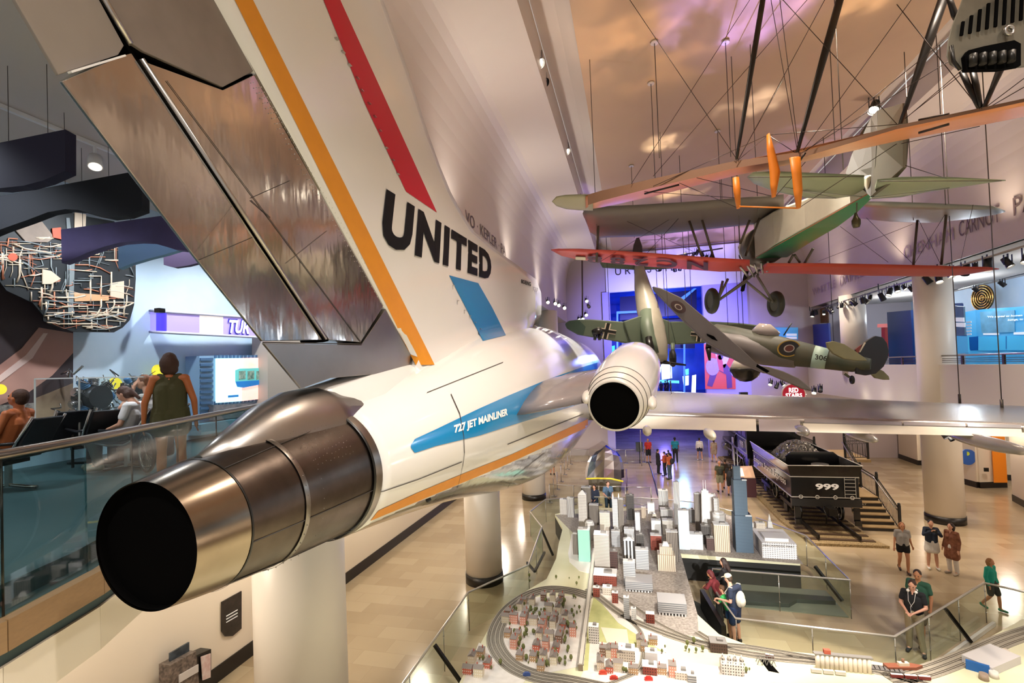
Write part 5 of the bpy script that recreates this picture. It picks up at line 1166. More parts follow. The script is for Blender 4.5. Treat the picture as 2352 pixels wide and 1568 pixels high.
while y<15:
    x=-3.4
    while x<-1.5:
        q=proj((x,y,TZ))
        if inpoly(q[0],q[1],loop) and random.random()<.66: spots.append((x+random.uniform(-.02,.02),y+random.uniform(-.03,.03)))
        x+=.235 if int((x+4)/.5)%2 else .27
    y+=.30 if int(y*2)%3 else .42
extra_sp=[T(*q) for q in ((1085,1520),(1105,1505),(1120,1530),(1100,1552),(1075,1545),(1388,1504),(1400,1506),(1412,1508),(1426,1512),(1380,1535),(1400,1540),(1420,1538),(1455,1545),(1520,1545),(1545,1550),(1470,1482),(1480,1492),(1500,1478))]
first_={}
for n,(x,y) in enumerate(spots+[(p.x,p.y) for p in extra_sp]):
    col=random.choice(['red brick','salmon','salmon','cream','cream','cream','tan','brown']); key=col
    ext=n>=len(spots)
    lab=('small %s model house outside the track loop near the bottom of the table'%col) if ext else None; grp=('%s model houses outside the loop'%col) if ext else None
    if key not in protos: 
        protos[key]=houseproto(col,len(protos)); o=protos[key]; o.location=(x,y,TZ+.008)
        if ext: o['label']=lab; o['group']=grp
    else: copy_tree(protos[key],(x,y,TZ+.008),random.choice([0,0,PI/2,.05]),lab,grp)
# model trees
tp=thing('model_tree','tiny dark green model tree among the houses of the track loop','model tree',(0,0,0),'tiny model trees in the loop'); MB().ball((0,0,.07),(.03,.03,.045),8).build('crown',M_tree,tp); MB().cyl((0,0,0),(0,0,.05),.006,n=5).build('trunk',M_trunk,tp)
firstt=True
for n in range(130):
    if n<90:
        for _ in range(40):
            x,y=random.uniform(-3.5,-1.5),random.uniform(9.7,15); q=proj((x,y,TZ))
            if inpoly(q[0],q[1],loop) and all((x-a)**2+(y-b_)**2>.014 for a,b_ in spots): break
        lab=grp=None
    else:
        q=random.choice([(1205+random.uniform(0,160),1335+random.uniform(-12,12)),(1250+random.uniform(0,100),1330),(1420+random.uniform(0,20),1545),(1540+random.uniform(-40,90),1480+random.uniform(-5,25)),(1640+random.uniform(0,90),1540+random.uniform(-10,10)),(1240+random.uniform(0,30),1532),(1090+random.uniform(0,60),1530+random.uniform(-20,20))]); p=T(*q); x,y=p.x,p.y
        lab='tiny dark green model tree on the open grass outside the loop'; grp='model trees on the open grass'
    if firstt: tp.location=(x,y,TZ+.005); firstt=False
    else: c=copy_tree(tp,(x,y,TZ+.005),random.uniform(0,3),lab,grp); s=random.uniform(.6,1.5); c.scale=(s,s,s)
# model vehicles, boat, dock buildings
b=T(1960,1496+20); 
def simple(name,label,cat,parts,grp=None):
    o=None; t=None; loc=parts[0][1]; t=thing(name,label,cat,loc,grp)
    for nm,c,sz,m,rz in parts: MB().box(c,sz,rz).build(nm,m,t)
    return t
a=T(1820,1530); t=thing('grain_silos','row of tall cream model silos with a small red house on top','model building',a)
d=(T(1944,1536)-T(1862,1528)).normalized(); s0=T(1864,1532)
for k in range(12): c=s0+d*(.12+.085*k)*1.0; MB().cyl(c,c+Vector((0,0,.3)),.045,n=12).build('silo',mat('silo_cream','#e8dccc',.7),t)
MB().beam(s0+Vector((0,0,.31))+d*.05,s0+d*1.12+Vector((0,0,.31)),.1,.02).build('roof',M_rfd,t); MB().box(s0+d*.3+Vector((0,0,.36)),(.12,.08,.08)).build('roof_house',HM['red brick'],t)
sh=T(2075,1535); t=thing('model_ship','brown model river boat with a wooden deck at the quay','model ship',sh); dd=Vector((1,.18,0)).normalized(); nn2=Vector((-dd.y,dd.x,0))
hull=[sh-dd*.35+nn2*.08,sh+dd*.2+nn2*.08,sh+dd*.38,sh+dd*.2-nn2*.08,sh-dd*.35-nn2*.08]; MB().prism(hull,(0,0,.07)).build('hull',mat('hull_brown','#8a5038',.6),t); MB().box(sh+Vector((0,0,.1)),(.2,.08,.06),.18).build('cabin',HM['cream'],t); MB().cyl(sh+Vector((0,0,.12)),sh+Vector((0,0,.2)),.025,n=10).build('funnel',HM['brown'],t)
q0=T(1950,1528); t=thing('striped_quay','grey striped model coal quay between the silos and the boat','model quay',q0); qd=(T(2040,1540)-T(1945,1528)).normalized(); MB().beam(q0+Vector((0,0,.02)),q0+qd*.95+Vector((0,0,.02)),.14,.03).build('deck',mat('quay_grey','#6f6a66',.7),t)
for k in range(11): c=q0+qd*(.05+.085*k)+Vector((0,0,.04)); MB().beam(c-Vector((.03,.06,0)),c+Vector((-.01,.07,0)),.015,.012).build('stripe',M_black,t)
for i,(a_,b_,c_,lb) in enumerate((((1758,1510),(1778,1513),'#6a3028','short dark red model train beside the green glass strip'),((2045,1556),(2140,1563),'#7a2d28','long dark red model train with white roofs near the boat'),((1862,1524+20),(1945,1552),'#c9c4bc','pale model freight train on the double track'))):
    A,B=T(*a_),T(*b_); n=max(2,int((B-A).length/.2)); t=thing('model_train',lb,'model train',A)
    for k in range(n): MB().beam(lerp(A,B,(k+.05)/n)+Vector((0,0,.05)),lerp(A,B,(k+.92)/n)+Vector((0,0,.05)),.05,.06).build('wagon',mat('train%d'%i,c_,.6),t); MB().beam(lerp(A,B,(k+.05)/n)+Vector((0,0,.083)),lerp(A,B,(k+.92)/n)+Vector((0,0,.083)),.045,.008).build('wagon_roof',M_rf,t)
dk=T(2250,1535); t=thing('model_depot','grey roofed model depot with a blue wall near the lower right corner','model building',dk); MB().box(dk+Vector((.35,.25,.08)),(1.0,.5,.16),.6).build('hall',mat('depot_grey','#c5c2c2',.7),t); MB().box(dk+Vector((-.1,-.12,.09)),(.35,.06,.18),-.5).build('blue_wall',mat('depot_blue','#1d5fa8',.6),t)
for k,(q,c) in enumerate((((2283,1555),'#d8d2cc'),((2260,1560),'#9a8878'),((2310,1505),'#c5b8a8'))): p=T(*q); MB().cyl(p,p+Vector((0,0,.12)),.08,.07,14).build('model_tank',mat('tank%d'%k,c,.6),None,['pale round model tank beside the blue depot wall','brown round model tank in front of the depot','beige round model tank behind the depot'][k],'model tank')
br=T(1757,1524); t=thing('model_bridge','grey steel truss model bridge over the dark channel','model bridge',br)
for s in (-.06,.06):
    a=br+Vector((-.16,s,0)); 
    for k in range(4): MB().beam(a+Vector((k*.09,0,.0)),a+Vector((k*.09+.045,0,.13)),.012,.012).beam(a+Vector((k*.09+.045,0,.13)),a+Vector((k*.09+.09,0,0)),.012,.012).build('truss',M_rfd,t)
    MB().beam(a+Vector((0,0,.13)),a+Vector((.36,0,.13)),.014,.014).build('top_chord',M_rfd,t)
MB().prism([T(1735,1500,TZ+.006),T(1752,1502,TZ+.006),T(1790,1545,TZ+.006),T(1765,1540,TZ+.006)],(0,0,-.006)).build('channel',M_void,t)
for k,(q,c) in enumerate((((1410,1560),'#c23a2c'),((1490,1562),'#d12b24'),((1385,1548),'#c9452f'),((1210,1552),'#3a4f86'))):
    p=T(*q); MB().box(p+Vector((0,0,.03)),(.16,.06,.05),.2).box(p+Vector((0,0,.065)),(.1,.05,.03),.2).build('model_truck',mat('truck%d'%k,c,.6),None,['red model truck at the bottom edge left of another','bright red model truck at the bottom edge, right of another','orange red model truck beside the viaduct end','dark blue model truck below the curved tracks'][k],'model truck')
# ---- glass fences around the table
M_fr=mat('fence_rail','#d2cdc4',.3,metal=.8); Mg3=glassmat('fence_glass',(.92,.97,.94),.03,.02,.4)
hand_rail('glass_fence','left glass fence with steel rail zigzagging past the round column',[(-4.72,5.5),(-4.74,12.89),(-3.45,15.0),(-3.70,18.7),(-4.58,20.6),(-4.25,22.6),(-2.2,23.3)],0,1.07,1.9,.028,M_fr,True,Mg3)
hand_rail('glass_fence','far glass fence with steel rail behind the model skyscrapers',[(-2.0,23.3),(.2,23.4),(2.45,22.9),(4.3,21.3)],0,1.07,1.9,.022,M_fr,False,Mg3)
hand_rail('glass_fence','glass fence around the right end of the model city, below the white market hall',[(4.55,20.9),(5.72,19.0),(5.68,15.37),(2.12,15.58),(1.95,14.6)],0,1.07,1.9,.028,M_fr,True,Mg3)
hand_rail('glass_fence','front right glass fence in front of the person with headphones',[(1.98,14.0),(2.2,12.67),(5.41,12.44),(9.01,15.74),(10.2,14.9),(13,12.5)],0,1.07,1.9,.028,M_fr,True,Mg3)
t=thing('glass_brace','black slanted brace bars leaning against the left glass fence','brace',(-3.9,15.5,0))
for a,b in (((1243,1213),(1270,1275)),((1211,1292),(1228,1312)),((1228,1312),(1251,1268)),((998,1480),(1060,1568))): A,B=Vector(PZ(*a,.9)),Vector(PZ(*b,.15)); MB().beam(A,B,.07,.07).build('brace_bar',M_black,t)
t=thing('glass_brace','black slanted brace bar behind the front right glass fence','brace',(8,14,0)); MB().beam(PZ(2172,1398,.95),PZ(2230,1474,.1),.07,.07).build('brace_bar',M_black,t)
t=thing('glass_brace','black slanted brace bars inside the fence below the market hall','brace',(5,16,0)); MB().beam(PZ(1872,1300,.8),PZ(1935,1380,.1),.08,.08).build('brace_bar',M_black,t)
t=thing('stepped_plinth','low dark kick plinth on the floor along the right end of the model city','plinth',(4,15.4,0))
MB().prism([(2.2,15.75,0),(2.7,15.66,0),(4.2,15.72,0),(4.5,16.05,0),(5.55,16.1,0),(5.55,16.4,0),(2.2,16.4,0)],(0,0,.13)).build('plinth_block',mat('plinth_dark','#3b3d38',.5),t)
MB().prism([(2.1,15.62,0),(5.62,15.42,0),(5.62,17.05,0),(2.1,17.15,0)],(0,0,.02)).build('base_board',mat('plinth_light','#8d8b7e',.4),t)
t=thing('floor_ramp','dark stepped box and slanted black board behind the group at the fence','display base',(1.7,13.8,0))
MB().prism([(1.38,12.5,0),(1.9,12.7,0),(1.9,15.3,0),(1.38,15.9,0)],(0,0,.03)).build('dark_mat',mat('mat_dark','#2e302c',.8),t); MB().beam((1.75,15.2,.3),(2.0,13.2,.3),.12,.6).build('slanted_board',M_black,t)
t=thing('floor_trough','grey recessed strip between the table edge and the front right fence','trough',(7.5,13.3,0)); MB().prism([(5.6,12.2,0),(6.0,12.3,0),(9.2,15.3,0),(9.4,14.8,0),(6.3,11.9,0)],(0,0,.02)).build('strip',mat('trough_grey','#8c857c',.7),t)
MB().beam((5.5,12.3,.06),(9.1,15.6,.06),.07,.1).build('kerb',mat('kerb_pale','#d5d2c6',.5),t)
# ================================================================ steam locomotive with tender, stairs
M_lk=mat('locomotive_black','#0e0d0e',.22,coat=.4); M_ln=mat('lining_silver','#cfcac0',.35,metal=.4); M_wood=mat('tie_wood','#4e3820',.8,noise=.5,nscale=8,col2='#2c1e10'); M_grav=mat('gravel','#c2a878',.9,noise=.9,nscale=22,col2='#54422a',bump=1.,bscale=26)
tx=7.63; hw=1.27; y0,y1=22.7,29.2
bl=thing('track_ballast','gravel bed with wooden ties and rails below the black locomotive','track',(tx,30,0))
MB().prism([(6.55,21.1,0),(9.2,21.15,0),(8.95,21.8,0),(9.1,47,0),(6.1,47,0),(6.2,24,0)],(0,0,.1)).build('gravel_bed',M_grav,bl)
for k in range(40): y=21.6+k*.62; MB().box((tx+.05,y,.10),(2.45,.22,.06)).build('tie',M_wood,bl)
for s in (-.72,.72): MB().beam((tx+s,21.4,.25),(tx+s,46.5,.25),.07,.14).build('rail',M_dark,bl)
tn=thing('coal_tender','black coal tender lettered 999 heaped with silvery coal','tender',(tx,26,.3))
zb,zm,zt=1.45,2.35,2.82
MB().bb(tx-hw,tx+hw,y0,y1,zb,zm).build('tank',M_lk,tn,bevel=.03)
mb=MB(); 
for (xa,xb,ya,yb) in ((tx-hw,tx-hw,y0,y1),(tx+hw,tx+hw,y0,y1)):
    s=-1 if xa<tx else 1; mb.hexa([(xa,ya,zm),(xa+s*.12,ya,zt),(xa+s*.12,yb,zt),(xa,yb,zm),(xa-s*.03,ya,zm),(xa+s*.09,ya,zt),(xa+s*.09,yb,zt),(xa-s*.03,yb,zm)])
mb.hexa([(tx-hw,y0,zm),(tx+hw,y0,zm),(tx+hw+.12,y0-.1,zt),(tx-hw-.12,y0-.1,zt),(tx-hw,y0+.03,zm),(tx+hw,y0+.03,zm),(tx+hw+.12,y0-.07,zt),(tx-hw-.12,y0-.07,zt)])
mb.build('flared_coaming',M_lk,tn)
cp=[(tx-1.05,y0+1.3,zm),(tx-1.05,y0+1.3,zm+.62),(tx-.85,y0+1.3,zm+.8),(tx+.85,y0+1.3,zm+.8),(tx+1.05,y0+1.3,zm+.62),(tx+1.05,y0+1.3,zm)]; MB().prism(cp,(0,.06,0)).build('coal_board',M_lk,tn)
MB().cyl((tx+.1,y0+.7,zm),(tx+.1,y0+.7,zm+.35),.24,n=24).build('water_hatch',M_lk,tn); MB().cyl((tx+.1,y0+.7,zm+.35),(tx+.1,y0+.7,zm+.39),.33,n=28).build('hatch_lid',M_steel,tn)
for z in (zb+.03,zm-.02): 
    m2=MB(); m2.beam((tx-hw-.01,y0-.012,z),(tx+hw+.01,y0-.012,z),.02,.035).beam((tx-hw-.012,y0,z),(tx-hw-.012,y1,z),.02,.035); m2.build('lining',M_ln,tn)
MB().tube([(tx-hw-.12,y0-.1,zt),(tx+hw+.12,y0-.1,zt)],.02,6).tube([(tx-hw-.12,y0-.1,zt),(tx-hw-.12,y1,zt)],.02,6).tube([(tx+hw+.12,y0-.1,zt),(tx+hw+.12,y1,zt)],.02,6).build('top_bead',M_ln,tn)
text_quad('number',"999",(tx-.35,y0-.03,1.80),(tx+.52,y0-.03,1.80),(tx-.35,y0-.03,2.06),(tx+.52,y0-.03,2.06),mat('letter_white','#ffffff',.4),tn,bold=.04)
xs=tx-hw-.03
text_quad('side_lettering',"Empire State Express",(xs,y1-.3,1.72),(xs,y0+.6,1.72),(xs,y1-.3,2.12),(xs,y0+.6,2.12),mat('letter_silver','#d6d0c6',.4),tn,bold=.008)
lad=MB()
for k in range(6): lad.beam((tx+.72,y0-.06,1.5+k*.15),(tx+1.12,y0-.06,1.5+k*.15),.02,.02)
lad.beam((tx+.72,y0-.05,1.5),(tx+.72,y0-.05,2.35),.015,.015).beam((tx+1.12,y0-.05,1.5),(tx+1.12,y0-.05,2.35),.015,.015); lad.build('ladder',M_ln,tn)
MB().bb(tx-1.3,tx+1.3,y0-.12,y0+.05,1.12,1.42).build('rear_beam',mat('beam_black','#1a1817',.4),tn); MB().bb(tx-.9,tx+.9,y0,y1,1.1,1.4).build('frame',M_lk,tn)
for s in (-1,-.35,.35,1): MB().torus((tx+s*.95,y0-.14,1.52),(0,1,0),.07,.015,14,6).build('grab_ring',M_ln,tn)
MB().box((tx+.1,y0-.3,1.0),(.3,.45,.28)).tube([(tx+.1,y0-.25,1.05),(tx+.25,y0-.45,.95),(tx+.3,y0-.4,.6)],.04,8).tube([(tx-.15,y0-.15,1.1),(tx-.1,y0-.4,.85),(tx-.12,y0-.35,.5)],.035,8).build('coupler',M_dark,tn)
for s in (-1,1): MB().beam((tx+s*1.1,y0-.1,1.1),(tx+s*1.1,y0-.1,.55),.22,.05).beam((tx+s*1.1-.12,y0-.2,.5),(tx+s*1.1+.12,y0-.2,.5),.05,.2).build('step',M_lk,tn)
def wheel(t,x,y,r,axis=(1,0,0),sp=10,nm='wheel'):
    mb=MB(); mb.torus((x,y,r+.32),axis,r-.04,.05,28,8); mb.cyl((x-.05,y,r+.32),(x+.05,y,r+.32),.1,n=12)
    for k in range(sp): a=2*PI*k/sp; mb.beam((x,y,r+.32),(x,y+(r-.05)*math.cos(a),r+.32+(r-.05)*math.sin(a)),.05,.035,up=(1,0,0))
    o=mb.build(nm,M_lk,t); MB().torus((x-.05,y,r+.32),axis,r-.07,.012,28,6).build('wheel_ring',M_ln,o)
for y in (23.5,25.1,26.9,28.5):
    for s in (-.8,.8): wheel(tn,tx+s,y,.42,sp=0 if False else 8)
for y in (24.3,27.7): MB().box((tx-1.0,y,.85),(.12,1.7,.18)).box((tx-1.05,y,.62),(.08,.5,.3)).build('truck_frame',M_dark,tn)
random.seed(5); cb=MB()
for k in range(520):
    a=random.uniform(0,2*PI); r=math.sqrt(random.random()); x=tx+r*math.cos(a)*1.0; y=26.0+r*math.sin(a)*1.7; h=zm+.25+.75*(1-r*r)*(1 if y>24.5 else .7); s=random.uniform(.04,.09)
    cb.box((x,y,h),(s*1.6,s*1.3,s),random.uniform(0,3),taper=.6)
cb.lathe((tx,26,zm-.1),(0,0,1),[(0,1.1),(.4,1.0),(.75,.6),(.95,.1)],20); cb.build('coal_heap',mat('silver_coal','#a8a49e',.25,metal=.8,noise=.6,nscale=20,col2='#2a2826'),tn,kind='stuff')
lc=thing('locomotive','black steam locomotive with blue lit cab numbered 999 ahead of the tender','locomotive',(tx,38,.3))
MB().bb(tx-1.4,tx+1.4,30.0,32.6,1.7,3.9).build('cab',M_lk,lc,bevel=.03); MB().bb(tx-1.5,tx+1.5,29.8,32.8,3.9,4.0).build('cab_roof',M_lk,lc)
MB().bb(tx-1.42,tx-1.40,30.3,31.1,2.9,3.7).bb(tx-1.42,tx-1.40,31.4,32.2,2.9,3.7).build('cab_window',mat('window_violet','#6f62a8',.2),lc)
MB().beam((tx-1.42,30.1,1.95),(tx-1.42,32.5,1.95),.02,.03).beam((tx-1.42,30.1,2.75),(tx-1.42,32.5,2.75),.02,.03).beam((tx-1.42,30.1,1.95),(tx-1.42,30.1,2.75),.03,.02,up=(0,1,0)).build('lining',M_ln,lc)
text_quad('number',"999",(tx-1.43,31.8,2.15),(tx-1.43,30.8,2.15),(tx-1.43,31.8,2.55),(tx-1.43,30.8,2.55),M_ln,lc,bold=.03)
MB().cyl((tx,32.6,2.6),(tx,40.5,2.6),.85,n=32).build('boiler',M_lk,lc); MB().cyl((tx,40.5,2.6),(tx,40.9,2.6),.9,.7,32).build('smokebox',M_lk,lc); MB().cyl((tx,39.3,3.3),(tx,39.3,4.4),.25,.32,20).build('chimney',M_lk,lc); MB().ball((tx,36,3.5),(.35,.35,.4)).build('dome',M_lk,lc)
MB().bb(tx-1.1,tx+1.1,32.6,41,1.5,1.65).build('running_board',M_lk,lc)
for y in (33.2,35.6):
    for s in (-.8,.8): wheel(lc,tx+s,y,1.05,sp=16,nm='driving_wheel')
for y in (38.6,40.2):
    for s in (-.8,.8): wheel(lc,tx+s,y,.5,sp=10)
MB().beam((tx-1.0,33.2,1.1),(tx-1.0,35.6,1.1),.05,.1).beam((tx-1.05,35.6,1.1),(tx-1.05,38.8,1.0),.05,.08).cyl((tx-1.0,38.4,1.0),(tx-1.0,39.4,1.0),.25).build('side_rod',M_steel,lc)
# red neon glow inside the far bay
MB().bb(10.1,10.4,29.9,30.0,1.6,2.1).build('red_lamp',mat('neon_red','#ff2a20',.4,emit=4),None,'small glowing red light beyond the coal heap','lamp',origin=None) if False else None
q=Vector(PY(1783,1018,33)); MB().torus(q,(0,1,0),.16,.035,16,6,sc=1.).torus(q+Vector((0,0,-.3)),(0,1,0),.16,.035,16,6).build('neon_light',mat('neon_red','#ff2a20',.4,emit=4),None,'small glowing red neon shape beyond the coal heap','light')
# red plinth with slanted reading board
q=F0(1722,1142)-Vector((.5,0,0)); t=thing('reading_desk','dark red plinth with a bright slanted reading board beside the locomotive','display stand',q); MB().box(q+Vector((.3,.5,.5)),(1.1,1.0,1.0)).build('plinth',mat('plinth_red','#4a141a',.5),t)
MB().hexa([q+Vector(v) for v in ((-.35,0,1.02),(.8,-.1,1.05),(.9,1.0,1.45),(-.2,1.0,1.4),(-.35,0,1.06),(.8,-.1,1.09),(.9,1.0,1.49),(-.2,1.0,1.44))]).build('board',mat('board_peach','#d9b08c',.5),t)
MB().hexa([q+Vector(v) for v in ((-.28,.1,1.08),(.3,.05,1.10),(.35,.8,1.38),(-.15,.85,1.38),(-.28,.1,1.10),(.3,.05,1.12),(.35,.8,1.40),(-.15,.85,1.40))]).build('lit_panel',mat('panel_lit','#f6efdd',.4,emit=.5),t)
q=F0(1686,1070); MB().bb(q.x-.03,q.x+.03,q.y-.25,q.y+.25,.4,2.0).bb(q.x-.02,q.x+.02,q.y-.03,q.y+.03,0,.4).build('rail_sign',mat('sign_grey_white','#b8b0b8',.5),None,'narrow pale sign standing beside the locomotive wheels','sign')
# stairs with iron rail
sr=thing('iron_stairs','dark wooden stairs with ornate black iron rails beside the coal tender','stairs',(9.8,24,0)); sx0,sx1=9.15,10.45; M_step=mat('step_wood','#b09468',.5,noise=.4,nscale=5,col2='#7d6440'); M_rs=mat('step_riser','#221a14',.5)
yy=23.2; z=0
for k in range(6): 
    MB().bb(sx0,sx1,yy+k*.32,yy+k*.32+.34 if k<5 else 26.6,(k+1)*.17-.04,(k+1)*.17).build('tread',M_step,sr); MB().bb(sx0,sx1,yy+k*.32+.02,yy+k*.32+.05,k*.17,(k+1)*.17-.04).build('riser',M_rs,sr)
for k in range(6):
    y=26.6+k*.3; MB().bb(sx0,sx1,y,y+.32 if k<5 else 31.2,1.02+(k+1)*.17-.04,1.02+(k+1)*.17).build('tread',M_step,sr); MB().bb(sx0,sx1,y+.02,y+.05,1.02+k*.17,1.02+(k+1)*.17-.04).build('riser',M_rs,sr)
text_quad('riser_text',"ONLY",(9.5,yy+4*.32+.01,.72),(9.85,yy+4*.32+.01,.72),(9.5,yy+4*.32+.01,.8),(9.85,yy+4*.32+.01,.8),M_ln,sr)
def irail(path):
    for a,b in zip(path,path[1:]):
        a,b=Vector(a),Vector(b); mb=MB(); mb.beam(a+Vector((0,0,.95)),b+Vector((0,0,.95)),.04,.03).beam(a+Vector((0,0,.1)),b+Vector((0,0,.1)),.03,.03).beam(a+Vector((0,0,.8)),b+Vector((0,0,.8)),.025,.02)
        n=max(2,int((b-a).length/.12))
        for k in range(1,n): p=lerp(a,b,k/n); mb.cyl(p+Vector((0,0,.1)),p+Vector((0,0,.8)),.009,n=5); 
        for k in range(n): p=lerp(a,b,(k+.5)/n); mb.torus(p+Vector((0,0,.875)),(b-a).cross(Vector((0,0,1))),.045,.007,8,4)
        mb.build('railing_panel',M_black,sr)
        MB().box(a+Vector((0,0,.55)),(.09,.09,1.12)).ball(a+Vector((0,0,1.15)),.06,8).build('post',M_black,sr)
    b=Vector(path[-1]); MB().box(b+Vector((0,0,.55)),(.09,.09,1.12)).ball(b+Vector((0,0,1.15)),.06,8).build('post',M_black,sr)
irail([(10.5,23.2,0),(10.5,25.0,.9),(10.5,26.6,1.02),(10.5,28.2,2.04),(11.6,28.4,2.04),(11.6,31.2,2.04)]); irail([(9.1,26.7,1.02),(9.1,28.2,2.04),(9.1,31.2,2.04),(9.1,34,2.04)])
MB().tube([(10.38,23.2,.98),(10.38,25.0,1.85),(10.38,26.6,1.95),(10.38,28.2,2.95)],.025,8).build('hand_rail',M_steel,sr)
MB().bb(10.45,11.65,28.2,31.2,1.9,2.04).build('landing',M_step,sr)
# ---- chrome faceted display, barriers, far floor things
q=F0(1388,1128); t=thing('chrome_canopy','faceted chrome canopy reflecting violet with a yellow lower rim','exhibit',q); rs=[]
for v in (0,.2,.4,.6,.8,1.):
    w_=1.05*(1-.62*v*v); rs.append([(q.x+w_*math.sin(a)*1.1+.12*v,q.y+.5+v*1.3-.5*math.cos(a)*(1-.5*v),.72+1.75*math.sin(v*PI/2)*(1-.22*abs(math.sin(a)))) for a in [-PI/2+PI*i/6 for i in range(7)]]+[(q.x+w_*math.sin(a)*1.05+.12*v,q.y+.58+v*1.3-.5*math.cos(a)*(1-.5*v),.72+1.7*math.sin(v*PI/2)*(1-.22*abs(math.sin(a)))) for a in [PI/2-PI*i/6 for i in range(7)]])
MB().loft(rs,0,False).build('shell',mat('chrome_facets','#cfd0da',.15,metal=1),t); MB().tube([(q.x-1.03,q.y-.02,.72),(q.x-.4,q.y-.05,.76),(q.x+.4,q.y-.05,.76),(q.x+1.1,q.y-.02,.6)],.05,8).build('yellow_rim',mat('rim_yellow','#e8d83a',.4),t)
MB().bb(q.x-.9,q.x+.95,q.y+.1,q.y+2.2,.02,.70).build('base',mat('canopy_base','#5c5546',.5),t)
MB().cyl(q+Vector((1.25,.5,.62)),q+Vector((1.33,.5,.62)),.6,n=8).build('violet_disc',mat('disc_violet','#5c4a68',.4),t)
def barrier(px,label):
    pts=[F0(*p_) for p_ in px]; t=thing('glass_barrier',label,'barrier',pts[0])
    for a,b in zip(pts,pts[1:]): MB().tube([a+Vector((0,0,1.0)),b+Vector((0,0,1.0))],.02,6).tube([a+Vector((0,0,.12)),b+Vector((0,0,.12))],.015,6).build('bar',M_steel,t); MB().beam(a+Vector((0,0,.55)),b+Vector((0,0,.55)),.01,.84).build('pane',glassmat('clear_glass',(.95,.97,.96),.03),t)
    for a in pts: MB().cyl(a,a+Vector((0,0,1.02)),.03,n=8).cyl(a,a+Vector((0,0,.03)),.16,n=14).build('post',M_steel,t)
barrier([(1263,1154),(1318,1158),(1377,1160),(1438,1162),(1497,1164)],'near row of glass barriers behind the model city onlookers')
barrier([(1290,1062),(1353,1062),(1394,1063),(1438,1064),(1481,1062)],'far row of glass barriers left of the person in red')
for i,p_ in enumerate(((1272,1140),(1280,1124),(1289,1106),(1297,1090),(1304,1078),(1311,1066))):
    a=F0(*p_); MB().cyl(a,a+Vector((0,0,1.0)),.025,n=8).cyl(a,a+Vector((0,0,.03)),.16,n=12).ball(a+Vector((0,0,1.02)),.04,8).build('stanchion',M_steel,None,'steel stanchion post in the row left of the chrome canopy','stanchion','stanchions left of the chrome canopy')
cc=thing('floor_cable','thin black cable crossing the floor right of the glass barriers','cable',F0(1490,1062)); MB().tube([F0(*p_)+Vector((0,0,.03)) for p_ in ((1490,1062),(1496,1080),(1500,1095),(1506,1115),(1510,1135),(1520,1155),(1524,1172))],.035,6).build('cable',M_black,cc)
q=F0(1470,1064); MB().bb(q.x-.25,q.x+.25,q.y-.1,q.y+.1,.9,1.6).cyl((q.x,q.y,0),(q.x,q.y,.9),.03).build('black_screen',M_black,None,'black box on a stand left of the person in red','display'); MB().cyl(F0(1474,1070),F0(1474,1070)+Vector((0,0,2.6)),.03,n=8).build('flag_pole',M_steel,None,'tall thin pale pole beside the black box','pole')
# ================================================================ hanging aircraft
def V3(px,py,Z): return Vector(P(px,py,Z))
def wingloft(secs,th,m,name,parent,cap=(True,True)):
    """secs: (px,py,Z) trailing, (px,py,Z) leading for each station"""
    rs=[]
    for n,(a,b) in enumerate(secs):
        A,B=V3(*a),V3(*b); d=B-A; t=th*min(1,d.length*1.2); rs.append([A+d*u+Vector((0,0,h*t)) for u,h in ((0,0),(.25,.35),(.6,.6),(.85,.5),(1,0),(.85,-.35),(.6,-.4),(.25,-.22))])
    return MB().loft(rs,0,True,cap).build(name,m,parent)
def rod(parent,a,b,r,m,name,r2=None,n=8): return MB().cyl(a,b,r,r2,n).build(name,m,parent)
def wires(parent,segs,r=.007,name='bracing_wire'):
    for a,b in segs: MB().cyl(V3(*a),V3(*b),r,n=5).build(name,mat('wire_dark','#3a2f2a',.4,metal=.6),parent)
# ---------- mail biplane (green belly, red lower wing)
bp=thing('mail_biplane','hanging biplane with a green belly, pale sides and red lower wings','airplane',V3(1850,520,13))
M_gw=mat('grey_fabric','#6f6660',.6,noise=.2,nscale=2); M_sil=mat('silver_fabric','#a7a59b',.4,noise=.3,nscale=2,metal=.3); M_rw=mat('red_fabric','#c2452f',.5,noise=.3,nscale=2.5,col2='#a83a2c'); M_pk=mat('pink_fabric','#cf4a3f',.45,noise=.3,nscale=1)
M_cr=mat('cream_fabric','#dcd5c0',.45,noise=.4,nscale=1.5,col2='#a59e8c'); M_grn=mat('green_paint','#0b7a44',.4,noise=.2,nscale=3,col2='#06502c'); M_olv=mat('olive_fabric','#8d9478',.5,noise=.15,nscale=2); M_fin=mat('grey_green_fabric','#47423a',.6,noise=.3,nscale=2)
rgt=Vector(_r0)
st=[((1993,447,9.7),.36,.18),((1917,488,11),.62,.55),((1850,524,12.5),.74,.85),((1779,563,14),.98,1.0),((1734,594,15.4),1.12,1.05)]
rg=[]
for b,h,w in st:
    B=V3(*b); rg.append([B,B+rgt*w,B+rgt*w+Vector((0,0,h*.35)),B+rgt*w+Vector((0,0,h)),B+rgt*w*.75+Vector((0,0,h*1.12)),B+rgt*w*.25+Vector((0,0,h*1.12)),B+Vector((0,0,h)),B+Vector((0,0,h*.5))])
def bm(k,i): return 1 if i in (0,1) else 0
MB().loft(rg,0,False,(True,True),bm).build('fuselage',[M_cr,M_grn],bp,bevel=.03)
nb=V3(1734,594,15.4)+rgt*.5+Vector((0,0,.52)); ndir=(V3(1734,594,15.4)-V3(1850,524,12.5)).normalized()
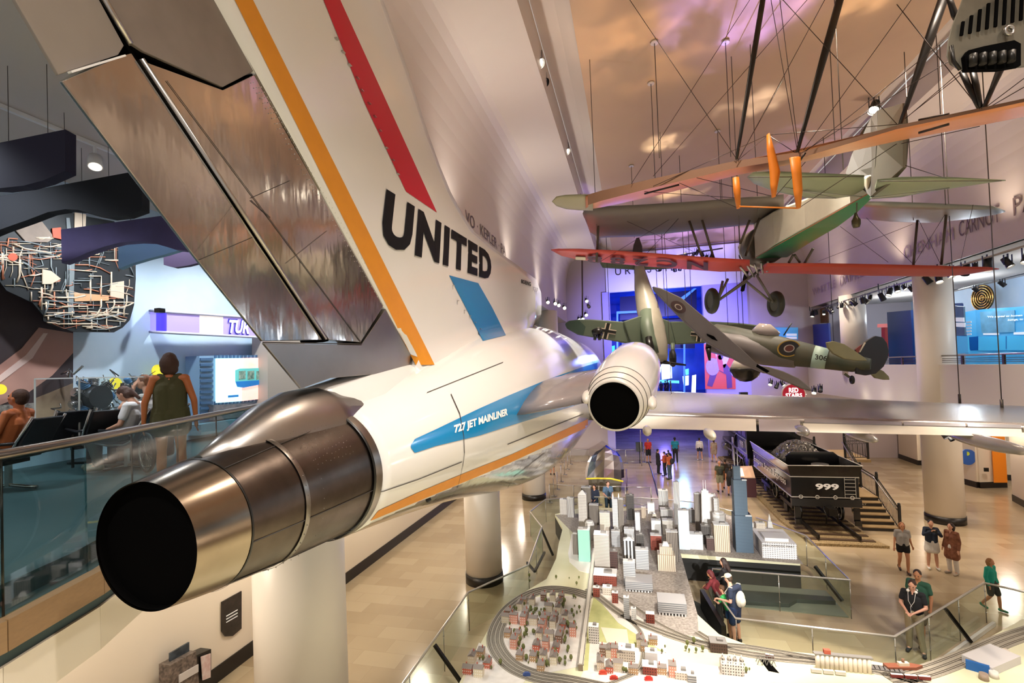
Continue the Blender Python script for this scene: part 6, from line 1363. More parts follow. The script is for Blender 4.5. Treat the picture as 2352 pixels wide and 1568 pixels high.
MB().lathe(nb,ndir,[(0,.62),(.6,.66),(.75,.62)],28,0,(True,True)).build('cowl',mat('cowl_dark','#5d574d',.4,metal=.4,noise=.4,nscale=3),bp); MB().torus(nb+ndir*.78,ndir,.6,.06,28,8).build('cowl_ring',M_steel,bp)
x_,y_,d_=frame(ndir)
for k in range(9): a=2*PI*k/9; c=nb+ndir*.95; o=x_*math.cos(a)+y_*math.sin(a); MB().cyl(c+o*.2,c+o*.58,.1,n=10).build('engine_cylinder',M_dark,bp)
MB().ball(nb+ndir*1.0,.24,12).build('crankcase',M_dark,bp)
for s in (-1,1): MB().loft([[nb+ndir*1.3+o+v for v in (x_*.07,y_*.03,-x_*.07,-y_*.03)] for o in (Vector((0,0,0)),(x_*.3+y_*.9)*s,(x_*.4+y_*1.3)*s)],0,True).build('propeller_blade',M_dark,bp)
wingloft([((1265,573,14.5),(1268,575,14.7)),((1282,571,14.3),(1292,586,15.4)),((1330,571,14.3),(1335,597,15.7)),((1400,574,14.3),(1400,604,15.9)),((1500,581,14.4),(1500,613,15.9)),((1650,592,14.4),(1655,624,15.9)),((1722,596,14.4),(1722,622,15.9))],.16,M_pk,'lower_wing',bp)
wingloft([((1762,604,14.3),(1745,626,15.8)),((1880,604,14.3),(1880,629,15.8)),((2002,606,14.2),(2002,633,15.8)),((2167,610,14.2),(2167,635,15.8)),((2225,612,14.2),(2225,628,15.2)),((2270,614,14.2),(2268,620,14.6)),((2295,617,14.2),(2294,618,14.3))],.16,M_rw,'lower_wing',bp)
wingloft([((1338,490,14.0),(1342,495,14.6)),((1345,478,13.2),(1356,534,15.6)),((1374,474,13.2),(1376,546,15.8)),((1468,470,13.2),(1468,543,15.8)),((1600,462,13.2),(1600,529,15.8)),((1722,452,13.2),(1722,516,15.8)),((1800,446,13.2),(1800,508,15.8))],.2,M_gw,'upper_wing',bp)
wingloft([((1965,462,13.2),(1975,502,15.2)),((2046,463,13.2),(2046,509,15.5)),((2136,466,13.2),(2136,512,15.6)),((2225,470,13.2),(2225,502,15.)),((2280,474,13.2),(2285,490,14.2)),((2308,484,13.6),(2309,486,13.7))],.2,M_sil,'upper_wing',bp)
# registration under the wing, upside down seen from behind
def lw(u,v):
    x=1348+(1-u)*278; t=(x-1330)/320; A=V3(x,572+t*17,14.4); B=V3(x,598+t*23,15.85); return A+(B-A)*(.16+.6*(v))+Vector((0,0,-.125))
text_fn('registration',"NC288",lw,mat('letter_wine','#4a2030',.6),bp,bold=.03,space=1.5)
MB().prism([V3(1322,589,14.9),V3(1345,590,14.9),V3(1345,596,15.2),V3(1322,595,15.2)],(0,0,-.02)).build('wing_badge',mat('badge_cream','#e0d6b0',.5),bp)
def strut(a,b,r=.035,m=None,nm='strut'): rod(bp,V3(*a),V3(*b),r,m or mat('strut_brown','#4f4338',.5),nm)
for a,b in (((1376,490,14.5),(1370,602,14.6)),((1577,490,14.6),(1613,592,14.5)),((1606,484,14.6),(1640,594,14.6)),((2107,506,14.8),(2098,608,14.5)),((2174,485,14.2),(2162,608,14.5)),((1700,560,14.8),(1722,505,14.5)),((1712,588,14.8),(1745,500,14.5)),((1868,570,14.),(1848,604,14.4)),((1822,585,14.2),(1812,603,14.4)),((1825,585,14.2),(1837,602,14.4))): strut(a,b)
# tail
MB().loft([[V3(*q)+o for q in ((2000,452,9.6),(1942,398,10.3),(1957,353,10.3),(1975,308,10.2),(2000,270,10.1),(2015,253,9.9),(2015,300,9.6),(2010,380,9.55))] for o in (Vector((0,0,0)),rgt*.07)],0,False).build('tail_fin',M_fin,bp)
MB().loft([[V3(*q)+o for q in ((2001,450,9.55),(2012,330,9.6),(2017,253,9.6),(2073,237,9.0),(2079,320,9.0),(2074,384,9.0),(2047,415,9.2))] for o in (Vector((0,0,0)),rgt*.07)],0,False).build('rudder',mat('rudder_olive','#534d3f',.6,noise=.3,nscale=2),bp)
wingloft([((1716,406,9.6),(1718,409,9.7)),((1730,395,9.0),(1732,422,10.0)),((1779,393,9.0),(1779,440,10.3)),((1850,396,9.0),(1850,455,10.4)),((1920,399,9.0),(1920,456,10.4)),((1985,402,9.0),(1985,446,10.3))],.08,M_olv,'tailplane',bp)
wingloft([((2015,412,9.0),(2003,457,10.2)),((2069,406,9.0),(2069,453,10.2)),((2136,405,9.0),(2136,440,10.)),((2200,407,9.0),(2205,430,9.7)),((2270,411,9.0),(2272,419,9.3)),((2310,413,9.0),(2310,415,9.05))],.08,M_olv,'tailplane',bp)
for a,b in (((1720,407,8.95),(1985,405,8.95)),((2020,416,8.95),(2300,415,8.95))): strut(a,b,.008)
for a,b in (((1985,452,9.9),(1850,440,9.8)),((1920,455,9.9),(1800,430,9.8)),((1998,455,9.6),(2180,432,9.6))): strut(a,b,.012,M_sil,'tail_brace')
# landing gear
Z=15.2
for px,py,w,h in ((1635,691,27,57),(1782,698,34,62)):
    c=V3(px,py,Z); ax=(rgt+Vector((_f0[0],_f0[1],0))*.02).normalized(); MB().torus(c,ax,.31,.105,28,10).build('wheel',mat('tyre_olive','#2c2b22',.6),bp); MB().cyl(c-ax*.06,c+ax*.06,.26,n=20).build('wheel_disc',mat('disc_olive','#45432f',.5),bp)
for a,b in (((1645,712,Z),(1660,645,Z)),((1650,690,Z),(1715,645,Z)),((1652,688,Z),(1745,620,Z)),((1770,692,Z),(1712,645,Z)),((1776,694,Z),(1738,632,Z)),((1648,690,Z),(1672,640,Z))): strut(a,b,.04,mat('gear_grey','#6a655c',.4))
for k in range(5): strut((1700+k*16,612-k*3,15),(1722+k*10,640-k*4,15.2),.035,M_steel,'exhaust_pipe')
MB().lathe(V3(1967,522,9.8),(0,0,1),[(0,.03),(.0,.06),(.07,.085),(.14,.085),(.2,.05),(.3,.02)],8).build('tail_lamp',mat('lamp_brass','#4e4630',.4,metal=.6),bp); strut((1968,488,9.8),(1968,465,9.7),.012)
def sideq(px,py):
    Zs=np_interp(px); return V3(px,py,Zs-.03)
def np_interp(px):
    pts=[(1734,15.4),(1779,14),(1850,12.5),(1917,11),(1993,9.7)]
    for (a,za),(b,zb_) in zip(pts,pts[1:]):
        if px<=b: return za+(zb_-za)*(px-a)/(b-a)
    return 9.7
text_quad('company_lettering',"UNITED  AIRLINES",sideq(1780,524),sideq(1828,496),sideq(1780,516),sideq(1828,488),mat('letter_rust','#8a4a3a',.6),bp,bold=.02) 
MB().beam(sideq(1735,591),sideq(1992,446),.01,.02).build('pinstripe',mat('pin_rust','#a0613f',.5),bp)
wires(bp,[((1400,490,14.2),(1620,590,14.5)),((1560,490,14.3),(1380,600,14.5)),((2110,505,14.4),(2160,606,14.5)),((2172,490,14.2),(2100,606,14.5)),((1990,500,14.4),(2095,604,14.5)),((1930,520,14.),(2040,602,14.5)),((2095,515,14.4),(1880,600,14.5)),((1460,610,14.8),(1560,500,14.3)),((2235,470,13.2),(2205,607,14.2))],.006)
# ---------- trainer biplane hanging upside down, nearest
jn=thing('trainer_biplane','nearest hanging biplane with a long orange wing, black struts and grey engine cowl','airplane',V3(1950,200,8))
M_pch=mat('peach_wing','#d98f5f',.4,noise=.35,nscale=1.2,col2='#c9703f'); M_brn=mat('wing_brown','#7d5a44',.6); M_org=mat('orange_strut','#cf7416',.5); M_tip=mat('tip_cream','#a9a283',.6)
def zj(px): return 11.-(px-1270)*4.5/1082
def jw(px,yt,yb,dz=1.0): return ((px,yt,zj(px)),(px,yb,zj(px)+dz))
wingloft([jw(1268,462,463,.1),jw(1278,451,473,.7),jw(1300,447,480),jw(1330,446,483,1.1),jw(1362,446,484,1.2)],.1,M_tip,'wing_tip',jn)
wingloft([jw(1345,450,481,1.2),jw(1380,440,476,1.3),jw(1500,412,451,1.3),jw(1690,371,401,1.2),jw(1840,341,370,1.1),jw(2060,290,321,1.1),jw(2255,249,284,1.0),jw(2460,205,243,1.0)],.16,M_pch,'upper_wing',jn)
# darker leading edge board
mb=MB(); q=[(1350,447),(1380,438),(1500,410),(1690,369),(1840,349),(2060,288),(2255,247),(2460,203)]
def low(px): return 33-(px-1350)*20/700 if px<1900 else 15
mb.loft([[V3(x,y,zj(x)-.02),V3(x,y+max(8,24-(x-1350)*.022),zj(x)-.02),V3(x,y+max(8,24-(x-1350)*.022),zj(x)+.06),V3(x,y,zj(x)+.06)] for x,y in q],0,False); mb.build('wing_edge',M_brn,jn)
for a,b,r0,r1 in (((1757,-30),(1692,366),.055,.03),((1940,-40),(1831,350),.075,.035),((2176,-30),(2068,284),.085,.035),((2210,165),(2248,249),.05,.03),((2235,165),(2253,247),.05,.03),((2400,-80),(2259,250),.11,.035),((2178,-10),(2197,45),.05,.05)):
    Zb_=zj(b[0]); A=V3(a[0],a[1],Zb_+(.0)); B=V3(b[0],b[1],Zb_); d=(B-A); x_,y_,dd=frame(d); sd=Vector(_f0)
    rs=[]
    for t,r in ((0,r0),(.4,r0),(.85,r1*1.2),(1,r1)): c=A+d*t; rs.append([c+rgt*r*math.cos(2*PI*i/12)+sd*r*.5*math.sin(2*PI*i/12) for i in range(12)])
    MB().loft(rs,0,True).build('black_strut',mat('strut_black','#14100f',.35),jn)
for pts in ([(1764,308,.01),(1770,345,.07),(1780,395,.10),(1778,425,.07),(1777,452,.03)],[(1690,408,.06),(1693,440,.07),(1696,478,.03)],[(1826,362,.10),(1830,400,.09),(1833,440,.08),(1834,478,.03)]):
    Zp=zj(pts[0][0])-.12; rs=[]
    for x,y,r in pts: c=V3(x,y,Zp); rs.append([c+rgt*r*math.cos(2*PI*i/10)+Vector(_f0)*.05*math.sin(2*PI*i/10) for i in range(10)])
    MB().loft(rs,0,True).build('king_post',M_org,jn)
rod(jn,V3(1698,474,9.),V3(1830,478,8.6),.014,M_org,'skid_bar')
# engine and cowl at the top right
def ce(px,py,dz=0): return V3(px,py,5.8+dz)
rs=[]
bdir=(rgt*1.0+Vector(_f0)*.55+Vector((0,0,.55))).normalized()
for dz in (0,.2,1.6):
    rs.append([ce(x,y)+bdir*dz for x,y in ((2196,30),(2184,60),(2175,95),(2172,130),(2180,150),(2200,162),(2260,166),(2330,158),(2400,150),(2420,-60),(2230,-60))])
MB().loft(rs,0,False).build('engine_cowl',mat('cowl_pewter','#8d8778',.38,metal=.6,noise=.5,nscale=4,col2='#5d574c'),jn,bevel=.02)
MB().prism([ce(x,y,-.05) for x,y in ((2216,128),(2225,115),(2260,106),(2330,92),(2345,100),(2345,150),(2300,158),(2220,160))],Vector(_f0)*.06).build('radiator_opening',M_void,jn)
for k in range(9): a=ce(2210+k*19,70-k*9,-.03); b=ce(2207+k*19,85-k*2+ (0),-.03); MB().beam(ce(2212+k*19.5,50-k*14,-.03),ce(2208+k*19.5,82-k*5,-.03),.02,.03).build('louvre',M_void,jn)
MB().tube([ce(2185,105,-.05),ce(2190,140,-.06),ce(2205,160,-.05)],.02,6).build('cowl_strap',M_dark,jn)
MB().torus(ce(2318,70,-.04),Vector(_f0),.05,.02,14,6).build('exhaust_port',M_steel,jn)
for k in range(5): MB().cyl(ce(2235+k*22,125-k*2,-.1),ce(2235+k*22,150-k*2,-.1),.04,n=8).build('engine_cylinder',M_dark,jn)
Wj=[((1450,422,10.2),(1735,-20,9.5)),((1500,405,10.1),(1880,-30,9.)),((1700,360,9.2),(1905,-20,8.6)),((1690,362,9.2),(1440,-10,9.6)),((1835,352,8.6),(1790,-10,8.6)),((1832,350,8.6),(1770,-5,8.6)),((1845,345,8.5),(2100,-10,7.6)),((1850,348,8.5),(2180,85,7.)),((2075,275,7.7),(2350,60,6.6)),((2080,272,7.7),(2352,40,6.6)),((2262,248,6.9),(2352,180,6.5)),((2060,285,7.7),(1780,-20,8.3)),((2250,250,6.9),(2060,10,7.4)),((1764,310,9.0),(1690,372,9.2)),((1764,310,9.0),(1500,428,10.)),((1764,310,9.0),(1826,350,8.7)),((1764,310,9.0),(2066,285,7.8)),((1780,452,9.0),(1600,408,9.8)),((1780,452,9.0),(1850,372,8.6)),((1696,478,9.2),(1560,420,9.9)),((1834,478,8.7),(2060,330,7.8)),((2070,330,7.8),(2250,290,6.9)),((1840,352,8.5),(2180,140,6.9)),((1695,368,9.2),(1800,180,9.)),((1480,440,10.2),(1700,455,9.4)),((2080,380,7.9),(2175,410,8.9)),((2352,200,6.4),(2262,252,6.9))]
wires(jn,Wj,.006)
for a,b in (((1480,445,10.2),(1560,424,9.9)),((1600,400,9.7),(1650,385,9.5)),((1835,372,8.6),(1850,350,8.5)),((2180,262,7.2),(2110,276,7.5)),((2110,305,7.5),(2180,285,7.2))): rod(jn,V3(*a),V3(*b),.02,mat('wire_dark'),'turnbuckle')
# ---------- dive bomber
sk=thing('dive_bomber','green hanging dive bomber with black and white crosses, tail pointing up','airplane',V3(1500,760,28)); M_sg=mat('bomber_green','#6c7a66',.5,noise=.4,nscale=.7,col2='#4c5a4a'); M_sg2=mat('bomber_dark_green','#3f5648',.5); M_sv=mat('bomber_silver','#b9b2a0',.35,noise=.5,nscale=1,col2='#7f7f6c')
fw=Vector((_f0[0],_f0[1],0))
def plate(px,Z,th,m,n,par,bev=.0): return MB().prism([V3(a,b,Z) for a,b in px],fw*th).build(n,m,par,bevel=bev)
plate([(1298,743),(1306,736),(1330,733),(1358,733),(1432,738),(1450,790),(1402,781),(1360,774),(1328,768),(1303,754)],27.9,.28,M_sg,'outer_wing',sk,.06)
plate([(1432,738),(1470,725),(1500,723),(1540,738),(1552,791),(1505,788),(1450,790)],27.8,.35,M_sg,'inner_wing',sk,.06)
plate([(1540,738),(1624,737),(1700,741),(1757,748),(1764,757),(1740,770),(1700,782),(1625,787),(1552,791)],27.9,.28,M_sg,'outer_wing',sk,.06)
plate([(1299,743),(1308,737),(1330,735),(1345,750),(1340,770),(1328,768),(1303,754)],27.86,.05,M_sg2,'wing_tip',sk)
plate([(1378,602),(1420,598),(1470,606),(1520,600),(1556,604),(1550,616),(1470,620),(1385,614)],30.2,.15,M_sg,'tailplane',sk,.03)
def tubeZ(pts,m,n,par,k=20,sq=1.):
    rs=[]
    for i,(x,y,Z,r) in enumerate(pts):
        c=V3(x,y,Z); a=V3(*pts[min(i+1,len(pts)-1)][:3])-V3(*pts[max(i-1,0)][:3]); x_,y_,d_=frame(a); rs.append([c+x_*r*math.cos(2*PI*j/k)+y_*r*sq*math.sin(2*PI*j/k) for j in range(k)])
    return MB().loft(rs,0,True).build(n,m,par)
tubeZ([(1465,585,30.4,.12),(1468,615,30.,.3),(1476,660,29.4,.5),(1488,710,28.6,.66),(1500,755,27.9,.68),(1509,795,27.3,.6),(1513,820,27.,.50),(1514,829,26.9,.42)],M_sv,'fuselage',sk)
tubeZ([(1487,718,28.2,.45),(1489,760,27.5,.42),(1496,790,27.1,.4),(1505,815,26.8,.3)],M_sg,'belly_panel',sk)
tubeZ([(1512,826,26.95,.44),(1514,834,26.8,.2)],mat('spinner_grey','#9c9a90',.3),'spinner',sk); tubeZ([(1490,775,27.0,.2),(1494,800,26.7,.22),(1500,812,26.6,.1)],M_black,'radiator',sk)
plate([(1462,546),(1468,545),(1475,565),(1476,590),(1470,604),(1456,604),(1452,588),(1456,562)],30.3,.12,mat('fin_dark','#3b2f33',.5),'tail_fin',sk)
MB().torus(V3(1545,822,27.6),(1,.1,0),.38,.14,20,8).build('wheel',mat('tyre_black','#1a1a1a',.6),sk); rod(sk,V3(1545,822,27.6),V3(1545,788,27.8),.12,M_sg,'gear_leg'); rod(sk,V3(1450,790,27.7),V3(1447,808,27.5),.1,M_sg,'gear_leg')
for a,b in (((1512,830,26.8),(1575,838,26.9)),((1512,830,26.8),(1470,818,27.))): rod(sk,V3(*a),V3(*b),.12,M_black,'propeller_blade',.05)
tubeZ([(1370,757,27.5,.3),(1374,770,27.4,.28)],M_black,'gun_pod',sk); rod(sk,V3(1368,768,27.3),V3(1366,780,27.2),.09,M_black,'gun_barrel'); rod(sk,V3(1376,768,27.3),V3(1377,780,27.2),.09,M_black,'gun_barrel')
def cross(cx,cy,s,a,Z):
    c,sn=math.cos(a),math.sin(a)
    def q(x,y): return V3(cx+(x*c-y*sn)*s,cy+(x*sn+y*c)*s*.82,Z)
    for nm,pl,m,dz in (('cross_edge',[(-.3,-1),(.3,-1),(.3,-.3),(1,-.3),(1,.3),(.3,.3),(.3,1),(-.3,1),(-.3,.3),(-1,.3),(-1,-.3),(-.3,-.3)],mat('cross_cream','#dccdb5',.5),0),('cross',[(-.17,-1.0),(.17,-1.0),(.17,-.17),(1.0,-.17),(1.0,.17),(.17,.17),(.17,1.0),(-.17,1.0),(-.17,.17),(-1.0,.17),(-1.0,-.17),(-.17,-.17)],M_black,.02)):
        MB().prism([q(*v)-fw*(.03+dz) for v in pl],fw*.01).build(nm,m,sk)
cross(1393,760,22,.2,27.88); cross(1606,768,20,.12,27.88)
# ---------- fighter with roundels
sp=thing('fighter_plane','brown and green hanging fighter plane with ringed roundels and the number 306','airplane',V3(1800,800,21)); M_cam=mat('camouflage','#514c3a',.55,noise=1.,nscale=1.3,col2='#2f3a2c'); M_und=mat('fighter_grey','#77716f',.5,noise=.3,nscale=1.5); M_wg=mat('fighter_green','#4a4c35',.55)
FS=[(1640,772,23.4,.62),(1680,781,22.8,.66),(1740,796,22.,.68),(1800,807,21.2,.62),(1860,817,20.5,.5),(1910,826,20.,.42),(1960,834,19.4,.36),(2000,836,19.,.22)]
tubeZ(FS,M_cam,'fuselage',sp,28,1.)
tubeZ([(1640,782,23.2,.6),(1700,796,22.3,.64),(1760,810,21.6,.58),(1830,823,20.8,.42)],M_und,'belly',sp)
tubeZ([(1900,824.5,20.05,.435),(1868,819,20.35,.49)],mat('sky_band','#a4bcae',.5),'fuselage_band',sp,28)
plate([(1500,657),(1519,661),(1567,684),(1624,732),(1700,797),(1740,835),(1760,858),(1745,852),(1712,838),(1690,826),(1649,801),(1620,783),(1594,757),(1567,732),(1534,698),(1504,667)],21.2,.22,M_und,'wing',sp,.04)
plate([(1648,746),(1700,744),(1745,750),(1757,752),(1763,760),(1700,768),(1650,762)],24.,.2,M_wg,'far_wing',sp)
plate([(1741,838),(1767,842),(1800,852),(1835,868),(1858,886),(1867,898),(1845,893),(1812,878),(1775,862),(1750,852)],20.2,.2,M_und,'wing',sp,.04); plate([(1740,836),(1768,852),(1762,856),(1738,842)],20.1,.05,M_void,'wheel_bay',sp)
plate([(1961,805),(1975,795),(1995,780),(2012,771),(2028,774),(2038,788),(2042,806),(2040,822),(2030,842),(2012,858),(1990,862),(1968,858)],19.1,.12,mat('rudder_black','#1d1a1a',.5),'rudder',sp,.02)
plate([(1965,802),(1979,791),(1974,806),(1970,812)],19.05,.04,mat('flash_red','#7a3428',.5),'fin_flash',sp); plate([(1987,786),(1989,787),(1976,809),(1974,808)],19.05,.04,mat('flash_cream','#c9bda8',.5),'fin_flash',sp)
plate([(1900,786),(1915,783),(1940,790),(1965,806),(1985,820),(1993,828),(1970,828),(1940,824),(1915,812),(1903,798)],18.7,.12,mat('tailplane_olive','#7f7a58',.5,noise=.3,nscale=3),'tailplane',sp,.02)
plate([(2004,860),(2022,848),(2030,852),(2042,864),(2044,872),(2032,872),(2012,868)],19.6,.12,mat('tailplane_olive'),'tailplane',sp,.02)
tubeZ([(1730,762,22.,.12),(1745,757,21.8,.3),(1765,760,21.6,.32),(1790,768,21.4,.1)],mat('canopy_pale','#b5aaa4',.15),'canopy',sp)
rod(sp,V3(1800,770,21.2),V3(1818,742,21.2),.03,M_dark,'aerial_mast'); rod(sp,V3(1940,858,19.5),V3(1951,866,19.4),.05,M_wg,'tail_wheel_leg'); MB().torus(V3(1957,872,19.4),(1,0,0),.12,.06,16,8).build('tail_wheel',mat('tyre_black'),sp)
rod(sp,V3(1627,785,22.6),V3(1627,800,22.4),.1,M_black,'propeller_blade',.13); rod(sp,V3(1627,800,22.4),V3(1630,828,22.4),.13,M_black,'propeller_blade',.05)
def roundel(cx,cy,rx,ry,a,Z,rings,par):
    for i,(k,m) in enumerate(rings):
        ca,sa=math.cos(a),math.sin(a); MB().prism([V3(cx+(rx*k*math.cos(t)*ca-ry*k*math.sin(t)*sa),cy+(rx*k*math.cos(t)*sa+ry*k*math.sin(t)*ca),Z)-fw*.012*i for t in [2*PI*j/28 for j in range(28)]],fw*.01).build('roundel_ring',m,par)
M_yel=mat('roundel_yellow','#c9a23a',.5); M_nv=mat('roundel_navy','#2a2420',.5); M_rdr=mat('roundel_red','#6a3328',.5); M_rw2=mat('roundel_white','#cfc4b5',.5)
roundel(1812,800,27,19,-.15,20.42,((1,M_yel),(.88,M_nv),(.46,M_rw2),(.36,M_rdr)),sp)
roundel(1558,705,19,12,.55,21.17,((1,mat('roundel_brown','#4f3a3a',.5)),(.5,M_rw2),(.36,mat('roundel_brown'))),sp)
plate([(1624,766),(1640,772),(1649,783),(1636,778),(1625,770)],21.1,.05,M_void,'wing_mark',sp)
text_quad('number',"306",V3(1872,825,19.5),V3(1899,829,19.4),V3(1872,813,19.5),V3(1901,817,19.4),M_nv,sp,bold=.02)
# white and black bowl behind the fighter
bw=V3(1712,846,26.); t=thing('bowl_lamp','round white lamp with a black bowl hanging behind the fighter wing','lamp',bw); MB().lathe(bw,(0,0,1),[(-.72,.05),(-.68,.3),(-.45,.62),(-.1,.8),(0,.82)],28).build('bowl',mat('bowl_black','#161513',.25),t); MB().lathe(bw,(0,0,1),[(0,.78),(.4,.6),(.75,.3)],28).build('shade',mat('shade_white','#dcd2c4',.5),t); MB().cyl(bw+Vector((0,0,.75)),(bw.x,bw.y,16.59),.02,n=6).build('rod',M_cable,t)
# ---------- cables from the ceiling
def cable(a,py_top,Z,label,grp,r=.011):
    p=V3(*a,Z); MB().cyl(p,(p.x,p.y,16.6),r,n=5).build('hanging_cable',M_cable,None,label,'cable',grp)
for a,Z in (((1700,560),14.5),((1742,500),14.)): cable(a,0,Z,'thin cable rising from the mail biplane nose to the ceiling','mail biplane cables')
for a,Z in (((1937,390),11.),((2172,470),13.2),((2098,506),14.6),((1371,545),14.4)): cable(a,0,Z,'thin cable rising from a mail biplane wing or tail to the ceiling','mail biplane wing cables')
for a,Z in (((1528,725),28.),((1512,725),28.),((1400,735),28.),((1590,737),28.)): cable(a,0,Z,'thin cable holding the green dive bomber','dive bomber cables',.018)
for a,Z in (((1697,745),22.5),((1672,745),23.),((1915,785),20.),((1575,690),21.3)): cable(a,0,Z,'thin cable holding the camouflaged fighter','fighter cables',.014)
for k,(x,y) in enumerate(((1666,95),(1503,96),(1495,190),(1648,300),(1905,88),(1450,380))):
    p=Vector(PZ(x,y,16.58)); MB().cyl(p,p-Vector((0,0,.05)),.11,n=16).build('ceiling_plate',mat('plate_pale','#c9beb4',.4),None,'small round cable plate on the cloudy ceiling','ceiling plate','cable plates on the ceiling')
    MB().cyl(p-Vector((0,0,.05)),(p.x,p.y,13.2),.012,n=5).build('hanging_cable',M_cable,None,'thin cable dropping from a round plate on the cloudy ceiling','cable','cables from the ceiling plates')
# ================================================================ right gallery, lights, signs
GF=5.9
def gx(px,py,x): return Vector(PX(px,py,x))
def gboard(px,x,th,m,name,par): return MB().prism([gx(a,b,x) for a,b in px],(th,0,0)).build(name,m,par)
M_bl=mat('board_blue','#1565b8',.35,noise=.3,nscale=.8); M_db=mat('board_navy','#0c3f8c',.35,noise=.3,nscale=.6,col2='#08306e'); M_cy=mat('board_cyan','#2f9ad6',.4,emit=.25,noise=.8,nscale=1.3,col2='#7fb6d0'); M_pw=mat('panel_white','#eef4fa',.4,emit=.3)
# big curved quote wall
q=gx(2290,780,17.5); t=thing('quote_wall','wide curved blue exhibit wall with white quotation and photo panels','exhibit wall',(17.5,q.y,GF))
pts=[(2212,717,17.6),(2240,712,17.9),(2280,708,18.1),(2330,705,18.2),(2400,699,18.2),(2480,692,18.2)]
mb=MB(); rs=[]
for px,py,x in pts:
    a=gx(px,py,x); rs.append([Vector((a.x,a.y,GF)),a,a+Vector((.15,0,0)),Vector((a.x+.15,a.y,GF))])
mb.loft(rs,0,False); mb.build('curved_wall',M_cy,t)
def onwall(px,py): 
    for (a,_,xa),(b,_,xb) in zip(pts,pts[1:]):
        if px<=b: x=xa+(xb-xa)*(px-a)/(b-a); break
    else: x=18.2
    return gx(px,py,x-.04)
def wpatch(px,m,n): MB().prism([onwall(*q) for q in px],(.02,0,0)).build(n,m,t)
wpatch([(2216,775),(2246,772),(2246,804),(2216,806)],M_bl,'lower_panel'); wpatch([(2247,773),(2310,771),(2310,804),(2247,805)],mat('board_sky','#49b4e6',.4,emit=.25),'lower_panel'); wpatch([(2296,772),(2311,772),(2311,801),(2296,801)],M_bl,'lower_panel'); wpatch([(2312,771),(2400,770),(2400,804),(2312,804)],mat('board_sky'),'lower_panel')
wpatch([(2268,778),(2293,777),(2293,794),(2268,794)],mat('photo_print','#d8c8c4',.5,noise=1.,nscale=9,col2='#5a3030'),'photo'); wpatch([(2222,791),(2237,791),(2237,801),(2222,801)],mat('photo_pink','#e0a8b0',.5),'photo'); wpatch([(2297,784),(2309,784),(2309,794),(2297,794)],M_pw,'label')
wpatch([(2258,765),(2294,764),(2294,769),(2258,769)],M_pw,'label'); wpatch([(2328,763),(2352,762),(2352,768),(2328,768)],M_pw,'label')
wpatch([(2250,716),(2330,712),(2330,762),(2255,765)],mat('board_photo','#6fb0d2',.5,emit=.2,noise=1.,nscale=1.6,col2='#4d6f8c'),'large_photo')
def wtext(s,x0,x1,y0,y1,h): text_quad('quotation',s,onwall(x0,y0)-Vector((.03,0,0)),onwall(x1,y1)-Vector((.03,0,0)),onwall(x0,y0-h)-Vector((.03,0,0)),onwall(x1,y1-h)-Vector((.03,0,0)),M_pw,t,bold=.03,shear=.2)
wtext("\u201cWe appeal as human",2267,2350,731,727,6); wtext("beings, to",2316,2352,738,736,6)
# tall blue stele with white title
st=thing('title_stele','tall blue stele with white block title beside the big round column','exhibit panel',(15,gx(2200,740,15.2).y,GF))
gboard([(2172,704),(2182,697),(2184,699),(2196,812),(2190,812),(2176,812)],15.0,.5,M_db,'side_face',st); gboard([(2182,701),(2213,704),(2216,770),(2189,771)],15.0,.06,mat('stele_print','#6f93ab',.5,noise=.8,nscale=2,col2='#3f6680'),'front_face',st); gboard([(2189,771),(2222,772),(2224,810),(2192,812)],15.0,.06,mat('board_sky'),'front_face',st)
for a in (((2187,729),(2213,729),(2214,739),(2188,738)),((2190,741),(2216,741),(2216,751),(2190,750))): gboard(a,14.95,.03,M_pw,'title_block',st)
for k in range(5): gboard([(2219,738+k*7),(2230,737+k*7),(2231,741+k*7),(2220,742+k*7)],15.6,.02,M_pw,'text_line',st)
# other boards
def bd_(px,x,m,label,name='display_board',extra=None):
    a=gx(*px[0],x); t=thing(name,label,'exhibit panel',(x,a.y,GF)); P_=[Vector(gx(u,v,x)) for u,v in px]; P_[2].z=P_[3].z=GF; MB().prism(P_,(.1,0,0)).build('board',m,t)
    if extra: extra(t,x)
    return t
bd_([(2037,717),(2092,712),(2097,818),(2041,818)],14.6,M_db,'dark blue board left of the tall cream column, upper gallery')
bd_([(1861,746),(1903,742),(1906,800),(1864,800)],13.2,mat('board_royal','#15349c',.35,noise=.3,nscale=.6,col2='#0c2478'),'royal blue board between two white columns on the gallery')
def ex(t,x):
    gboard([(1945,731),(1952,730),(1964,802),(1958,802)],x-.08,.06,M_db,'side_face',t)
    for k in range(2): gboard([(1957,752+k*8),(1982,752+k*8),(1982,758+k*8),(1957,758+k*8)],x-.08,.05,M_pw,'title_block',t)
    gboard([(1962,781),(1984,781),(1984,800),(1966,802)],x-.08,.05,mat('board_sky'),'lower_panel',t)
bd_([(1950,731),(1983,734),(1984,802),(1960,802)],15.2,M_cy,'light blue stele with two white title lines above the fighter tail',extra=ex)
def ex2(t,x):
    for k in range(2): gboard([(1806,766+k*7),(1830,766+k*7),(1830,771+k*7),(1806,771+k*7)],x-.08,.05,M_pw,'title_block',t)
q=Vector(PY(1800,779,39.8)); t=thing('display_board','low wide blue board behind the fighter canopy','exhibit panel',q); MB().prism([PY(a,b,39.9) for a,b in ((1766,752),(1832,752),(1832,779),(1766,779))],(0,-.1,0)).build('board',M_cy,t); [MB().prism([PY(a,b,39.78) for a,b in ((1806,766+k*7),(1830,766+k*7),(1830,771+k*7),(1806,771+k*7))],(0,-.03,0)).build('title_block',M_pw,t) for k in range(2)]
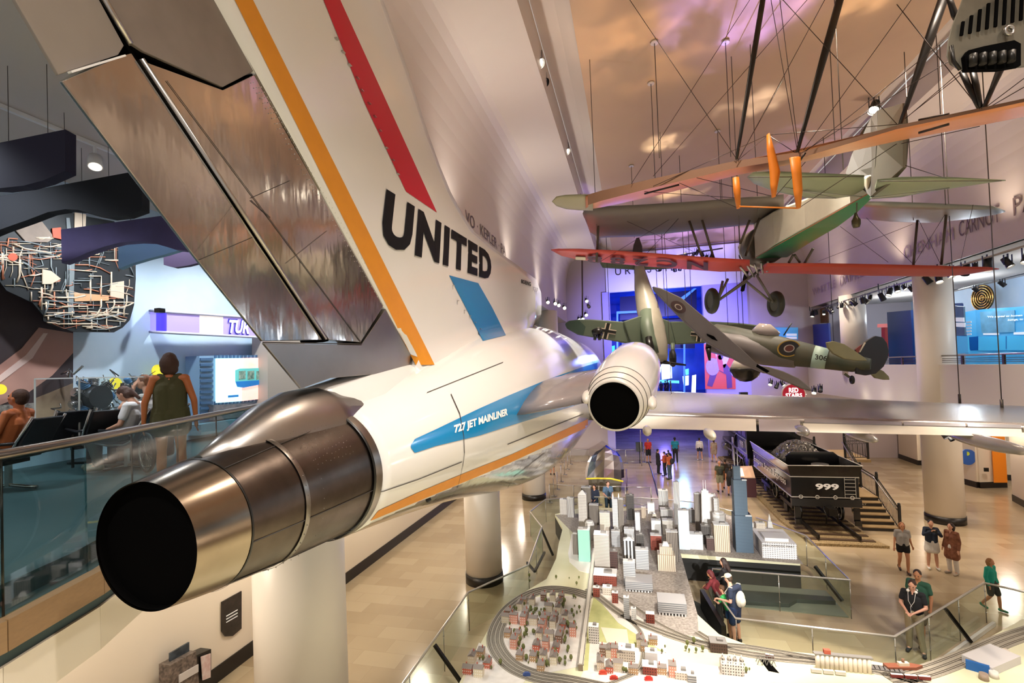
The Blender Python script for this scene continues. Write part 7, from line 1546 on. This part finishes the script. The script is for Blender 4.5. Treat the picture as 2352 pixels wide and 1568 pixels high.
t=thing('red_counter','red lit counter with a small sign partly behind the dark blue board','counter',gx(2027,800,14.9)); gboard([(2015,744),(2040,743),(2040,751),(2015,752)],14.9,.2,mat('counter_pink','#e08078',.5,emit=.4),'sign_header',t); gboard([(2024,752),(2032,752),(2034,818),(2026,818)],15.,.2,mat('counter_red','#b03028',.5),'post',t)
for px,py,r,lab in ((2258,684,30,'large golden disc of concentric rings above the quotation wall'),(2036,719,23,'smaller golden disc of concentric rings beside the dark blue board')):
    x=18.8; c=gx(px,py,x); R_=r*proj(c)[2]/FPX; t=thing('ring_disc',lab,'wall ornament',c); ax=(-1,-.12,0)
    MB().cyl(c,c+Vector(ax)*.03,R_*1.0,n=40).build('backing',mat('bronze_dark','#20150a',.6),t)
    for k in range(5): MB().torus(c+Vector(ax)*.05,ax,R_*(.95-.19*k),R_*.048,40,8).build('ring',mat('gold_ring','#c99b58',.25,metal=1),t)
    MB().ball(c+Vector(ax)*.03,R_*.16,12).build('boss',mat('gold_ring'),t)
# louvred grilles
for px,x,lab in (([(1880,703),(1902,703),(1903,742),(1880,742)],13.75,'brown slatted grille on the upper gallery wall'),([(1890,898),(1911,898),(1912,926),(1891,926)],15.5,'brown slatted grille under the gallery right of the red sign')):
    a=gx(*px[0],x); t=thing('slatted_grille',lab,'grille',a); gboard(px,x,.05,mat('grille_back','#4a2f1c',.6),'backing',t); y0_,y1_=px[0][1],px[2][1]
    for k in range(12): y=y0_+1+(y1_-y0_)*k/12; gboard([(px[0][0],y),(px[1][0],y),(px[1][0],y+1.4),(px[0][0],y+1.4)],x-.04,.03,mat('grille_slat','#a97c4c',.5),'slat',t)
gboard([(1851,690),(1898,689),(1900,703),(1852,704)],13.3,.1,mat('header_brown','#4f443c',.6),'header_board',None)['label']='dark header board above the beige bay of the gallery'; bpy.data.objects['header_board']['category']='board'
MB().box(gx(1967,697,14.8),(.06,.35,.22)).build('exit_sign',mat('exit_white','#f4faff',.4,emit=1.0),None,'small white lit sign hanging under the gallery ceiling','sign')
# red round sign
c=Vector(PY(1823,905,31)); t=thing('round_sign','round red sign with white RED STAIRS lettering below the gallery','sign',c); nrm_=Vector((-.15,-1,0)).normalized(); MB().cyl(c,c-nrm_*.2,.62,n=40).build('rim',mat('rim_white2','#ded4cc',.4),t); MB().cyl(c+nrm_*.01,c-nrm_*.05,.57,n=40).build('face',mat('sign_red','#b01030',.4,emit=.25),t)
def sq(s,z0,z1,w): rr=Vector((-nrm_.y*-1*-1,nrm_.x,0)); rr=Vector((1,-.15,0)).normalized(); o=c+nrm_*.03; text_quad('lettering',s,o-rr*w+Vector((0,0,z0)),o+rr*w+Vector((0,0,z0)),o-rr*w+Vector((0,0,z1)),o+rr*w+Vector((0,0,z1)),mat('sign_letter'),t,bold=.035)
sq("RED",.10,.38,.24); sq("STAIRS",-.18,.06,.42); sq("ELEVATOR",-.33,-.23,.30)
c=Vector(PY(1708,912,33)); MB().box(c,(.45,.4,.65)).build('loudspeaker',M_black,None,'black loudspeaker box left of the red stairs sign','loudspeaker')
c=Vector(PY(1735,918,33)); MB().box(c,(.3,.3,.2)).box(c+Vector((.6,0,-.03)),(.35,.3,.16)).build('projector',M_black,None,'low black projectors on the ledge right of the loudspeaker','projector')
# sports poster on the lilac jamb
t=thing('poster','orange and violet poster of a player holding a ball on the lilac wall','poster',Vector(PY(1654,893,39.4)))
def po(px,dy,m,n): MB().prism([PY(a,b,39.42-dy) for a,b in px],(0,.02,0)).build(n,m,t)
po([(1617,790),(1688,786),(1690,893),(1620,893)],0,mat('poster_orange','#e0503a',.5,noise=.5,nscale=1,col2='#c23a4a'),'print_ground')
ell=lambda cx,cy,rx,ry,n=20:[(cx+rx*math.cos(2*PI*i/n),cy+ry*math.sin(2*PI*i/n)) for i in range(n)]
po([(1640,795),(1668,790),(1680,808),(1665,845),(1648,838)],.03,mat('poster_pale','#e3cfe6',.5),'print_shirt'); po([(1635,845),(1624,885),(1636,888),(1650,850),(1668,860),(1670,892),(1682,890),(1680,850),(1668,835)],.03,mat('poster_purple','#5a2a78',.5),'print_legs')
po(ell(1637,842,16,20),.05,mat('poster_ball','#b79ad8',.5,noise=.4,nscale=8),'print_ball'); po([(1650,800),(1660,830),(1662,855),(1652,850),(1646,820)],.07,mat('poster_arm','#d0405a',.5),'print_arm'); po(ell(1655,820,6,6),.07,mat('poster_dot','#5a3a78',.5),'print_badge')
po([(1625,760),(1625,760.1),(1680,758),(1680,764),(1626,766)],0,mat('poster_orange'),'print_strip')
# floor level round blue sign and orange door beneath the gallery
c=gx(2224,1050,15.9); c=Vector(PZ(2224,1118,0)); c.z=PY(2224,1048,c.y)[2]; c=c+Vector((-.06,-.1,0)); t=thing('round_blue_sign','round blue sign with a small yellow dot on the cream partition','sign',c); MB().cyl(c,c+Vector((.03,-.12,0)),.42,n=32).build('disc',mat('disc_blue','#2f5fb8',.5),t); MB().cyl(c+Vector((-.04,-.12,.2)),c+Vector((-.05,-.14,.2)),.11,n=16).build('dot',mat('dot_yellow','#c8dc3a',.5),t)
a=Vector(PZ(2281,1122,0)); b=Vector(PZ(2311,1122,0)); MB().hexa([a+Vector((0,-.12,.35)),b+Vector((0,-.12,.35)),b+Vector((0,-.06,.35)),a+Vector((0,-.06,.35)),a+Vector((0,-.12,4.4)),b+Vector((0,-.12,4.4)),b+Vector((0,-.06,4.4)),a+Vector((0,-.06,4.4))]).build('colour_board',mat('panel_orange','#f08a18',.5),None,'tall orange wall panel right of the round blue sign','panel')
a=Vector(PZ(2064,1041,0)); b=Vector(PZ(2076,1045,0)); MB().hexa([a+Vector((0,-.1,.35)),b+Vector((0,-.1,.35)),b+Vector((0,-.04,.35)),a+Vector((0,-.04,.35)),a+Vector((0,-.1,4.4)),b+Vector((0,-.1,4.4)),b+Vector((0,-.04,4.4)),a+Vector((0,-.04,4.4))]).build('colour_board',mat('panel_red','#d8481e',.5),None,'narrow orange red wall panel farther back above the stair rail','panel')
c=Vector(PZ(2266,1123,0)); c.z=PY(2266,1077,c.y)[2]; MB().box(c+Vector((-.05,-.15,0)),(.2,.05,.2)).build('wall_socket',M_black,None,'small black square on the cream partition beside the orange panel','socket')
# ---- stage lights
random.seed(9)
M_lb=mat('lamp_body','#15161a',.4); 
def spotlight(c,d,label,group,on=True,col=None,s=1.):
    c=Vector(c); d=Vector(d).normalized(); t=thing('spotlight',label,'spotlight',c,group); MB().cyl(c-d*.2*s,c+d*.12*s,.085*s,.11*s,12,cap=(True,False)).build('lamp_housing',M_lb,t); MB().cyl(c+d*.06*s,c+d*.07*s,.09*s,n=12).build('lens',mat('lamp_glow') if on else mat('lens_off','#8f8fa0',.2),t)
    MB().beam(c+Vector((0,0,.02)),c+Vector((0,0,.3*s)),.03,.05).box(c+Vector((.1*s,0,.12*s)),(.015,.05,.3*s)).box(c+Vector((-.1*s,0,.12*s)),(.015,.05,.3*s)).build('yoke',M_lb,t)
gtr=thing('gallery_truss','grey lighting pipe running below the frieze on the right','light rail',(12.7,25,10.6)); MB().tube([(12.72,12,10.75),(12.72,39,10.75)],.04,8).build('pipe',M_steel,gtr)
for y in (14,19,24,29,34,39): MB().beam((12.72,y,10.78),(12.72,y,11.1),.04,.04).build('hanger',M_dark,gtr)
for k in range(34):
    y=14.5+k*.72+random.uniform(-.2,.2); on=random.random()<.5
    spotlight((12.72+random.uniform(-.15,.2),y,10.42+random.uniform(-.1,.12)),(random.uniform(-.5,.9),random.uniform(-.6,.3),-1),'black spotlight in the dense row below the right frieze','spotlights below the right frieze',on,s=random.uniform(.8,1.4))
MB().tube([(16.2,15,10.55),(16.2,30,10.55)],.02,6).build('rear_light_pipe',M_dark,None,'thin second light pipe deeper in the right gallery','light rail')
for k in range(7): spotlight((16.2,17.5+k*1.7,10.3),(1,-.2,-1),'small black barn door lamp on the second gallery pipe','lamps on the second gallery pipe',k%3==0,s=.9)
# clusters: under gallery, portal, left soffit
for q,Z,n in (((1770,884),27,3),((1870,898),24,2),((2170,1000),17,2),((2230,1004),16,3)):
    for k in range(n): spotlight(V3(q[0]+k*14,q[1]+random.uniform(-4,4),Z),(random.uniform(-.6,.6),-.6,-.8),'spotlight in a small cluster under the right gallery','spotlights under the right gallery',k%2==0,s=1.)
for k in range(14):
    spotlight(V3(1480+k*12+random.uniform(-3,3),606+random.uniform(-14,12)+ (8 if k<8 else -20),33),(random.uniform(-.4,.4),.6,-.7),'blue tinted spotlight of the truss before the portal lintel','spotlights before the portal',False,s=1.2)
MB().tube([V3(1470,600,33),V3(1660,570,33)],.05,6).build('portal_truss',M_dark,None,'dark light pipe before the white portal lintel','light rail')
po_=V3(1340,760,34); MB().tube([V3(1337,595,34),V3(1338,735,34)],.06,6).build('light_pole',mat('pole_brown','#4a3a38',.5),None,'thin dark pole with lamps left of the blue portal','light rail')
for x,y in ((1347,690),(1352,703),(1346,722),(1338,731),(1330,733)): spotlight(V3(x,y,34),(.3,-.8,-.6),'small lamp on the dark pole left of the blue portal','lamps on the dark pole',y>715 or y<700,s=1.1)
for x,y in ((1258,693),(1275,696),(1283,700),(1296,706)): spotlight(V3(x,y,27),(.3,-.8,-.5),'spotlight above the jet intake at the left colonnade','spotlights at the left colonnade',True,s=.9)
for x,y,on in ((1236,143,True),(1247,187,False),(1299,346,True),(1327,448,False)):
    p=Vector(PZ(x,y,16.75)); spotlight(p,(.6,-.3,-.5),'spotlight tucked in the dark slot of the left soffit','spotlights in the left soffit slot',on,s=1.3)
p=Vector(PZ(2008,248,16.2)); spotlight(p,(-.4,-.5,-.8),'large spotlight on the right soffit behind the biplane fin',None,True,s=1.6)
# bay lights seen as bright dots under the gallery
for x,y in ((1848,905),(1968,918),(2008,925),(2042,932)): c=Vector(PZ(x,y,4.88)); MB().cyl(c,c-Vector((0,0,.02)),.1,n=12).build('downlight',M_lamp,None,'small bright round downlight in the underside of the gallery','ceiling light','downlights under the gallery')
# ================================================================ light
W=bpy.data.worlds.new('world'); SC.world=W; W.use_nodes=True; W.node_tree.nodes['Background'].inputs[0].default_value=(1,.93,.86,1); W.node_tree.nodes['Background'].inputs[1].default_value=.5
WARM=(1,.84,.68); NEUT=(1,.93,.86); PUR=(.42,.3,1); BLUE=(.15,.3,1)
def dn(n,x,y,z,sx,sy,e,c=WARM): light('AREA',n,(x,y,z),e,c,(x,y,0),(sx,sy))
for x,y in ((1,8),(7,8),(4,17),(9,17),(1,27),(8,27),(3,35),(10,34),(4,22),(4,12)): light('SPOT','ceiling_spot',(x,y,16.4),3400,WARM,(x,y,0),.25,75,.8)
for x,y,tx,ty in ((-.5,16,-1,12),(3,20,2.5,19),(-1,18,-1,18),(4,12,3,10)): light('SPOT','city_spot',(x,y,16.3),8000,(1,.96,.9),(tx,ty,.9),.25,38,.7)
for x,tx,ty in ((.9,-1.5,19.5),(2.6,1,18.5),(4.4,3.8,18.5)): light('SPOT','skyline_fill_spot',(x,.2,6.1),11000,(1,.97,.93),(tx,ty,1.5),.06,19,.8)  # unseen spots added at balcony height to brighten the model skyscrapers
# lamps below the galleries
for y in (10,16,22,28,34): light('POINT','under_gallery',(17,y,4.4),260,WARM,None,.25)
for y in (5,11,17,23,29,35): light('POINT','under_balcony',(-8.3,y,4.6),330,WARM,None,.25)
for y in (17,23,29,35): light('POINT','gallery_lamp',(16.4,y,10.4),210,(.8,.9,1),None,.25)
for y in (3.5,6.5,9.5,13,19,26,33): light('SPOT','balcony_lamp',(-8.0,y,10.85),430,(.86,.93,1),(-8.9,y,5.8),.12,140,.7)
# up lights on vaults
for y in (6,13,20,27,34): light('SPOT','up_left',(-4.6,y,11.5),420,NEUT,(-3.4,y+1,16.3),.3,110,1); light('SPOT','up_right',(12.4,y,11.5),420,WARM,(11,y+1,16.3),.3,120,1)
# coloured and white washes on the ceiling
for x,y,tx,ty,e,s,c in ((3.2,24,3.0,27,2200,30,(1,.85,.6)),(2,20,1.8,21,1500,24,(1,.88,.66)),(5.0,20,4.6,19,1000,30,(1,.9,.75)),(6,15,6.0,14,900,40,(1,.7,.4)),(1,30,1.2,34,5000,60,PUR),(5,30,5,35,5000,70,PUR),(3,18.6,3.2,14,3800,40,PUR),(-1,26,-1.5,27,500,45,PUR),(7,22,7.5,23,500,50,PUR),(2,13,1,14,500,60,(1,.62,.3)),(8,24,11,28,400,60,PUR)):
    light('SPOT','ceiling_wash',(x,y,11.2),e*1.15,c,(tx,ty,16.6),.03,s,1,gobo=3.2)
for x,z in ((0,11),(4,12),(7,8)): light('SPOT','portal_wash',(x,31,z),5000,(.3,.28,1),(x,40,z),.04,70,1)
light('POINT','annex_lamp',(3,56,12),1100,BLUE,None,.6); light('POINT','annex_lamp',(0,46,10),900,(.2,.25,1),None,.6); light('POINT','annex_lamp',(5,55,7),900,(.3,.6,1),None,.6); light('POINT','annex_lamp',(3,46,3),700,(.2,.2,1),None,.6); light('POINT','annex_floor',(3,52,2.4),300,(.16,.12,1),None,.6)
light('SPOT','floor_violet',(6,33,16),2500,(.45,.25,1),(4,33,0),.3,40,1)
# fill spots added out of view on the ceiling around the camera
for x,y in ((0,-3),(6,-3),(3,2),(9,4)): light('SPOT','ceiling_spot',(x,y,16.4),3400,NEUT,(x,y+3,0),.25,90,.8)
SC.view_settings.view_transform='Standard'; SC.view_settings.look='None'; SC.view_settings.gamma=1; SC.view_settings.exposure=.2
SC.cycles.max_bounces=6; SC.cycles.diffuse_bounces=3; SC.cycles.glossy_bounces=3; SC.cycles.transparent_max_bounces=12; SC.cycles.transmission_bounces=4; SC.cycles.caustics_reflective=False; SC.cycles.caustics_refractive=False; SC.cycles.sample_clamp_indirect=4
